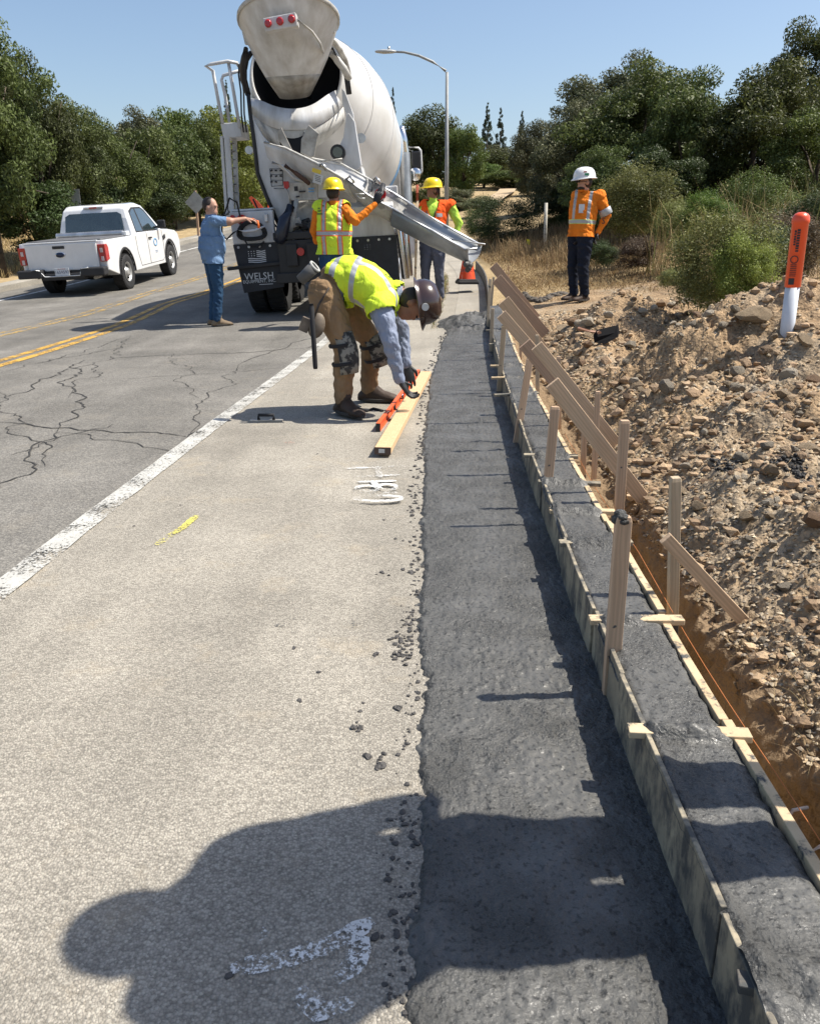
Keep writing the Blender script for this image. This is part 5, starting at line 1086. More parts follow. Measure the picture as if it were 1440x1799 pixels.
# --- the worker bending over the lumber
B0 = gat(606, 722); Y1, Y2 = 5.55, 6.0
def W(x, y, Y): return at(x, y, Y)
JB = dict(base=(-.40, 5.75, float(zroad(-.4, 5.75))), pelvis=W(580, 500, 5.72), chest=W(671, 519, 5.66), neck=W(706, 522, 5.66), head=W(727, 534, 5.64), mid=W(620, 470, 5.70),
          shR=W(668, 538, 5.47), elR=W(686, 600, 5.40), wrR=W(701, 666, 5.44), shL=W(680, 532, 5.84), elL=W(706, 585, 5.86), wrL=W(712, 640, 5.80),
          hipR=W(570, 515, 5.60), knR=W(606, 612, 5.55), anR=W(602, 700, 5.62), hipL=W(588, 512, 5.84), knL=W(652, 598, 5.95), anL=W(648, 680, 6.12))
PB = person('worker', 'person in lime vest and dark helmet bending over lumber beside the fresh gutter', JB, [M_GREYSH, M_GREYSH, M_GREYSH, M_TANP, M_SKIND, M_GLOVE], head_fwd=(.22, -.18, -.95), head_up=(.95, -.05, .22), voxel=.009, baggy=1.12, handk=1.15, fat=1.04,
            hands={'R': (V((.12, .05, -.2)), V((1, 0, .3))), 'L': (V((.04, .0, -.2)), V((-.2, 1, 0)))}, finger=(.5, .75))
def pickB(t, s, d):
    if .06 < t < .17 or .46 < t < .56: return 1
    if t >= .56 and .085 < abs(s) < .135: return 1
    return 0
shell(PB, 'safety_vest', [M_LIME, M_REFL], -.04, 1.06, .022, [('t', v) for v in (-.04, .06, .17, .46, .56)]+[('s', v) for v in (-.135, -.085, .085, .135)], pickB, regs=(0,), armcut=.05, seed=4, wave=.004)
hardhat(PB['root'], PB['head'], (.95, -.05, .22), (.22, -.18, -.95), M_HATB, full=True, k=1.0)
hh = PB['head']; st = MB(); c = hh+V(PB['hsd'])*0; 
q_ = V((.35, -.93, -.05)).normalized(); sp_ = hh+PB['hu']*.075+V((0.0, -.128, -.025)); st.cone(sp_, sp_+V((.1, -.95, -.1)).normalized()*.010, .024, n=18); st.build('hat_sticker', mat('grey_sticker', (.55, .56, .55), .6), PB['root'])
boots(PB, JB, {'R': V((.62, -.78, 0)), 'L': V((1, -.25, 0))}, M_BOOT, 1.12, .29)
rt = PB['root']; bb = V(JB['base'])
def local(x, y, Y): return at(x, y, Y)-bb
def kneepad(a, b, dirf):
    a, b = V(a), V(b); d = (b-a); ln = d.length; d.normalize(); f = V(dirf); f = (f-d*f.dot(d)).normalized(); s_ = d.cross(f); rg = []
    for t_ in np.linspace(0, 1, 7): rg.append([a+d*ln*t_+s_*x_*(.072+.012*math.sin(t_*3.1))+f*(.068-.095*x_*x_*.9+.025*math.sin(t_*3.14)) for x_ in np.linspace(-1, 1, 9)])
    return MB().loft(rg, cap=False, closed=False)
for (a, b) in ((local(600, 583, 5.55), local(612, 655, 5.55)), (local(650, 588, 5.93), local(668, 640, 5.97))):
    kneepad(a, b, (.85, -.5, .1)).build('knee_pad', M_PAD, rt, solid=.014)
    for q in (.3, .75): c = a.lerp(b, q); MB().lathe([(.088, -.012), (.092, 0), (.088, .012)], c-V((.012, 0, 0)), (b-a), 18).build('pad_strap', M_TRIM, rt)
# belt, pouch tube, hanging trowel handle
bl_ = MB(); P_ = PB['pel']; axn = PB['ax'].normalized(); bl_.lathe([(.178, -.025), (.182, 0), (.178, .025)], P_+axn*.04, axn, 28, sx=1, sy=.82, up=PB['side']); bl_.build('belt', M_LEATH, rt)
a, b = local(528, 492, 5.50), local(553, 468, 5.48); MB().cone(a, b, .036, .040, 20).build('pouch_tube', mat('grey_tube', (.10, .10, .10), .6), rt)
MB().lathe([(.043, -.004), (.043, .006), (.030, .006), (.030, -.05)], b, (b-a), 20).build('tube_rim', mat('tube_rim', (.42, .42, .40), .6), rt); MB().cone(b-(b-a).normalized()*.02, b+(b-a).normalized()*.002, .031, n=18).build('tube_hollow', M_DARKIN, rt)
a, b = local(547, 533, 5.40), local(554, 648, 5.40); MB().tube([a, a.lerp(b, .05), b.lerp(a, .04), b], [.010, .016, .016, .013], 10).build('hammer_handle', M_TRIM, rt)
MB().tube([local(578, 505, 5.45), local(560, 535, 5.42), local(551, 560, 5.42)], .008, 6).build('hanging_strap', M_LEATH, rt)
pm = MB(); c = local(556, 572, 5.46); pm.ell(c, (.055, .04, .085), Matrix.Rotation(.3, 3, 'Y'), 14, 9); pm.box(local(536, 570, 5.46), (.06, .05, .09), Matrix.Rotation(.4, 3, 'Y')); pm.build('tool_pouch', mat('worn_leather', (.20, .16, .12), .7, col2=(.07, .055, .045), vscale=10), rt)
hr = MB(); hr.ell(PB['head']-PB['hf']*.03+PB['hu']*-.01, (.083, .085, .10), PB['R'], 16, 10); hr.build('hair', M_HAIR, rt)
# logo printed on the vest back
lg = MB(); Lc = local(684, 483, 5.62)
# --- worker with orange sleeves holding the chute
b2, h2 = standY(584, 304, 11.2); J2, f2, r2_ = standing(b2, h2-.085, .12); Yb = b2.y
J2['elR'] = at(624, 388, Yb-.18); J2['wrR'] = at(659, 358, Yb-.10); J2['elL'] = at(552, 405, Yb+.08); J2['wrL'] = at(556, 425, Yb+.30)
J2['shR'] = at(603, 366, Yb+.0); J2['shL'] = at(562, 366, Yb+.03)
P2 = person('w', 'person in a yellow helmet and orange sleeves steering the chute with one raised hand', J2, [M_ORSH, M_ORSH, M_ORSH, M_JEAN, M_SKIND, M_GLOVE], head_fwd=(.35, 1, 0), fat=1.12, belly=.9, baggy=1.1, voxel=.011, handk=1.15, hands={'R': (V((.3, 0, .8)), V((.2, 1, 0)))}, finger=(.6, .9))
def pick2(t, s, d):
    a = abs(s)
    if .40 < t < .50: return 1
    if .37 < t < .53: return 2
    if .085 < a < .125: return 1
    if .07 < a < .14: return 2
    if t < .0: return 0
    return 0
sh2 = shell(P2, 'safety_vest', [M_LIME, M_REFL, M_ORTR], -.14, 1.05, .03, [('t', v) for v in (-.14, .37, .40, .50, .53)]+[('s', v) for v in (-.14, -.125, -.085, -.07, .07, .085, .125, .14)], pick2, regs=(0, 3), armcut=.05, seed=9)
hardhat(P2['root'], P2['head'], (0, -.05, 1), (.35, 1, 0), M_HATY, full=True, k=.98)
MB().ell(P2['head']-P2['hf']*.018-P2['hu']*.0, (.084, .09, .098), P2['R'], 16, 10).build('hair', M_HAIR, P2['root'])
boots(P2, J2, f2, M_BOOT); 
textmesh('SAFETY FIRST', .03, M_LETTER, 'vest_print', P2['root'], mtx(P2['chest']+V((-.055, -.20, -.10)), (1, .1, 0), (0, .1, 1))) if False else None

# --- man in the blue shirt pointing the control
b3, h3 = standY(366, 344, 11.7); J3, f3, r3_ = standing(b3, h3+.0, math.radians(62)); Yb = b3.y
J3['elR'] = at(404, 389, Yb-.14); J3['wrR'] = at(431, 384, Yb-.06); J3['shR'] = at(377, 388, Yb-.16); J3['elL'] = at(367, 412, Yb+.22); J3['wrL'] = at(376, 438, Yb+.22); J3['head'] = at(370, 364, Yb)
P3 = person('w', 'bare headed person in a light blue shirt and jeans pointing at the truck', J3, [M_BLUESH, M_BLUESH, M_SKINL, M_JEAN, M_SKINL, M_SKINL], head_fwd=(1, -.25, -.05), fat=1.08, belly=.7, voxel=.011, baggy=1.03, hands={'R': (V((1, .05, -.1)), V((0, .3, -1)))}, finger=(.5, .55))
hr = MB(); hr.ell(P3['head']+P3['hu']*.035-P3['hf']*.022, (.083, .095, .100), P3['R'], 18, 12); hr.build('hair', M_HAIR, P3['root'])
def pk0(t, s, d): return 0
shell(P3, 'shirt_tail', [M_BLUESH], -.20, .35, .018, [('t', -.20)], pk0, regs=(0, 3), seed=12, wave=.012)
boots(P3, J3, f3, M_BOOTT, 1.0, .27)
MB().tube([P3['J']['wrR']+V((.09, 0, 0)), P3['J']['wrR']+V((.16, .02, -.03)), P3['J']['wrR']+V((.17, .02, -.12))], .016, 8).build('hose_nozzle', M_ORTR, P3['root'])
# --- worker in yellow helmet and orange vest beyond the chute
b4, h4 = standY(761, 306, 13.4); J4, f4, r4_ = standing(b4, h4-.085, math.radians(200), step=.03); Yb = b4.y
J4['elR'] = J4['elR']; J4['elL'] = at(806, 393, Yb-.02); J4['wrL'] = at(797, 422, Yb-.1); J4['shL'] = at(791, 362, Yb+.02); J4['shR'] = at(747, 362, Yb+.05); J4['elR'] = at(739, 392, Yb); J4['wrR'] = at(737, 380, Yb-.26)
P4 = person('w', 'person in yellow helmet, orange vest and lime sleeves standing beyond the chute', J4, [M_LIMESH, M_LIMESH, M_LIMESH, M_GREYP, M_SKIND, M_GLOVEW], head_fwd=(-1, -.45, 0), fat=1.06, belly=.5, baggy=1.15, voxel=.012, finger=(.5, 1.0))
def pick4(t, s, d):
    if d > 0 and .045 < abs(s)-.0 < .058+.0*t: return 2
    return 1 if (.70 < t < .82 and .06 < abs(s) < .15) or .22 < t < .31 else 0
fr4 = 1 if P4['side'].cross(P4['ax']).dot(V((0, -1, 0))) > 0 else -1
shell(P4, 'safety_vest', [M_ORV, M_REFL, M_TRIM], -.02, 1.05, .026, [('t', v) for v in (-.02, .22, .31, .70, .82)]+[('s', v) for v in (-.15, -.06, .06, .15)], lambda t, s, d: 1 if (.70 < t < .82 and .06 < abs(s) < .15) or .22 < t < .31 else 0, keep=lambda t, s, d: not (d*fr4 > 0 and abs(s) < .012+.06*max(0, (t-.5))/.5), regs=(0, 3), seed=15)
vb = MB()
for sg in (-1, 1): vb.tube([P4['pel']+P4['side']*sg*(.024+.06*max(0, t_-.5)/.5)+P4['ax']*t_+V((0, -1, 0)).lerp(V((-.3, -.95, 0)), .8).normalized()*(.168-.02*t_) for t_ in (0, .3, .5, .7, .9)], .008, 6)
vb.build('vest_trim', M_TRIM, P4['root'])
hardhat(P4['root'], P4['head'], (0, 0, 1), (-1, -.45, 0), M_HATY, k=.98); MB().ell(P4['head']-P4['hf']*.02+P4['hu']*.0, (.083, .088, .095), P4['R'], 14, 10).build('hair', M_HAIR, P4['root'])
boots(P4, J4, f4, M_BOOTT)
# the pole he holds
pa, pb = at(733, 352, b4.y-.33), at(729, 492, b4.y-.33); po = MB().tube([pa-V((0, 0, 0)), pa.lerp(pb, .97), pb], .019, 9).build('shovel_handle', M_WSTAKE2); pz = float(zroad(pb.x, pb.y))
sb = empty('shovel', (pb.x, pb.y, pz), 'upright wooden shovel shaft held beside the mixer truck by the person in the orange vest', 'shovel'); po.parent = sb; po.matrix_parent_inverse = Matrix.Translation((-pb.x, -pb.y, -pz))
g2_ = MB().tube([pa, pa+V((0, 0, .22))], .021, 9).build('red_grip', mat('red_grip', (.42, .09, .04), .7), sb); g2_.matrix_parent_inverse = Matrix.Translation((-pb.x, -pb.y, -pz))
b_ = MB(); b_.lathe([(.01, 0), (.09, .05), (.11, .16), (.10, .24)], (0, 0, -.02), (0, 0, 1), 12, a0=0, a1=math.pi); b_.build('shovel_blade', M_HOPIN, sb, solid=.004)
# --- man in the white helmet on the dry ground
zf5 = lambda x, y: zdirt(x, y, False)
b5, h5 = standY(1028, 289, 11.7, zf5); J5, f5, r5_ = standing(b5, h5-.085, math.radians(238), lean=-.02); Yb = b5.y
J5['shL'] = at(1052, 345, Yb-.06); J5['elL'] = at(1066, 378, Yb-.05); J5['wrL'] = at(1050, 408, Yb-.08); J5['shR'] = at(1015, 345, Yb+.05); J5['elR'] = at(1011, 380, Yb+.1); J5['wrR'] = at(1013, 410, Yb-.0)
P5 = person('w', 'person in white helmet and orange shirt standing on dry ground, hands at the hips', J5, [M_ORSH, M_ORSH, M_ORSH, M_NAVY, M_SKINL, M_GLOVE], head_fwd=(-1, -.35, -.15), fat=1.05, belly=.4, baggy=1.12, voxel=.011, finger=(.9, .9))
shell(P5, 'safety_shirt', [M_ORSH, M_REFL, mat('lime_edge', (.55, .72, .2), .7)], -.14, 1.06, .012, [('t', v) for v in (-.14, .26, .28, .38, .40)]+[('s', v) for v in (-.12, -.08, .08, .12)], lambda t, s, d: 2 if .26 < t < .28 or .38 < t < .40 else (1 if .28 < t < .38 or (t >= .4 and .08 < abs(s) < .12) else 0), regs=(0, 3), seed=22, wave=.01)
a, b = P5['J']['shL'], P5['J']['elL']; c = a.lerp(b, .80); MB().lathe([(.078, -.045), (.084, -.04), (.084, .04), (.078, .045)], c, (b-a), 22).build('sleeve_band', M_REFL, P5['root']); 
bdg = MB().box(P5['chest']+V((-.06, -.155, -.10)), (.075, .006, .11)); bdg.build('badge', mat('badge_card', (.62, .66, .70), .5), P5['root'])
hardhat(P5['root'], P5['head'], (-.05, 0, 1), (-1, -.35, 0), M_HATW, full=True, k=1.02)
MB().box(P5['head']+V((.0, -.130, .085)), (.055, .006, .03)).build('hat_sticker', mat('green_sticker', (.05, .30, .15), .5), P5['root']); MB().box(P5['head']+V((-.02, -.120, .115)), (.04, .006, .018)).build('hat_sticker', mat('red_sticker', (.5, .12, .1), .5), P5['root'])
MB().ell(P5['head']-P5['hf']*.02+P5['hu']*.0, (.083, .088, .095), P5['R'], 14, 10).build('hair', M_HAIR, P5['root'])
MB().ell(P5['head']+P5['hf']*.034-P5['hu']*.075, (.057, .062, .048), P5['R'], 14, 8).build('beard', M_HAIR, P5['root'])
sg_ = MB()
for s_ in (-1, 1): sg_.ell(P5['head']+P5['hf']*.098+P5['hsd']*s_*.031+P5['hu']*.004, (.026, .008, .017), P5['R'], 12, 6)
sg_.tube([P5['head']+P5['hf']*.09+P5['hsd']*-.058, P5['head']-P5['hf']*.01+P5['hsd']*-.085], .004, 5); sg_.build('sunglasses', M_TRIM, P5['root'])
boots(P5, J5, f5, M_BOOT)

# small prints on the garments, laid on the cloth where the line of sight meets it
from mathutils.bvhtree import BVHTree
def decal(P, px, py, w, h, m, name='cloth_print', off=.03, shape='box', txt=None):
    bm = bmesh.new(); bm.from_mesh(P['me']); bv = BVHTree.FromBMesh(bm); o = V((0, 0, CAM_H))-V(P['root'].location); d = (at(px, py, 5)-V((0, 0, CAM_H))).normalized(); hit, n_, i_, t_ = bv.ray_cast(o, d); bm.free()
    if hit is None: return
    n_ = n_.lerp(-d, .35).normalized(); up = V((0, 0, 1)); up = (up-n_*up.dot(n_)).normalized(); sx_ = up.cross(n_); M = Matrix((sx_, up, n_)).transposed().to_4x4(); M.translation = hit+n_*off
    if txt: return textmesh(txt, h, m, name, P['root'], M)
    mb = MB(); mb.box((0, 0, 0), (w, h, .003)) if shape == 'box' else mb.cone((0, 0, -.0015), (0, 0, .0015), w/2, n=14)
    return mb.build(name, m, P['root'], mw=M)
M_FADE = mat('faded_print', (.16, .22, .05), .8, var=.2)
for x, y, r_ in ((688, 479, .022), (692, 485, .02), (684, 486, .018), (680, 481, .016)): decal(PB, x, y, r_, r_, M_FADE, off=.034, shape='o')
for i in range(4): decal(PB, 672+2.4*i, 481+1.5*i+5, .012, .012, M_FADE, off=.034, shape='o')
for i, (x, y, w) in enumerate(((562, 366, .025), (568, 364, .02), (563, 371, .05), (564, 376, .07), (575, 371, .03))): decal(P2, x, y, w, .018, M_FADE, off=.04)
for k_, y in enumerate((376, 388)): decal(P5, 1063-3*k_, y, .1, .11, M_LETTER, 'sleeve_print', .012, txt='S')
# ------------------------------------------------------------------ loose lumber and tools
M_LEVEL = mat('orange_level', (.80, .13, .04), .4, var=.08); 
a = gat(672, 792, zroad, .045); b = gat(748, 656, zroad, .045); 
lm = empty('lumber', ((a.x+b.x)/2, (a.y+b.y)/2, float(zroad(a.x, a.y))), 'new pale two by four lying on the shoulder under the bending worker\'s hand', 'lumber'); lb = V(lm.location)
MB().bar(a-lb-V((0, 0, .0)), b-lb, .092, .040).build('plank', M_WNEW, lm, bevel=.003)
d = (b-a).normalized(); MB().bar(a-lb-d*.003, a-lb, .093, .041).build('painted_end', M_WEND, lm); e0 = a-lb-d*.005; MB().bar(e0-V((.005, 0, 0)), e0-V((.005, 0, 0))+d*.001, .034, .022).build('end_tag', mat('paper_tag', (.6, .6, .58), .7), lm)
a = gat(664, 752, zroad, .03); b = gat(735, 655, zroad, .03); lv = empty('spirit_level', ((a.x+b.x)/2, (a.y+b.y)/2, float(zroad(a.x, a.y))), 'orange spirit level lying beside the new lumber', 'level'); lb = V(lv.location); d = (b-a).normalized(); up = V((0, 0, 1)); s_ = d.cross(up)
for z_ in (-.022, .026): MB().bar(a-lb+up*z_, b-lb+up*z_, .026, .010).build('flange', M_LEVEL, lv)
L_ = (b-a).length
for t0, t1 in ((0, .18), (.26, .42), (.56, .74), (.82, 1)): MB().bar(a-lb+d*L_*t0+up*.002, a-lb+d*L_*t1+up*.002, .009, .044).build('web', M_LEVEL, lv)
for t0 in (.0, 1): MB().bar(a-lb+d*(L_*t0-.006), a-lb+d*(L_*t0+.006), .028, .06).build('end_cap', M_BLK, lv)
for t0 in (.30, .49): MB().cone(a-lb+d*L_*t0-s_*.016+up*.002, a-lb+d*L_*t0+s_*.016+up*.002, .02, n=14).build('vial', M_DARKIN if t0 < .4 else M_CHR, lv)
tr = empty('trowel', gat(468, 742), 'small dark hand float lying on the shoulder near the white line', 'trowel'); MB().box((0, 0, .012), (.22, .05, .012)).build('blade', M_HOPIN, tr); MB().tube([(-.05, 0, .02), (-.05, 0, .05), (.05, 0, .05), (.05, 0, .02)], .011, 7).build('handle', M_TRIM, tr)
ch = MB()
pp = [gat(x, y, zroad, .012) for x, y in ((616, 716), (622, 722), (634, 719), (645, 722), (656, 718), (672, 722))]
ch.tube([V((p.x, p.y, p.z)) for p in pp], .011, 7); tag(ch.build('tool_cord', M_TRIM), 'short dark cord lying between the boots and the level', 'cord')
# flat shovel lying on the bank
zf = lambda x, y: zdirt(x, y, False)
p = gat(1062, 614, zf); p2 = gat(1018, 590, zf); shv = empty('flat_shovel', p, 'black bladed shovel lying on the dirt bank', 'shovel')
pl = [at(1042, 622, p.y), at(1048, 612, p.y), at(1086, 603, p.y+.02), at(1084, 612, p.y-.02), at(1062, 624, p.y-.03)]
MB().prism([q-p+V((0, 0, .09)) for q in pl], (0, .05, .05)).build('blade', mat('black_steel', (.012, .012, .013), .9, spec=.1), shv)
MB().tube([at(1052, 608, p.y)-p+V((0, .02, .1)), at(1016, 588, p.y+.5)-p+V((0, 0, .05))], .017, 8).build('handle', mat('red_wood_handle', (.34, .17, .10), .6), shv)
# orange topped marker post on the bank
Yp = 4.9; a = at(1383, 573, Yp); b = at(1408, 372, Yp-.03); d = (b-a).normalized(); L_ = (b-a).length; mk = empty('marker_post', a, 'round white marker post with a tall orange cap and black print', 'marker post')
MB().cone(d*-.35, d*L_*.42, .039, .039, 28).build('post', mat('white_plastic', (.66, .70, .76), .4, col2=(.52, .55, .6)), mk)
M_OCAP = mat('orange_plastic', (.80, .085, .02), .35, var=.04, coat=.3)
cp = MB().lathe([(.042, L_*.355), (.044, L_*.36), (.044, L_*.90), (.047, L_*.905), (.048, L_*.93), (.045, L_*.962), (.034, L_*.985), (.016, L_*.998), (.001, L_)], (0, 0, 0), d, 32).build('cap', M_OCAP, mk)
def onpost(h, ang): s1, s2 = frame(d); n_ = V((math.sin(ang), -math.cos(ang), 0)); n_ = (n_-d*n_.dot(d)).normalized(); return d*h+n_*.0450, n_
for row in range(2):
    for i in range(9 if row == 0 else 6):
        q, n_ = onpost(L_*(.85-.022*i-.01*row), -.45-.38*row); MB().box(q, (.002, .016-.005*row, .009 if i % 3 else .012), mtx((0, 0, 0), n_, n_.cross(d)).to_3x3()).build('post_print', M_LETTER, cp)
q, n_ = onpost(L_*.60, -.6); MB().lathe([(.017, 0), (.022, .0)], q, n_, 20).build('round_symbol', M_LETTER, cp)
for i in range(7): q, n_ = onpost(L_*(.555-.016*i), -.6); MB().box(q, (.002, .034, .0035), mtx((0, 0, 0), n_, n_.cross(d)).to_3x3()).build('print_line', M_LETTER, cp)
q, n_ = onpost(L_*.41, -.65); MB().box(q, (.002, .03, .035), mtx((0, 0, 0), n_, n_.cross(d)).to_3x3()).build('square_symbol', M_LETTER, cp)
# traffic cone
cb = at(820, 499, 14.6); zc = cb.z; cn = empty('traffic_cone', cb, 'orange safety cone with a black base standing under the chute end', 'cone'); cn.rotation_euler = (0, 0, .1)
MB().box((0, 0, .035), (.37, .37, .06), taper=.95).build('base', M_RUB, cn, bevel=.02); MB().box((0, 0, .075), (.33, .33, .03), taper=.9).build('base', M_RUB, cn, bevel=.01)
cc = MB().lathe([(.145, .08), (.14, .10), (.03, .70), (.022, .71), (.001, .71)], (0, 0, 0), (0, 0, 1), 32).build('cone_body', M_OCAP, cn)
for i, (t_, z_) in enumerate((('SAFE', .31), ('SECTION', .23))): textmesh(t_, .085 if i == 0 else .068, M_LETTER, 'cone_print', cc, mtx((0, -(.14-(z_-.1)*.183)-.012, z_), (1, 0, 0), (0, .18, 1)))
# second fluorescent thing behind the truck: roll up sign on its stand, and small distant cones
s0 = at(447, 380, 24); z0 = float(zroad(s0.x, 24)); rs = empty('roll_up_sign', (s0.x, 24, z0), 'folded orange roadwork sign on a stand seen between ladder and truck frame', 'sign'); 
MB().prism([at(x, y, 24)-V(rs.location) for x, y in ((437, 347), (441, 344), (452, 352), (464, 366), (452, 368), (446, 362))], (0, .03, 0)).build('sign_cloth', M_OCAP, rs)
MB().tube([at(452, 366, 24.05)-V(rs.location), (0, .05, 0)], .03, 6).build('sign_stand', M_BLK, rs); MB().box(at(455, 372, 24.1)-V(rs.location), (.3, .06, .16)).build('sign_bracket', M_TWD, rs)
for px, py in ((444, 398), (473, 382)):
    q = gat(px, py); c2 = empty('distant_cone', q, 'tiny distant orange cone seen left of the truck frame' if px == 444 else 'tiny distant orange cone seen right beside the truck frame', 'cone', 'distant cones'); MB().lathe([(.16, .03), (.03, .7), (0, .7)], n=14).build('cone_body', M_OCAP, c2); MB().box((0, 0, .02), (.4, .4, .04)).build('base', M_RUB, c2)
# ------------------------------------------------------------------ signs and lamp
def sign(px, pyb, pytop, Y, kind, lab):
    p = at(px, 430, Y); z = float(zland(p.x, Y)); top = at(px, pytop, Y).z-z; r = empty('road_sign', (p.x, Y, z), lab, 'sign'); MB().box((0, 0, top/2-.2), (.08, .08, top+.4)).build('post', M_WBRACE2, r)
    m = mat('sign_back', (.40, .40, .38), .5, metal=.3)
    if kind == 'd': s = .42; MB().prism([(0, -.06, top-.02), (s, -.06, top-.02-s), (0, -.06, top-.02-2*s), (-s, -.06, top-.02-s)], (0, .01, 0)).build('panel', m, r)
    else: MB().box((0, -.055, top-.32), (.42, .01, .62)).build('panel', m, r)
sign(140, 0, 331, 27, 'r', 'grey back of a rectangular road sign behind the pickup'); sign(350, 0, 334, 34, 'd', 'grey back of a diamond road sign left of the person in the blue shirt')
YL = 33.; pl = [(785, 330), (785, 126), (783, 124), (760, 108), (735, 97), (710, 91), (688, 90)]; bz = float(zland(at(785, 330, YL).x, YL)); bx = at(785, 330, YL).x; la = empty('street_lamp', (bx, YL, bz), 'tall grey street lamp with a long curved arm above the roadside', 'street lamp'); lo_ = V(la.location)
t_ = at(785, 126, YL)-lo_; MB().cone((0, 0, -.3), (t_.x, 0, t_.z), .085, .055, 14).build('pole', mat('lamp_grey', (.30, .31, .31), .6), la); MB().tube([at(x, y, YL)-lo_ for x, y in pl[2:]], [.055, .05, .045, .04, .035], 8).build('arm', mat('lamp_grey'), la)
h0 = at(688, 90, YL)-lo_; MB().loft([[h0+V((x_, math.cos(a)*w_, math.sin(a)*h_)) for a in np.linspace(0, 6.28, 13)[:-1]] for x_, w_, h_ in ((.15, .05, .04), (0, .12, .06), (-.3, .16, .07), (-.55, .10, .04), (-.6, .02, .02))]).build('lamp_head', mat('lamp_head', (.45, .46, .46), .5), la)
MB().cone(h0+V((-.1, 0, .06)), h0+V((-.1, 0, .15)), .05, n=10).build('photocell', M_ALU, la)
wp = gat(957, 436, zf); q = empty('boundary_post', wp, 'weathered white post standing in the dry grass', 'post'); tp = at(959, 356, wp.y)-wp; MB().cone((0, 0, -.2), tp, .045, .042, 12).build('shaft', splat('peeling_white', (.55, .53, .47), (.35, .33, .28), .42, 10, cc=(.16, .14, .11)), q)
fp = gat(923, 446, zf); q = empty('survey_flag', fp, 'small yellow survey flag in the dry grass', 'flag'); MB().tube([(0, 0, 0), (0, 0, .36)], .004, 5).build('wire', M_BLK, q); MB().prism([(0, 0, .36), (.10, .02, .34), (.09, .03, .22), (0, 0, .24)], (0, .004, 0)).build('flag_cloth', mat('flag_yellow', (.85, .70, .02), .6, var=.03), q)
# ------------------------------------------------------------------ pickup
p0 = gat(222, 510); PX, PY = -7.32, 18.25
fyp = V((.035, 1, (zroad(-7.4, 22.6)-zroad(-7.4, 19.4))/3.2)).normalized(); rxp = V((1, -.035, float(zroad(-6.6, 19.4)-zroad(-8.2, 19.4))/1.6)); rxp = (rxp-fyp*rxp.dot(fyp)).normalized(); uzp = rxp.cross(fyp)
PM = Matrix((rxp, fyp, uzp)).transposed().to_4x4(); PM.translation = V((PX, PY, float(zroad(PX, PY+2.7))-fyp.z*2.7+.01)); 
pu = empty('pickup', (0, 0, 0), 'white pickup with an extended cab and a blue round door emblem', 'pickup'); pu.matrix_world = PM
M_CARW = mat('pickup_white', (.72, .73, .74), .22, var=.03, coat=.8); M_PL = mat('black_plastic', (.022, .022, .024), .6, var=.1); M_TONN = mat('tonneau_vinyl', (.12, .12, .125), .55)
HW = .93
def arch(cy, r_=.47, zc=.40, z0=.36, n=12): 
    a0 = math.asin((z0-zc)/r_); return [(cy+math.cos(a)*r_, zc+math.sin(a)*r_) for a in np.linspace(math.pi-a0, a0, n)]
lower = [(.06, .52), (.45, .42)]+arch(1.15)+[(1.75, .36), (3.75, .36)]+arch(4.38)+[(5.05, .42), (5.28, .55), (5.32, .85), (5.22, 1.02), (5.0, 1.10), (4.4, 1.16), (3.98, 1.18), (1.92, 1.13), (.05, 1.13), (.02, 1.0)]
def bodysec(poly, xs, name, m, par):
    """side outline repeated at several x with inset so that flanks are crowned"""
    cy, cz = 2.6, .75; rings = []
    for x, k_ in xs: rings.append([V((x, (y-cy)*k_+cy, z if z < .5 else (z-cz)*(.5+.5*k_)+cz)) for y, z in poly])
    mb = MB(); mb.loft(rings, smooth=False); return mb.build(name, m, par, bevel=.018)
body = bodysec(lower, [(-HW, .985), (-HW+.02, .995), (-HW+.07, 1), (HW-.07, 1), (HW-.02, .995), (HW, .985)], 'body', M_CARW, pu)
# bed well under a roll cover
MB().box((0, 1.02, 1.145), (1.62, 1.72, .03)).build('bed_cover', M_TONN, pu, bevel=.01)
rl = MB(); 
for i in range(1): rl.lathe([(.074-.004*(j % 2), -.82+j*.02) for j in range(80)], (0, 1.75, 1.19), (1, 0, 0), 16)
rl.build('rolled_cover', M_ALU, pu); MB().box((.80, 1.72, 1.19), (.12, .22, .10)).build('cover_end', M_CARW, pu, bevel=.02)
# greenhouse
gh = [(1.95, 1.12), (2.02, 1.50), (2.10, 1.72), (2.25, 1.80), (2.9, 1.82), (3.25, 1.76), (3.62, 1.52), (4.12, 1.15)]
rg = []
for x, dz, k_ in ((-.90, 0, 0), (-.78, 0, 1), (-.60, .015, 1), (0, .03, 1), (.60, .015, 1), (.78, 0, 1), (.90, 0, 0)):
    pass
secs = []
for y, z in gh:
    t_ = (z-1.12)/.7; hw_ = .88-.17*t_; secs.append((y, z, hw_))
mb = MB(); L1 = [V((-h, y, z)) for y, z, h in secs]; R1 = [V((h, y, z)) for y, z, h in secs]; Lc = [V((-h*.86, y, z+.02)) for y, z, h in secs]; Rc = [V((h*.86, y, z+.02)) for y, z, h in secs]
mb.add(L1+Lc+Rc+R1, [(i, i+1, 8+i+1, 8+i) for i in range(7)]+[(8+i, 8+i+1, 16+i+1, 16+i) for i in range(7)]+[(16+i, 16+i+1, 24+i+1, 24+i) for i in range(7)]+[tuple(range(7, -1, -1)), tuple(range(24, 32))], 0, False)
mb.build('cab', M_CARW, pu, bevel=.03)
def sidept(y, z, sg, o=.012): t_ = (z-1.12)/.7; return V((sg*(.88-.17*t_+o), y, z))
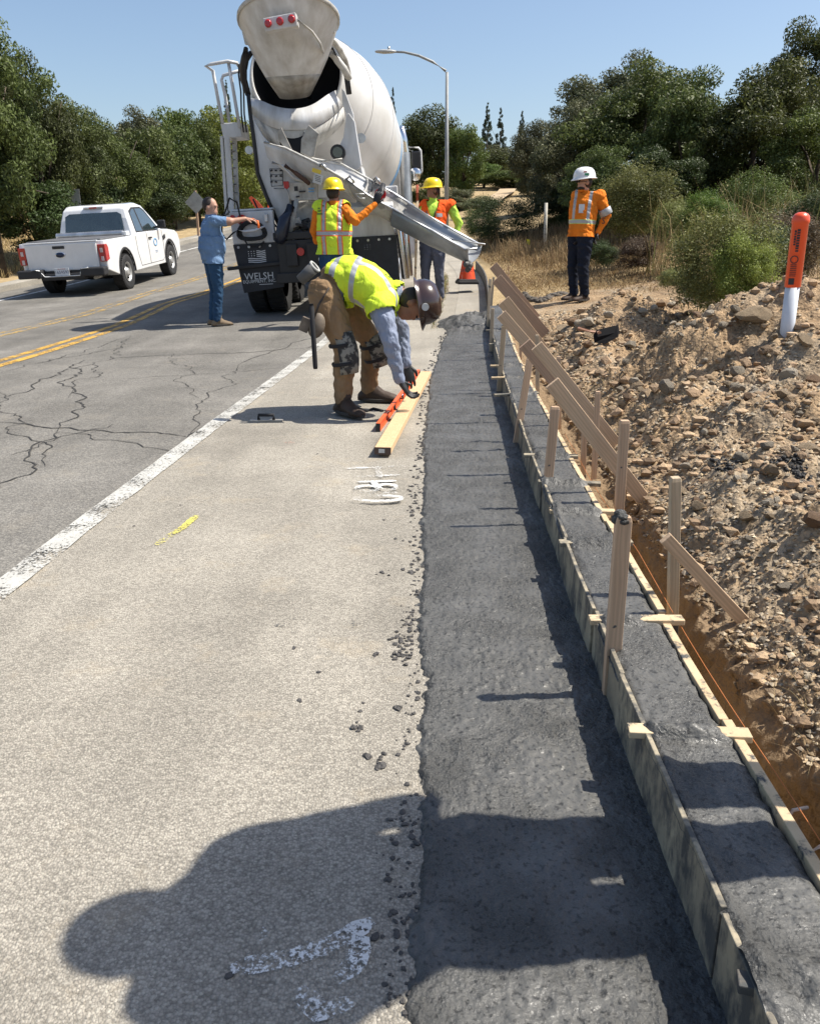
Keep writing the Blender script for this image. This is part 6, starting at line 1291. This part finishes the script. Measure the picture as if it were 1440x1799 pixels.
for sg in (-1, 1):
    w1 = [(2.25, 1.21), (2.30, 1.62), (2.50, 1.70), (2.62, 1.70), (2.68, 1.19)]; w2 = [(2.76, 1.19), (2.70, 1.70), (3.08, 1.70), (3.26, 1.63), (3.78, 1.24), (3.76, 1.19)]
    for w_ in (w1, w2): MB().prism([sidept(y, z, sg, -.004) for y, z in w_], (sg*.012, 0, 0)).build('side_window', M_GLASS, pu, bevel=.004)
    MB().prism([sidept(y, z, sg, .004) for y, z in [(2.215, 1.18), (2.26, 1.66), (2.5, 1.735), (3.09, 1.735), (3.30, 1.66), (3.84, 1.22), (3.82, 1.17)]], (sg*.003, 0, 0)).build('window_trim', M_PL, pu)
    mr_ = MB().box((sg*1.04, 3.62, 1.30), (.20, .10, .20)).build('wing_mirror', M_PL, pu, bevel=.03); MB().box((sg*.92, 3.64, 1.24), (.1, .06, .05)).build('mirror_arm', M_PL, mr_)
    dr = MB()
    for pts in ([(1.95, 1.12), (1.98, .75), (2.08, .5), (2.1, .44)], [(2.72, 1.16), (2.76, .8), (2.76, .44)], [(3.86, 1.16), (3.9, .8), (3.86, .5), (3.7, .44), (2.1, .44)]): dr.tube([(sg*(HW+.001), y, z) for y, z in pts], .006, 5)
    tag(dr.build('door_gap', M_PL, pu), kind='stuff')
    MB().box((sg*(HW+.015), 2.92, 1.02), (.04, .20, .035)).build('door_handle', M_PL, pu, bevel=.01)
    MB().box((sg*(HW+.008), 3.98, .98), (.02, .20, .10), Matrix.Rotation(.25*1, 3, 'X')).build('fender_vent', M_PL, pu, bevel=.008)
    MB().box((sg*(HW-.02), 2.75, .39), (.03, 2.0, .05)).build('sill', mat('dusty_sill', (.40, .36, .28), .7), pu, bevel=.01)
    for cy in (1.15, 4.38):
        mb = MB(); mb.loft([[V((sg*(HW+o_), cy+math.cos(a)*r_, .40+math.sin(a)*r_)) for r_, o_ in ((.475, -.03), (.475, .012), (.515, .012), (.53, -.01))] for a in np.linspace(math.pi+.08, -.08, 18)], smooth=True, cap=False); mb.build('arch_trim', M_PL, pu)
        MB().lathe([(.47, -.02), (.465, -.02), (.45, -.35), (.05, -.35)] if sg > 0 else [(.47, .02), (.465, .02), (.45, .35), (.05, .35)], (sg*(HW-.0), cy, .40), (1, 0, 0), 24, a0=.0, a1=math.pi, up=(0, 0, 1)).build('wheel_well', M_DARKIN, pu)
    for cy in (1.15, 4.38): wheel(sg*.81, cy, .385, .25, pu, mat('steel_rim', (.50, .50, .49), .4, metal=.5), side=sg, holes=12, hubr=.28)
for sg in (-1, 1):
    tl = MB(); tl.prism([(sg*(HW+.006), .00, .70), (sg*(HW+.006), .0, 1.05), (sg*.775, -.005, 1.05), (sg*.80, -.005, .70)], (0, .05, 0)); tl.prism([(sg*(HW-.01), .0, .70), (sg*(HW-.01), .19, .74), (sg*(HW-.01), .20, .98), (sg*(HW-.01), .14, 1.05), (sg*(HW-.01), .0, 1.05)], (sg*.02, 0, 0)); t_o = tl.build('tail_light', M_RED, pu, bevel=.008)
    for zz in (.76, .93): MB().box((sg*.86, -.008, zz), (.06, .012, .09)).build('reverse_lens', mat('clear_lens', (.6, .5, .5), .2, coat=.5), t_o, bevel=.005)
MB().box((0, -.005, .835), (1.55, .05, .56)).build('tailgate', M_CARW, pu, bevel=.025); MB().box((0, .0, 1.128), (1.6, .06, .03)).build('tailgate_top', M_CARW, pu, bevel=.01); MB().box((0, -.03, .54), (1.5, .03, .03)).build('tailgate_gap', M_PL, pu)
MB().box((-.04, -.035, 1.03), (.26, .02, .06)).build('tailgate_handle', M_PL, pu, bevel=.01)
em = MB().lathe([(.0, .02), (.105, .02), (.105, 0)], (-.02, -.03, .88), (0, -1, 0), 32, sy=.5, up=(0, 0, 1)).build('tailgate_emblem', M_CHR, pu); em.data.transform(Matrix.Identity(4))
MB().lathe([(.0, .024), (.088, .024), (.088, .02)], (-.02, -.03, .88), (0, -1, 0), 32, sy=.5, up=(0, 0, 1)).build('emblem_face', mat('emblem_blue', (.02, .03, .07), .3), em)
bp = MB(); 
for sg in (-1, 1): bp.box((sg*.68, -.12, .52), (.52, .26, .17))
bp.box((0, -.06, .44), (.95, .16, .14)); bo = bp.build('rear_bumper', M_PL, pu, bevel=.03)
MB().tube([(-.62, -.26, .61), (-.46, -.24, .60), (-.38, -.18, .455), (.38, -.18, .455), (.46, -.24, .60), (.62, -.26, .61)], .014, 7).build('bumper_trim', M_ALU, bo)
pt = MB().box((0, -.165, .545), (.31, .012, .155)).build('number_plate', mat('plate_white', (.62, .64, .66), .4, var=.02), pu, bevel=.003)
textmesh('1659597', .088, mat('plate_blue', (.03, .04, .12), .5), 'plate_number', pt, mtx((0, -.173, .535), (1, 0, 0), (0, 0, 1))); textmesh('CALIFORNIA', .03, M_RED, 'plate_state', pt, mtx((0, -.173, .602), (1, 0, 0), (0, 0, 1)))
bg = MB().prism([(x, y-.012, z) for x, y, z in ((-.70, 1.965, 1.22), (.70, 1.965, 1.22), (.66, 2.035, 1.60), (.56, 2.06, 1.655), (-.56, 2.06, 1.655), (-.66, 2.035, 1.60))], (0, -.008, 0)).build('rear_window', M_GLASS, pu, bevel=.004)
hb = MB().box((0, 2.13, 1.765), (.46, .10, .045)).build('brake_light_housing', M_ALU, pu, bevel=.012); MB().box((0, 2.075, 1.767), (.17, .02, .032)).build('high_brake_light', M_RED, hb)
for x in (-.38, .38): MB().box((x, 2.4, 1.40), (.26, .12, .28)).build('head_rest', M_PL, pu, bevel=.04)
MB().lathe([(0, -.5), (.13, -.48), (.15, 0), (.13, .48), (0, .5)], (.1, 1.15, .40), (1, 0, 0), 14).build('rear_axle', M_PL, pu); MB().cone((.62, -.0, .38), (.55, .9, .38), .035, n=12).build('exhaust_pipe', M_HOPIN, pu); MB().box((0, 2.6, .42), (1.3, 4.4, .12)).build('underbody', M_PL, pu)
em2 = MB().lathe([(.095, 0), (.095, .004), (.065, .004), (.065, 0)], (HW+.004, 3.28, .90), (1, 0, 0), 28, sx=1.5 if False else 1, sy=1.45, up=(0, 1, 0)).build('door_emblem', M_BLUE, pu)
for i in range(2): MB().box((HW+.006, 3.28, .70-.035*i), (.003, .17-.03*i, .014)).build('door_print', mat('faded_blue_print', (.25, .33, .45), .5), em2)
# ------------------------------------------------------------------ trees, bushes, grass
M_OAK = leafmat('oak_leaf', (.12, .145, .040), (.046, .062, .018), .3); M_OAK2 = leafmat('bay_leaf', (.14, .18, .042), (.055, .082, .02), .32); M_SIL = leafmat('silvery_leaf', (.17, .175, .088), (.06, .075, .033), .25); M_BRT = leafmat('bright_leaf', (.125, .185, .03), (.06, .10, .018), .38)
M_BUSH = leafmat('coyote_leaf', (.26, .27, .09), (.11, .13, .04), .32); M_BUSHD = leafmat('dark_bush_leaf', (.065, .09, .028), (.026, .04, .013), .25); M_DRYB = leafmat('dry_bush_leaf', (.17, .13, .075), (.09, .06, .04), .2); M_CONI = leafmat('conifer_needle', (.05, .075, .048), (.024, .038, .026), .15); M_YG = leafmat('yellow_green_leaf', (.25, .27, .06), (.12, .15, .035), .4)
M_BARK = mat('bark', (.09, .07, .05), .95, bump=.02, bscale=12, var=.25); M_TWIG = mat('dry_twig', (.20, .16, .12), .9)
def leafcloud(name, seed, N, clumps, clr, leaf, flat=.75, mats=None, up=.3, squash=1.0, lowcut=-.9, elong=1.5, shape=None, spray=0):
    """a crown of single leaves gathered in clumps inside a unit volume"""
    r = np.random.default_rng(seed); C = []; 
    while len(C) < clumps:
        p = r.normal(0, 1, 3); p /= np.linalg.norm(p); rad = r.uniform(.35, 1)**.5*(.72+.45*vn(p[0]*1.7+seed, p[1]*1.7+p[2]*1.3, seed)); q = p*rad
        if q[2] < lowcut: continue
        if shape == 'cone':
            h = r.uniform(-1, 1); w = (1-(h+1)/2)*.75+.04; a = r.uniform(0, 6.28); q = np.array([math.cos(a)*w*r.uniform(.4, 1), math.sin(a)*w*r.uniform(.4, 1), h])
        C.append(np.append(q, clr*r.uniform(.55, 1.3)*(1 if shape != 'cone' else (1.1-.4*(q[2]+1)))))
    C = np.array(C); wt = C[:, 3]**2; ci = r.choice(len(C), N, p=wt/wt.sum()); c = C[ci]
    d = r.normal(0, 1, (N, 3)); d /= np.linalg.norm(d, axis=1)[:, None]; rr = r.uniform(.0, 1, N)**.40
    P = c[:, :3]+d*(c[:, 3]*rr)[:, None]*np.array([1, 1, flat])
    if spray: k_ = r.random(N) < spray; P[k_] = (c[:, :3]+d*(c[:, 3]*r.uniform(.9, 1.35, N))[:, None])[k_]
    nrm = d*.7+r.normal(0, .7, (N, 3))+np.array([0, 0, up]); nrm /= np.linalg.norm(nrm, axis=1)[:, None]
    t = r.normal(0, 1, (N, 3)); t -= nrm*(t*nrm).sum(1)[:, None]; t /= np.linalg.norm(t, axis=1)[:, None]; b = np.cross(nrm, t); s = leaf*r.uniform(.5, 1.3, N)[:, None]
    vs = np.stack([P-t*s*elong, P+b*s*.62, P+t*s*elong, P-b*s*.62], 1).reshape(-1, 3); f = np.arange(N*4).reshape(-1, 4)
    me = npmesh(name, vs, f, mats, False); dat = me.data; bpy.data.objects.remove(me); return dat
CR = {}
def crownmesh(kind, var, m):
    k_ = (kind, var, m.name)
    if k_ not in CR:
        s_ = 11*var+3
        if kind == 'tree': CR[k_] = leafcloud('crown', s_, 26000, 60, .27, .021, flat=.66, mats=m, spray=.0)
        elif kind == 'near': CR[k_] = leafcloud('crown', s_, 50000, 95, .21, .0145, flat=.66, mats=m, spray=.0)
        elif kind == 'far': CR[k_] = leafcloud('crown', s_, 12000, 55, .27, .028, mats=m)
        elif kind == 'coni': CR[k_] = leafcloud('crown', s_, 14000, 130, .19, .024, mats=m, shape='cone', flat=.5)
        elif kind == 'bush': CR[k_] = leafcloud('foliage', s_, 26000, 70, .26, .014, mats=m, lowcut=-.7, up=.8, spray=.10)
        elif kind == 'fine': CR[k_] = leafcloud('foliage', s_, 30000, 90, .24, .0135, mats=m, lowcut=-.6, up=.9, spray=.22, elong=2.2)
    return CR[k_]
nT = 0
def tree(px, ptop, pbot, wpx, Y, kind, m, lab, group, zf=zland, trunk=True, depth=None, cat='tree', nm='tree', low=.12):
    """a tree whose crown spans the given width and height in the photograph at distance Y"""
    global nT; nT += 1; c = at(px, (ptop+pbot)/2, Y); top = at(px, ptop, Y).z; gz = float(zf(c.x, Y)); bot = max(gz+.0, at(px, pbot, Y).z); rx_ = wpx/2/1440*Y*1.02; cz = (top+bot)/2; rz = (top-bot)/2
    root = empty(nm, (c.x, Y, gz), lab, cat, group); r = random.Random(nT*7)
    me = crownmesh(kind, nT % 3 if kind != 'near' else nT % 2, m); o = bpy.data.objects.new('crown' if cat == 'tree' else 'foliage', me); COL.objects.link(o); o.parent = root; o.location = (0, 0, cz-gz); o.scale = (rx_*1.26, depth or rx_*1.1, rz*1.2); o.rotation_euler = (0, 0, r.uniform(0, 6.3) if depth is None else r.choice([0, math.pi]))
    if trunk:
        H_ = cz-gz; tr_ = max(.05, rx_*.055); b = MB(); p = V((0, 0, -.3)); tips = []
        b.tube([(0, 0, -.3), (r.uniform(-.1, .1)*rx_*.3, 0, H_*.35), (r.uniform(-.2, .2)*rx_*.5, 0, H_*.8), (0, 0, H_+rz*.4)], [tr_*1.3, tr_, tr_*.75, tr_*.2], 9)
        tk = b.build('trunk', M_BARK, root)
        for i in range(5):
            a = r.uniform(0, 6.3); s_ = H_*r.uniform(.3, .8); e_ = V((math.cos(a)*rx_*.7, math.sin(a)*rx_*.6, H_+rz*r.uniform(-.5, .6))); MB().tube([(0, 0, s_), V((0, 0, s_)).lerp(e_, .5)+V((0, 0, .1*rz)), e_], [tr_*.55, tr_*.35, tr_*.1], 6).build('limb', M_BARK, root)
    return root
GL, GR, GB = 'trees on the far side of the road', 'trees on the slope to the right', 'trees closing the view down the road'
for i, (px, t, b, w, Y, kd, m, lab) in enumerate([
    (-30, 40, 440, 250, 24, 'near', M_OAK, 'tall dark tree cut by the left edge of the picture'), (62, 75, 430, 150, 27, 'near', M_OAK, 'tall dense green tree whose crown stands highest on the left'), (120, 178, 425, 170, 29, 'near', M_OAK, 'dark green tree just right of the tallest left tree'),
    (190, 200, 420, 150, 31, 'near', M_OAK2, 'green tree with a ragged top above the pickup cab'), (245, 208, 415, 130, 36, 'tree', M_OAK, 'dark tree behind the pickup hood'), (235, 188, 330, 100, 46, 'tree', M_SIL, 'paler tree whose top shows above the dark ones'),
    (300, 225, 395, 120, 40, 'tree', M_OAK, 'shaded tree right of the pickup'), (330, 178, 380, 110, 48, 'tree', M_OAK2, 'round topped green tree in the middle of the left row'), (395, 190, 385, 130, 44, 'tree', M_YG, 'yellow green tree behind the truck ladder'), (345, 220, 395, 110, 42, 'tree', M_OAK2, 'green tree above the diamond sign'),
    (450, 200, 395, 120, 50, 'tree', M_YG, 'yellow green tree seen through the truck frame'), (520, 210, 400, 140, 55, 'tree', M_OAK, 'dark tree hidden mostly by the mixer truck'), (150, 300, 440, 120, 30, 'tree', M_BUSHD, 'dark low tree directly behind the pickup roof'), (60, 310, 450, 160, 26, 'tree', M_BUSHD, 'dark low foliage tree at the far left verge'), (270, 320, 405, 120, 35, 'tree', M_BUSHD, 'low dark tree behind the pickup windscreen'), (410, 330, 400, 90, 46, 'far', M_BUSHD, 'low dark tree under the yellow green one')]):
    tree(px, t, b, w, Y, kd, m, lab, GL)
for i, (px, t, b, w, Y, kd, m, lab) in enumerate([
    (690, 168, 300, 34, 70, 'coni', M_CONI, 'thin conifer rising beside the drum'), (720, 205, 360, 90, 60, 'tree', M_OAK, 'dark oak between the drum and the lamp'), (770, 192, 350, 110, 52, 'tree', M_OAK, 'dark oak behind the street lamp'), (815, 215, 350, 80, 50, 'tree', M_OAK2, 'green oak right of the street lamp'), (645, 215, 380, 110, 62, 'tree', M_OAK, 'dark oak hidden by the drum'),
    (855, 192, 300, 40, 95, 'coni', M_CONI, 'taller of the two distant conifers'), (878, 200, 300, 38, 98, 'coni', M_CONI, 'shorter of the two distant conifers'), (915, 205, 300, 34, 90, 'coni', M_CONI, 'distant conifer against the right hand trees'), (870, 265, 345, 90, 70, 'far', M_OAK, 'distant rounded tree below the conifers'), (905, 250, 340, 90, 80, 'far', M_SIL, 'distant greyish tree below the conifers'), (850, 285, 335, 70, 60, 'far', M_OAK2, 'small green tree near the distant path'), (400, 150, 240, 24, 80, 'coni', M_CONI, 'distant conifer tip above the yellow green tree'), (805, 330, 375, 60, 40, 'far', M_SIL, 'low grey green bush tree at the foot of the lamp'), (740, 330, 400, 60, 45, 'far', M_OAK, 'low tree behind the round mirror'), (840, 345, 400, 60, 36, 'far', M_SIL, 'low grey bush tree left of the distant path'), (905, 300, 350, 120, 58, 'tree', M_OAK, 'dark tree just above the distant path'), (830, 290, 340, 70, 64, 'tree', M_BUSHD, 'dark small tree where the distant path ends'), (960, 290, 350, 120, 48, 'tree', M_OAK2, 'green tree behind the grey green one')]):
    tree(px, t, b, w, Y, kd, m, lab, GB)
for i, (px, t, b, w, Y, kd, m, lab) in enumerate([
    (1000, 185, 400, 150, 25, 'near', M_SIL, 'silvery leaved tree left of the person in the white helmet'), (1075, 85, 330, 220, 27, 'near', M_SIL, 'airy silvery tree with the thin sunlit top'), (1130, 120, 400, 250, 24, 'near', M_OAK, 'big dark oak behind the round coyote bush'), (1220, 105, 400, 210, 22, 'near', M_OAK, 'dark oak in the middle of the right hand slope'), (1330, 120, 400, 260, 21, 'near', M_OAK, 'dark oak above the orange topped post'), (1420, 25, 330, 190, 27, 'near', M_OAK, 'tall dark oak in the top right corner'),
    (945, 215, 400, 100, 34, 'near', M_SIL, 'grey green tree beside the distant conifers'), (1440, 180, 420, 200, 19, 'near', M_OAK2, 'green oak cut by the right edge'), (1000, 320, 430, 80, 25, 'near', M_BUSHD, 'dark low oak right behind the white post'), (1170, 250, 410, 170, 20, 'near', M_BUSHD, 'dark low oak behind the round coyote bush'), (1060, 260, 420, 140, 21, 'near', M_OAK, 'dark low oak behind the white helmet')]):
    tree(px, t, b, w, Y, kd, m, lab, GR)
GS = 'bushes on the right hand slope'
for i, (px, t, b, w, Y, kd, m, lab) in enumerate([
    (1116, 285, 425, 130, 15.5, 'fine', M_BUSH, 'large rounded sunlit coyote bush right of the standing person'), (885, 340, 436, 120, 25, 'bush', M_BUSHD, 'dark bush at the edge of the dry grass left of the post'), (975, 375, 445, 55, 25, 'bush', M_OAK, 'green bush just left of the person in the white helmet'), (1118, 412, 478, 80, 13.8, 'fine', M_DRYB, 'low brownish dry bush under the rounded coyote bush'),
    (1270, 362, 556, 170, 7.6, 'fine', M_BUSH, 'yellow green bush growing behind the dirt pile'), (1310, 400, 558, 115, 7.2, 'fine', M_YG, 'bright green side of the bush left of the marker post'), (1385, 370, 500, 150, 10.5, 'fine', M_DRYB, 'reddish brown dry bush behind the marker post'), (1330, 390, 490, 120, 9.5, 'fine', M_BUSHD, 'dark leggy bush right behind the marker post'), (1245, 330, 420, 90, 13, 'fine', M_BRT, 'tall weedy green shrub behind the dirt pile bush'), (1430, 330, 470, 120, 11, 'fine', M_BUSHD, 'dark dry bush at the right edge'), (1185, 470, 505, 60, 8.6, 'fine', M_BUSH, 'small sprawling shrub left of the dirt pile bush'), (1200, 345, 445, 95, 14.2, 'fine', M_BUSH, 'mid green bush between the rounded bush and the weedy shrub'), (1335, 300, 420, 130, 14.5, 'bush', M_OAK2, 'green bush above the dry weeds near the marker post'), (845, 365, 425, 70, 27, 'bush', M_OAK2, 'green bush beside the cone end of the dry grass'), (1060, 420, 470, 60, 14.5, 'fine', M_BUSHD, 'dark low bush just right of the person in the white helmet')]):
    tree(px, t, b, w, Y, kd, m, lab, GS, zf=lambda x, y: zdirt(x, y, False), trunk=False, cat='bush', nm='bush')
# stems inside the nearer bushes
# dry grass: a great many thin blades
def blades(name, N, xs, ys, h0, h1, w, lean, zf, mats, seed, lab, zoff=-.02):
    r = np.random.default_rng(seed); n = N; x = xs(r, n); y = ys(r, n); x = x+kx(y) if name != 'verge_grass' else x
    z = zf(x, y)+zoff; h = r.uniform(h0, h1, n)*(.5+1.0*ss(-.3, .3, fbm(x*.9, y*.9, 2, 3))); a = r.uniform(0, 6.28, n); l = r.normal(0, lean, (n, 2)); ww = w*(.6+.6*y/12)
    cw, sw = np.cos(a)*ww, np.sin(a)*ww; b0 = np.stack([x-cw, y-sw, z], -1); b1 = np.stack([x+cw, y+sw, z], -1); mx_, my_, mz_ = x+l[:, 0]*h*.4, y+l[:, 1]*h*.4, z+h*.6
    m0 = np.stack([mx_-cw*.7, my_-sw*.7, mz_], -1); m1 = np.stack([mx_+cw*.7, my_+sw*.7, mz_], -1); tp = np.stack([x+l[:, 0]*h, y+l[:, 1]*h, z+h*(1-.3*np.minimum(1, np.abs(l).sum(1)))], -1)
    vs = np.stack([b0, b1, m0, m1, tp], 1).reshape(-1, 3); i = np.arange(n)*5; f = np.concatenate([np.stack([i, i+1, i+3], -1), np.stack([i, i+3, i+2], -1), np.stack([i+2, i+3, i+4], -1)])
    o = npmesh(name, vs, f, mats, False, mi=np.tile(r.integers(0, len(mats), n), 3)); tag(o, lab, kind='stuff')
M_STRAW = leafmat('straw', (.46, .36, .19), (.33, .24, .12), .25, .8); M_STRAW2 = leafmat('straw_dark', (.27, .19, .10), (.20, .14, .08), .2, .8)
zl = lambda x, y: zdirt(x, y, False)
blades('dry_grass', 60000, lambda r, n: .45+np.abs(r.normal(0, 1, n))*4.5, lambda r, n: r.uniform(11.5, 26, n), .02, .10, .004, .9, zl, [M_STRAW, M_STRAW, M_STRAW2], 1, 'short dry straw on the flat ground', -.03)
blades('tall_dry_grass', 38000, lambda r, n: .8+r.random(n)**.7*7, lambda r, n: r.uniform(17.5, 27, n), .15, .45, .004, .35, zl, [M_STRAW, M_STRAW, M_STRAW2], 2, 'tall dry grass in front of the bushes', -.03)
blades('bank_straw', 6000, lambda r, n: .36+np.abs(r.normal(0, 1, n))*.5, lambda r, n: np.exp(r.uniform(.15, 2.3, n)), .01, .05, .0007, 1.1, lambda x, y: zdirt(x, y), [M_STRAW, M_STRAW2], 5, 'wisps of straw in the dug soil', 0)
blades('verge_grass', 50000, lambda r, n: -11.3-np.abs(r.normal(0, 1, n))*5-r.random(n)*0, lambda r, n: r.uniform(12, 45, n), .04, .30, .005, .5, lambda x, y: zland(x, y), [M_STRAW, M_STRAW, M_STRAW2], 6, 'dry grass on the far verge', -.05)
blades('bush_weeds', 3500, lambda r, n: 2.5+r.random(n)*6, lambda r, n: r.uniform(10, 15, n), .2, 1.1, .003, .3, zl, [M_STRAW, M_STRAW2, M_BUSH], 7, 'tall dry weeds among the bushes', -.03)
blades('joint_weeds', 900, lambda r, n: -.72+r.normal(0, .03, n), lambda r, n: r.uniform(10.5, 18, n), .01, .12, .003, .6, zroad, [M_STRAW, M_BUSH], 8, 'weeds in the gutter joint', 0)
"""path"""
pthY = np.arange(30, 56, 1.0); 
tag(strip('distant_path', lambda y: float(np.interp(y, [34, 50, 60, 80], [2.3, 4.9, 6.3, 9])), lambda y: float(np.interp(y, [34, 50, 60, 80], [3.0, 5.9, 7.4, 11])), pthY, mat('path_soil', (.47, .35, .22), .95), .12, 4, zf=lambda x, y: zland(x, y)), 'pale dirt path climbing in the distance', kind='structure')
# ------------------------------------------------------------------ the person beside the camera whose shadow falls across the shoulder
kS = 1/math.tan(SUN_EL); sdx = -math.sin(SUN_AZ)*kS; sdy = -math.cos(SUN_AZ)*kS
def sh(xs, ys, z): return V((xs-sdx*z, ys-sdy*z, z))
JP = dict(base=(1.25, 1.26, float(zdirt(1.25, 1.26))), pelvis=sh(.03, 1.22, 1.26), chest=sh(-.36, 1.16, 1.68), neck=sh(-.41, 1.15, 1.76), head=sh(-.475, 1.13, 1.80), shR=sh(-.38, 1.00, 1.66), shL=sh(-.33, 1.33, 1.68), elR=sh(-.12, .98, 1.44), wrR=sh(.03, 1.06, 1.58), elL=sh(.00, 1.46, 1.50), wrL=sh(.03, 1.30, 1.64), hipR=sh(.08, 1.13, 1.2), hipL=sh(.10, 1.32, 1.2), knR=sh(.46, 1.15, .82), knL=sh(.48, 1.33, .82), anR=V((1.25, 1.20, .44)), anL=V((1.26, 1.33, .44)))
if True:
    PP = person('w', 'person leaning in from the right beside the camera, only their shadow in view', JP, [M_BLUESH, M_BLUESH, M_SKINL, M_JEAN, M_SKINL, M_SKINL], head_fwd=(0, 1, -.1), head_up=(-.1, 0, 1), fat=1.0, belly=.5, voxel=.014)
    boots(PP, JP, V((-1, 0, 0)), M_BOOTT); cp_ = MB(); cp_.ell(PP['head']+V((0, 0, .03)), (.10, .10, .09), n=16, k=8); cp_.build('cap', M_NAVY, PP['root'])
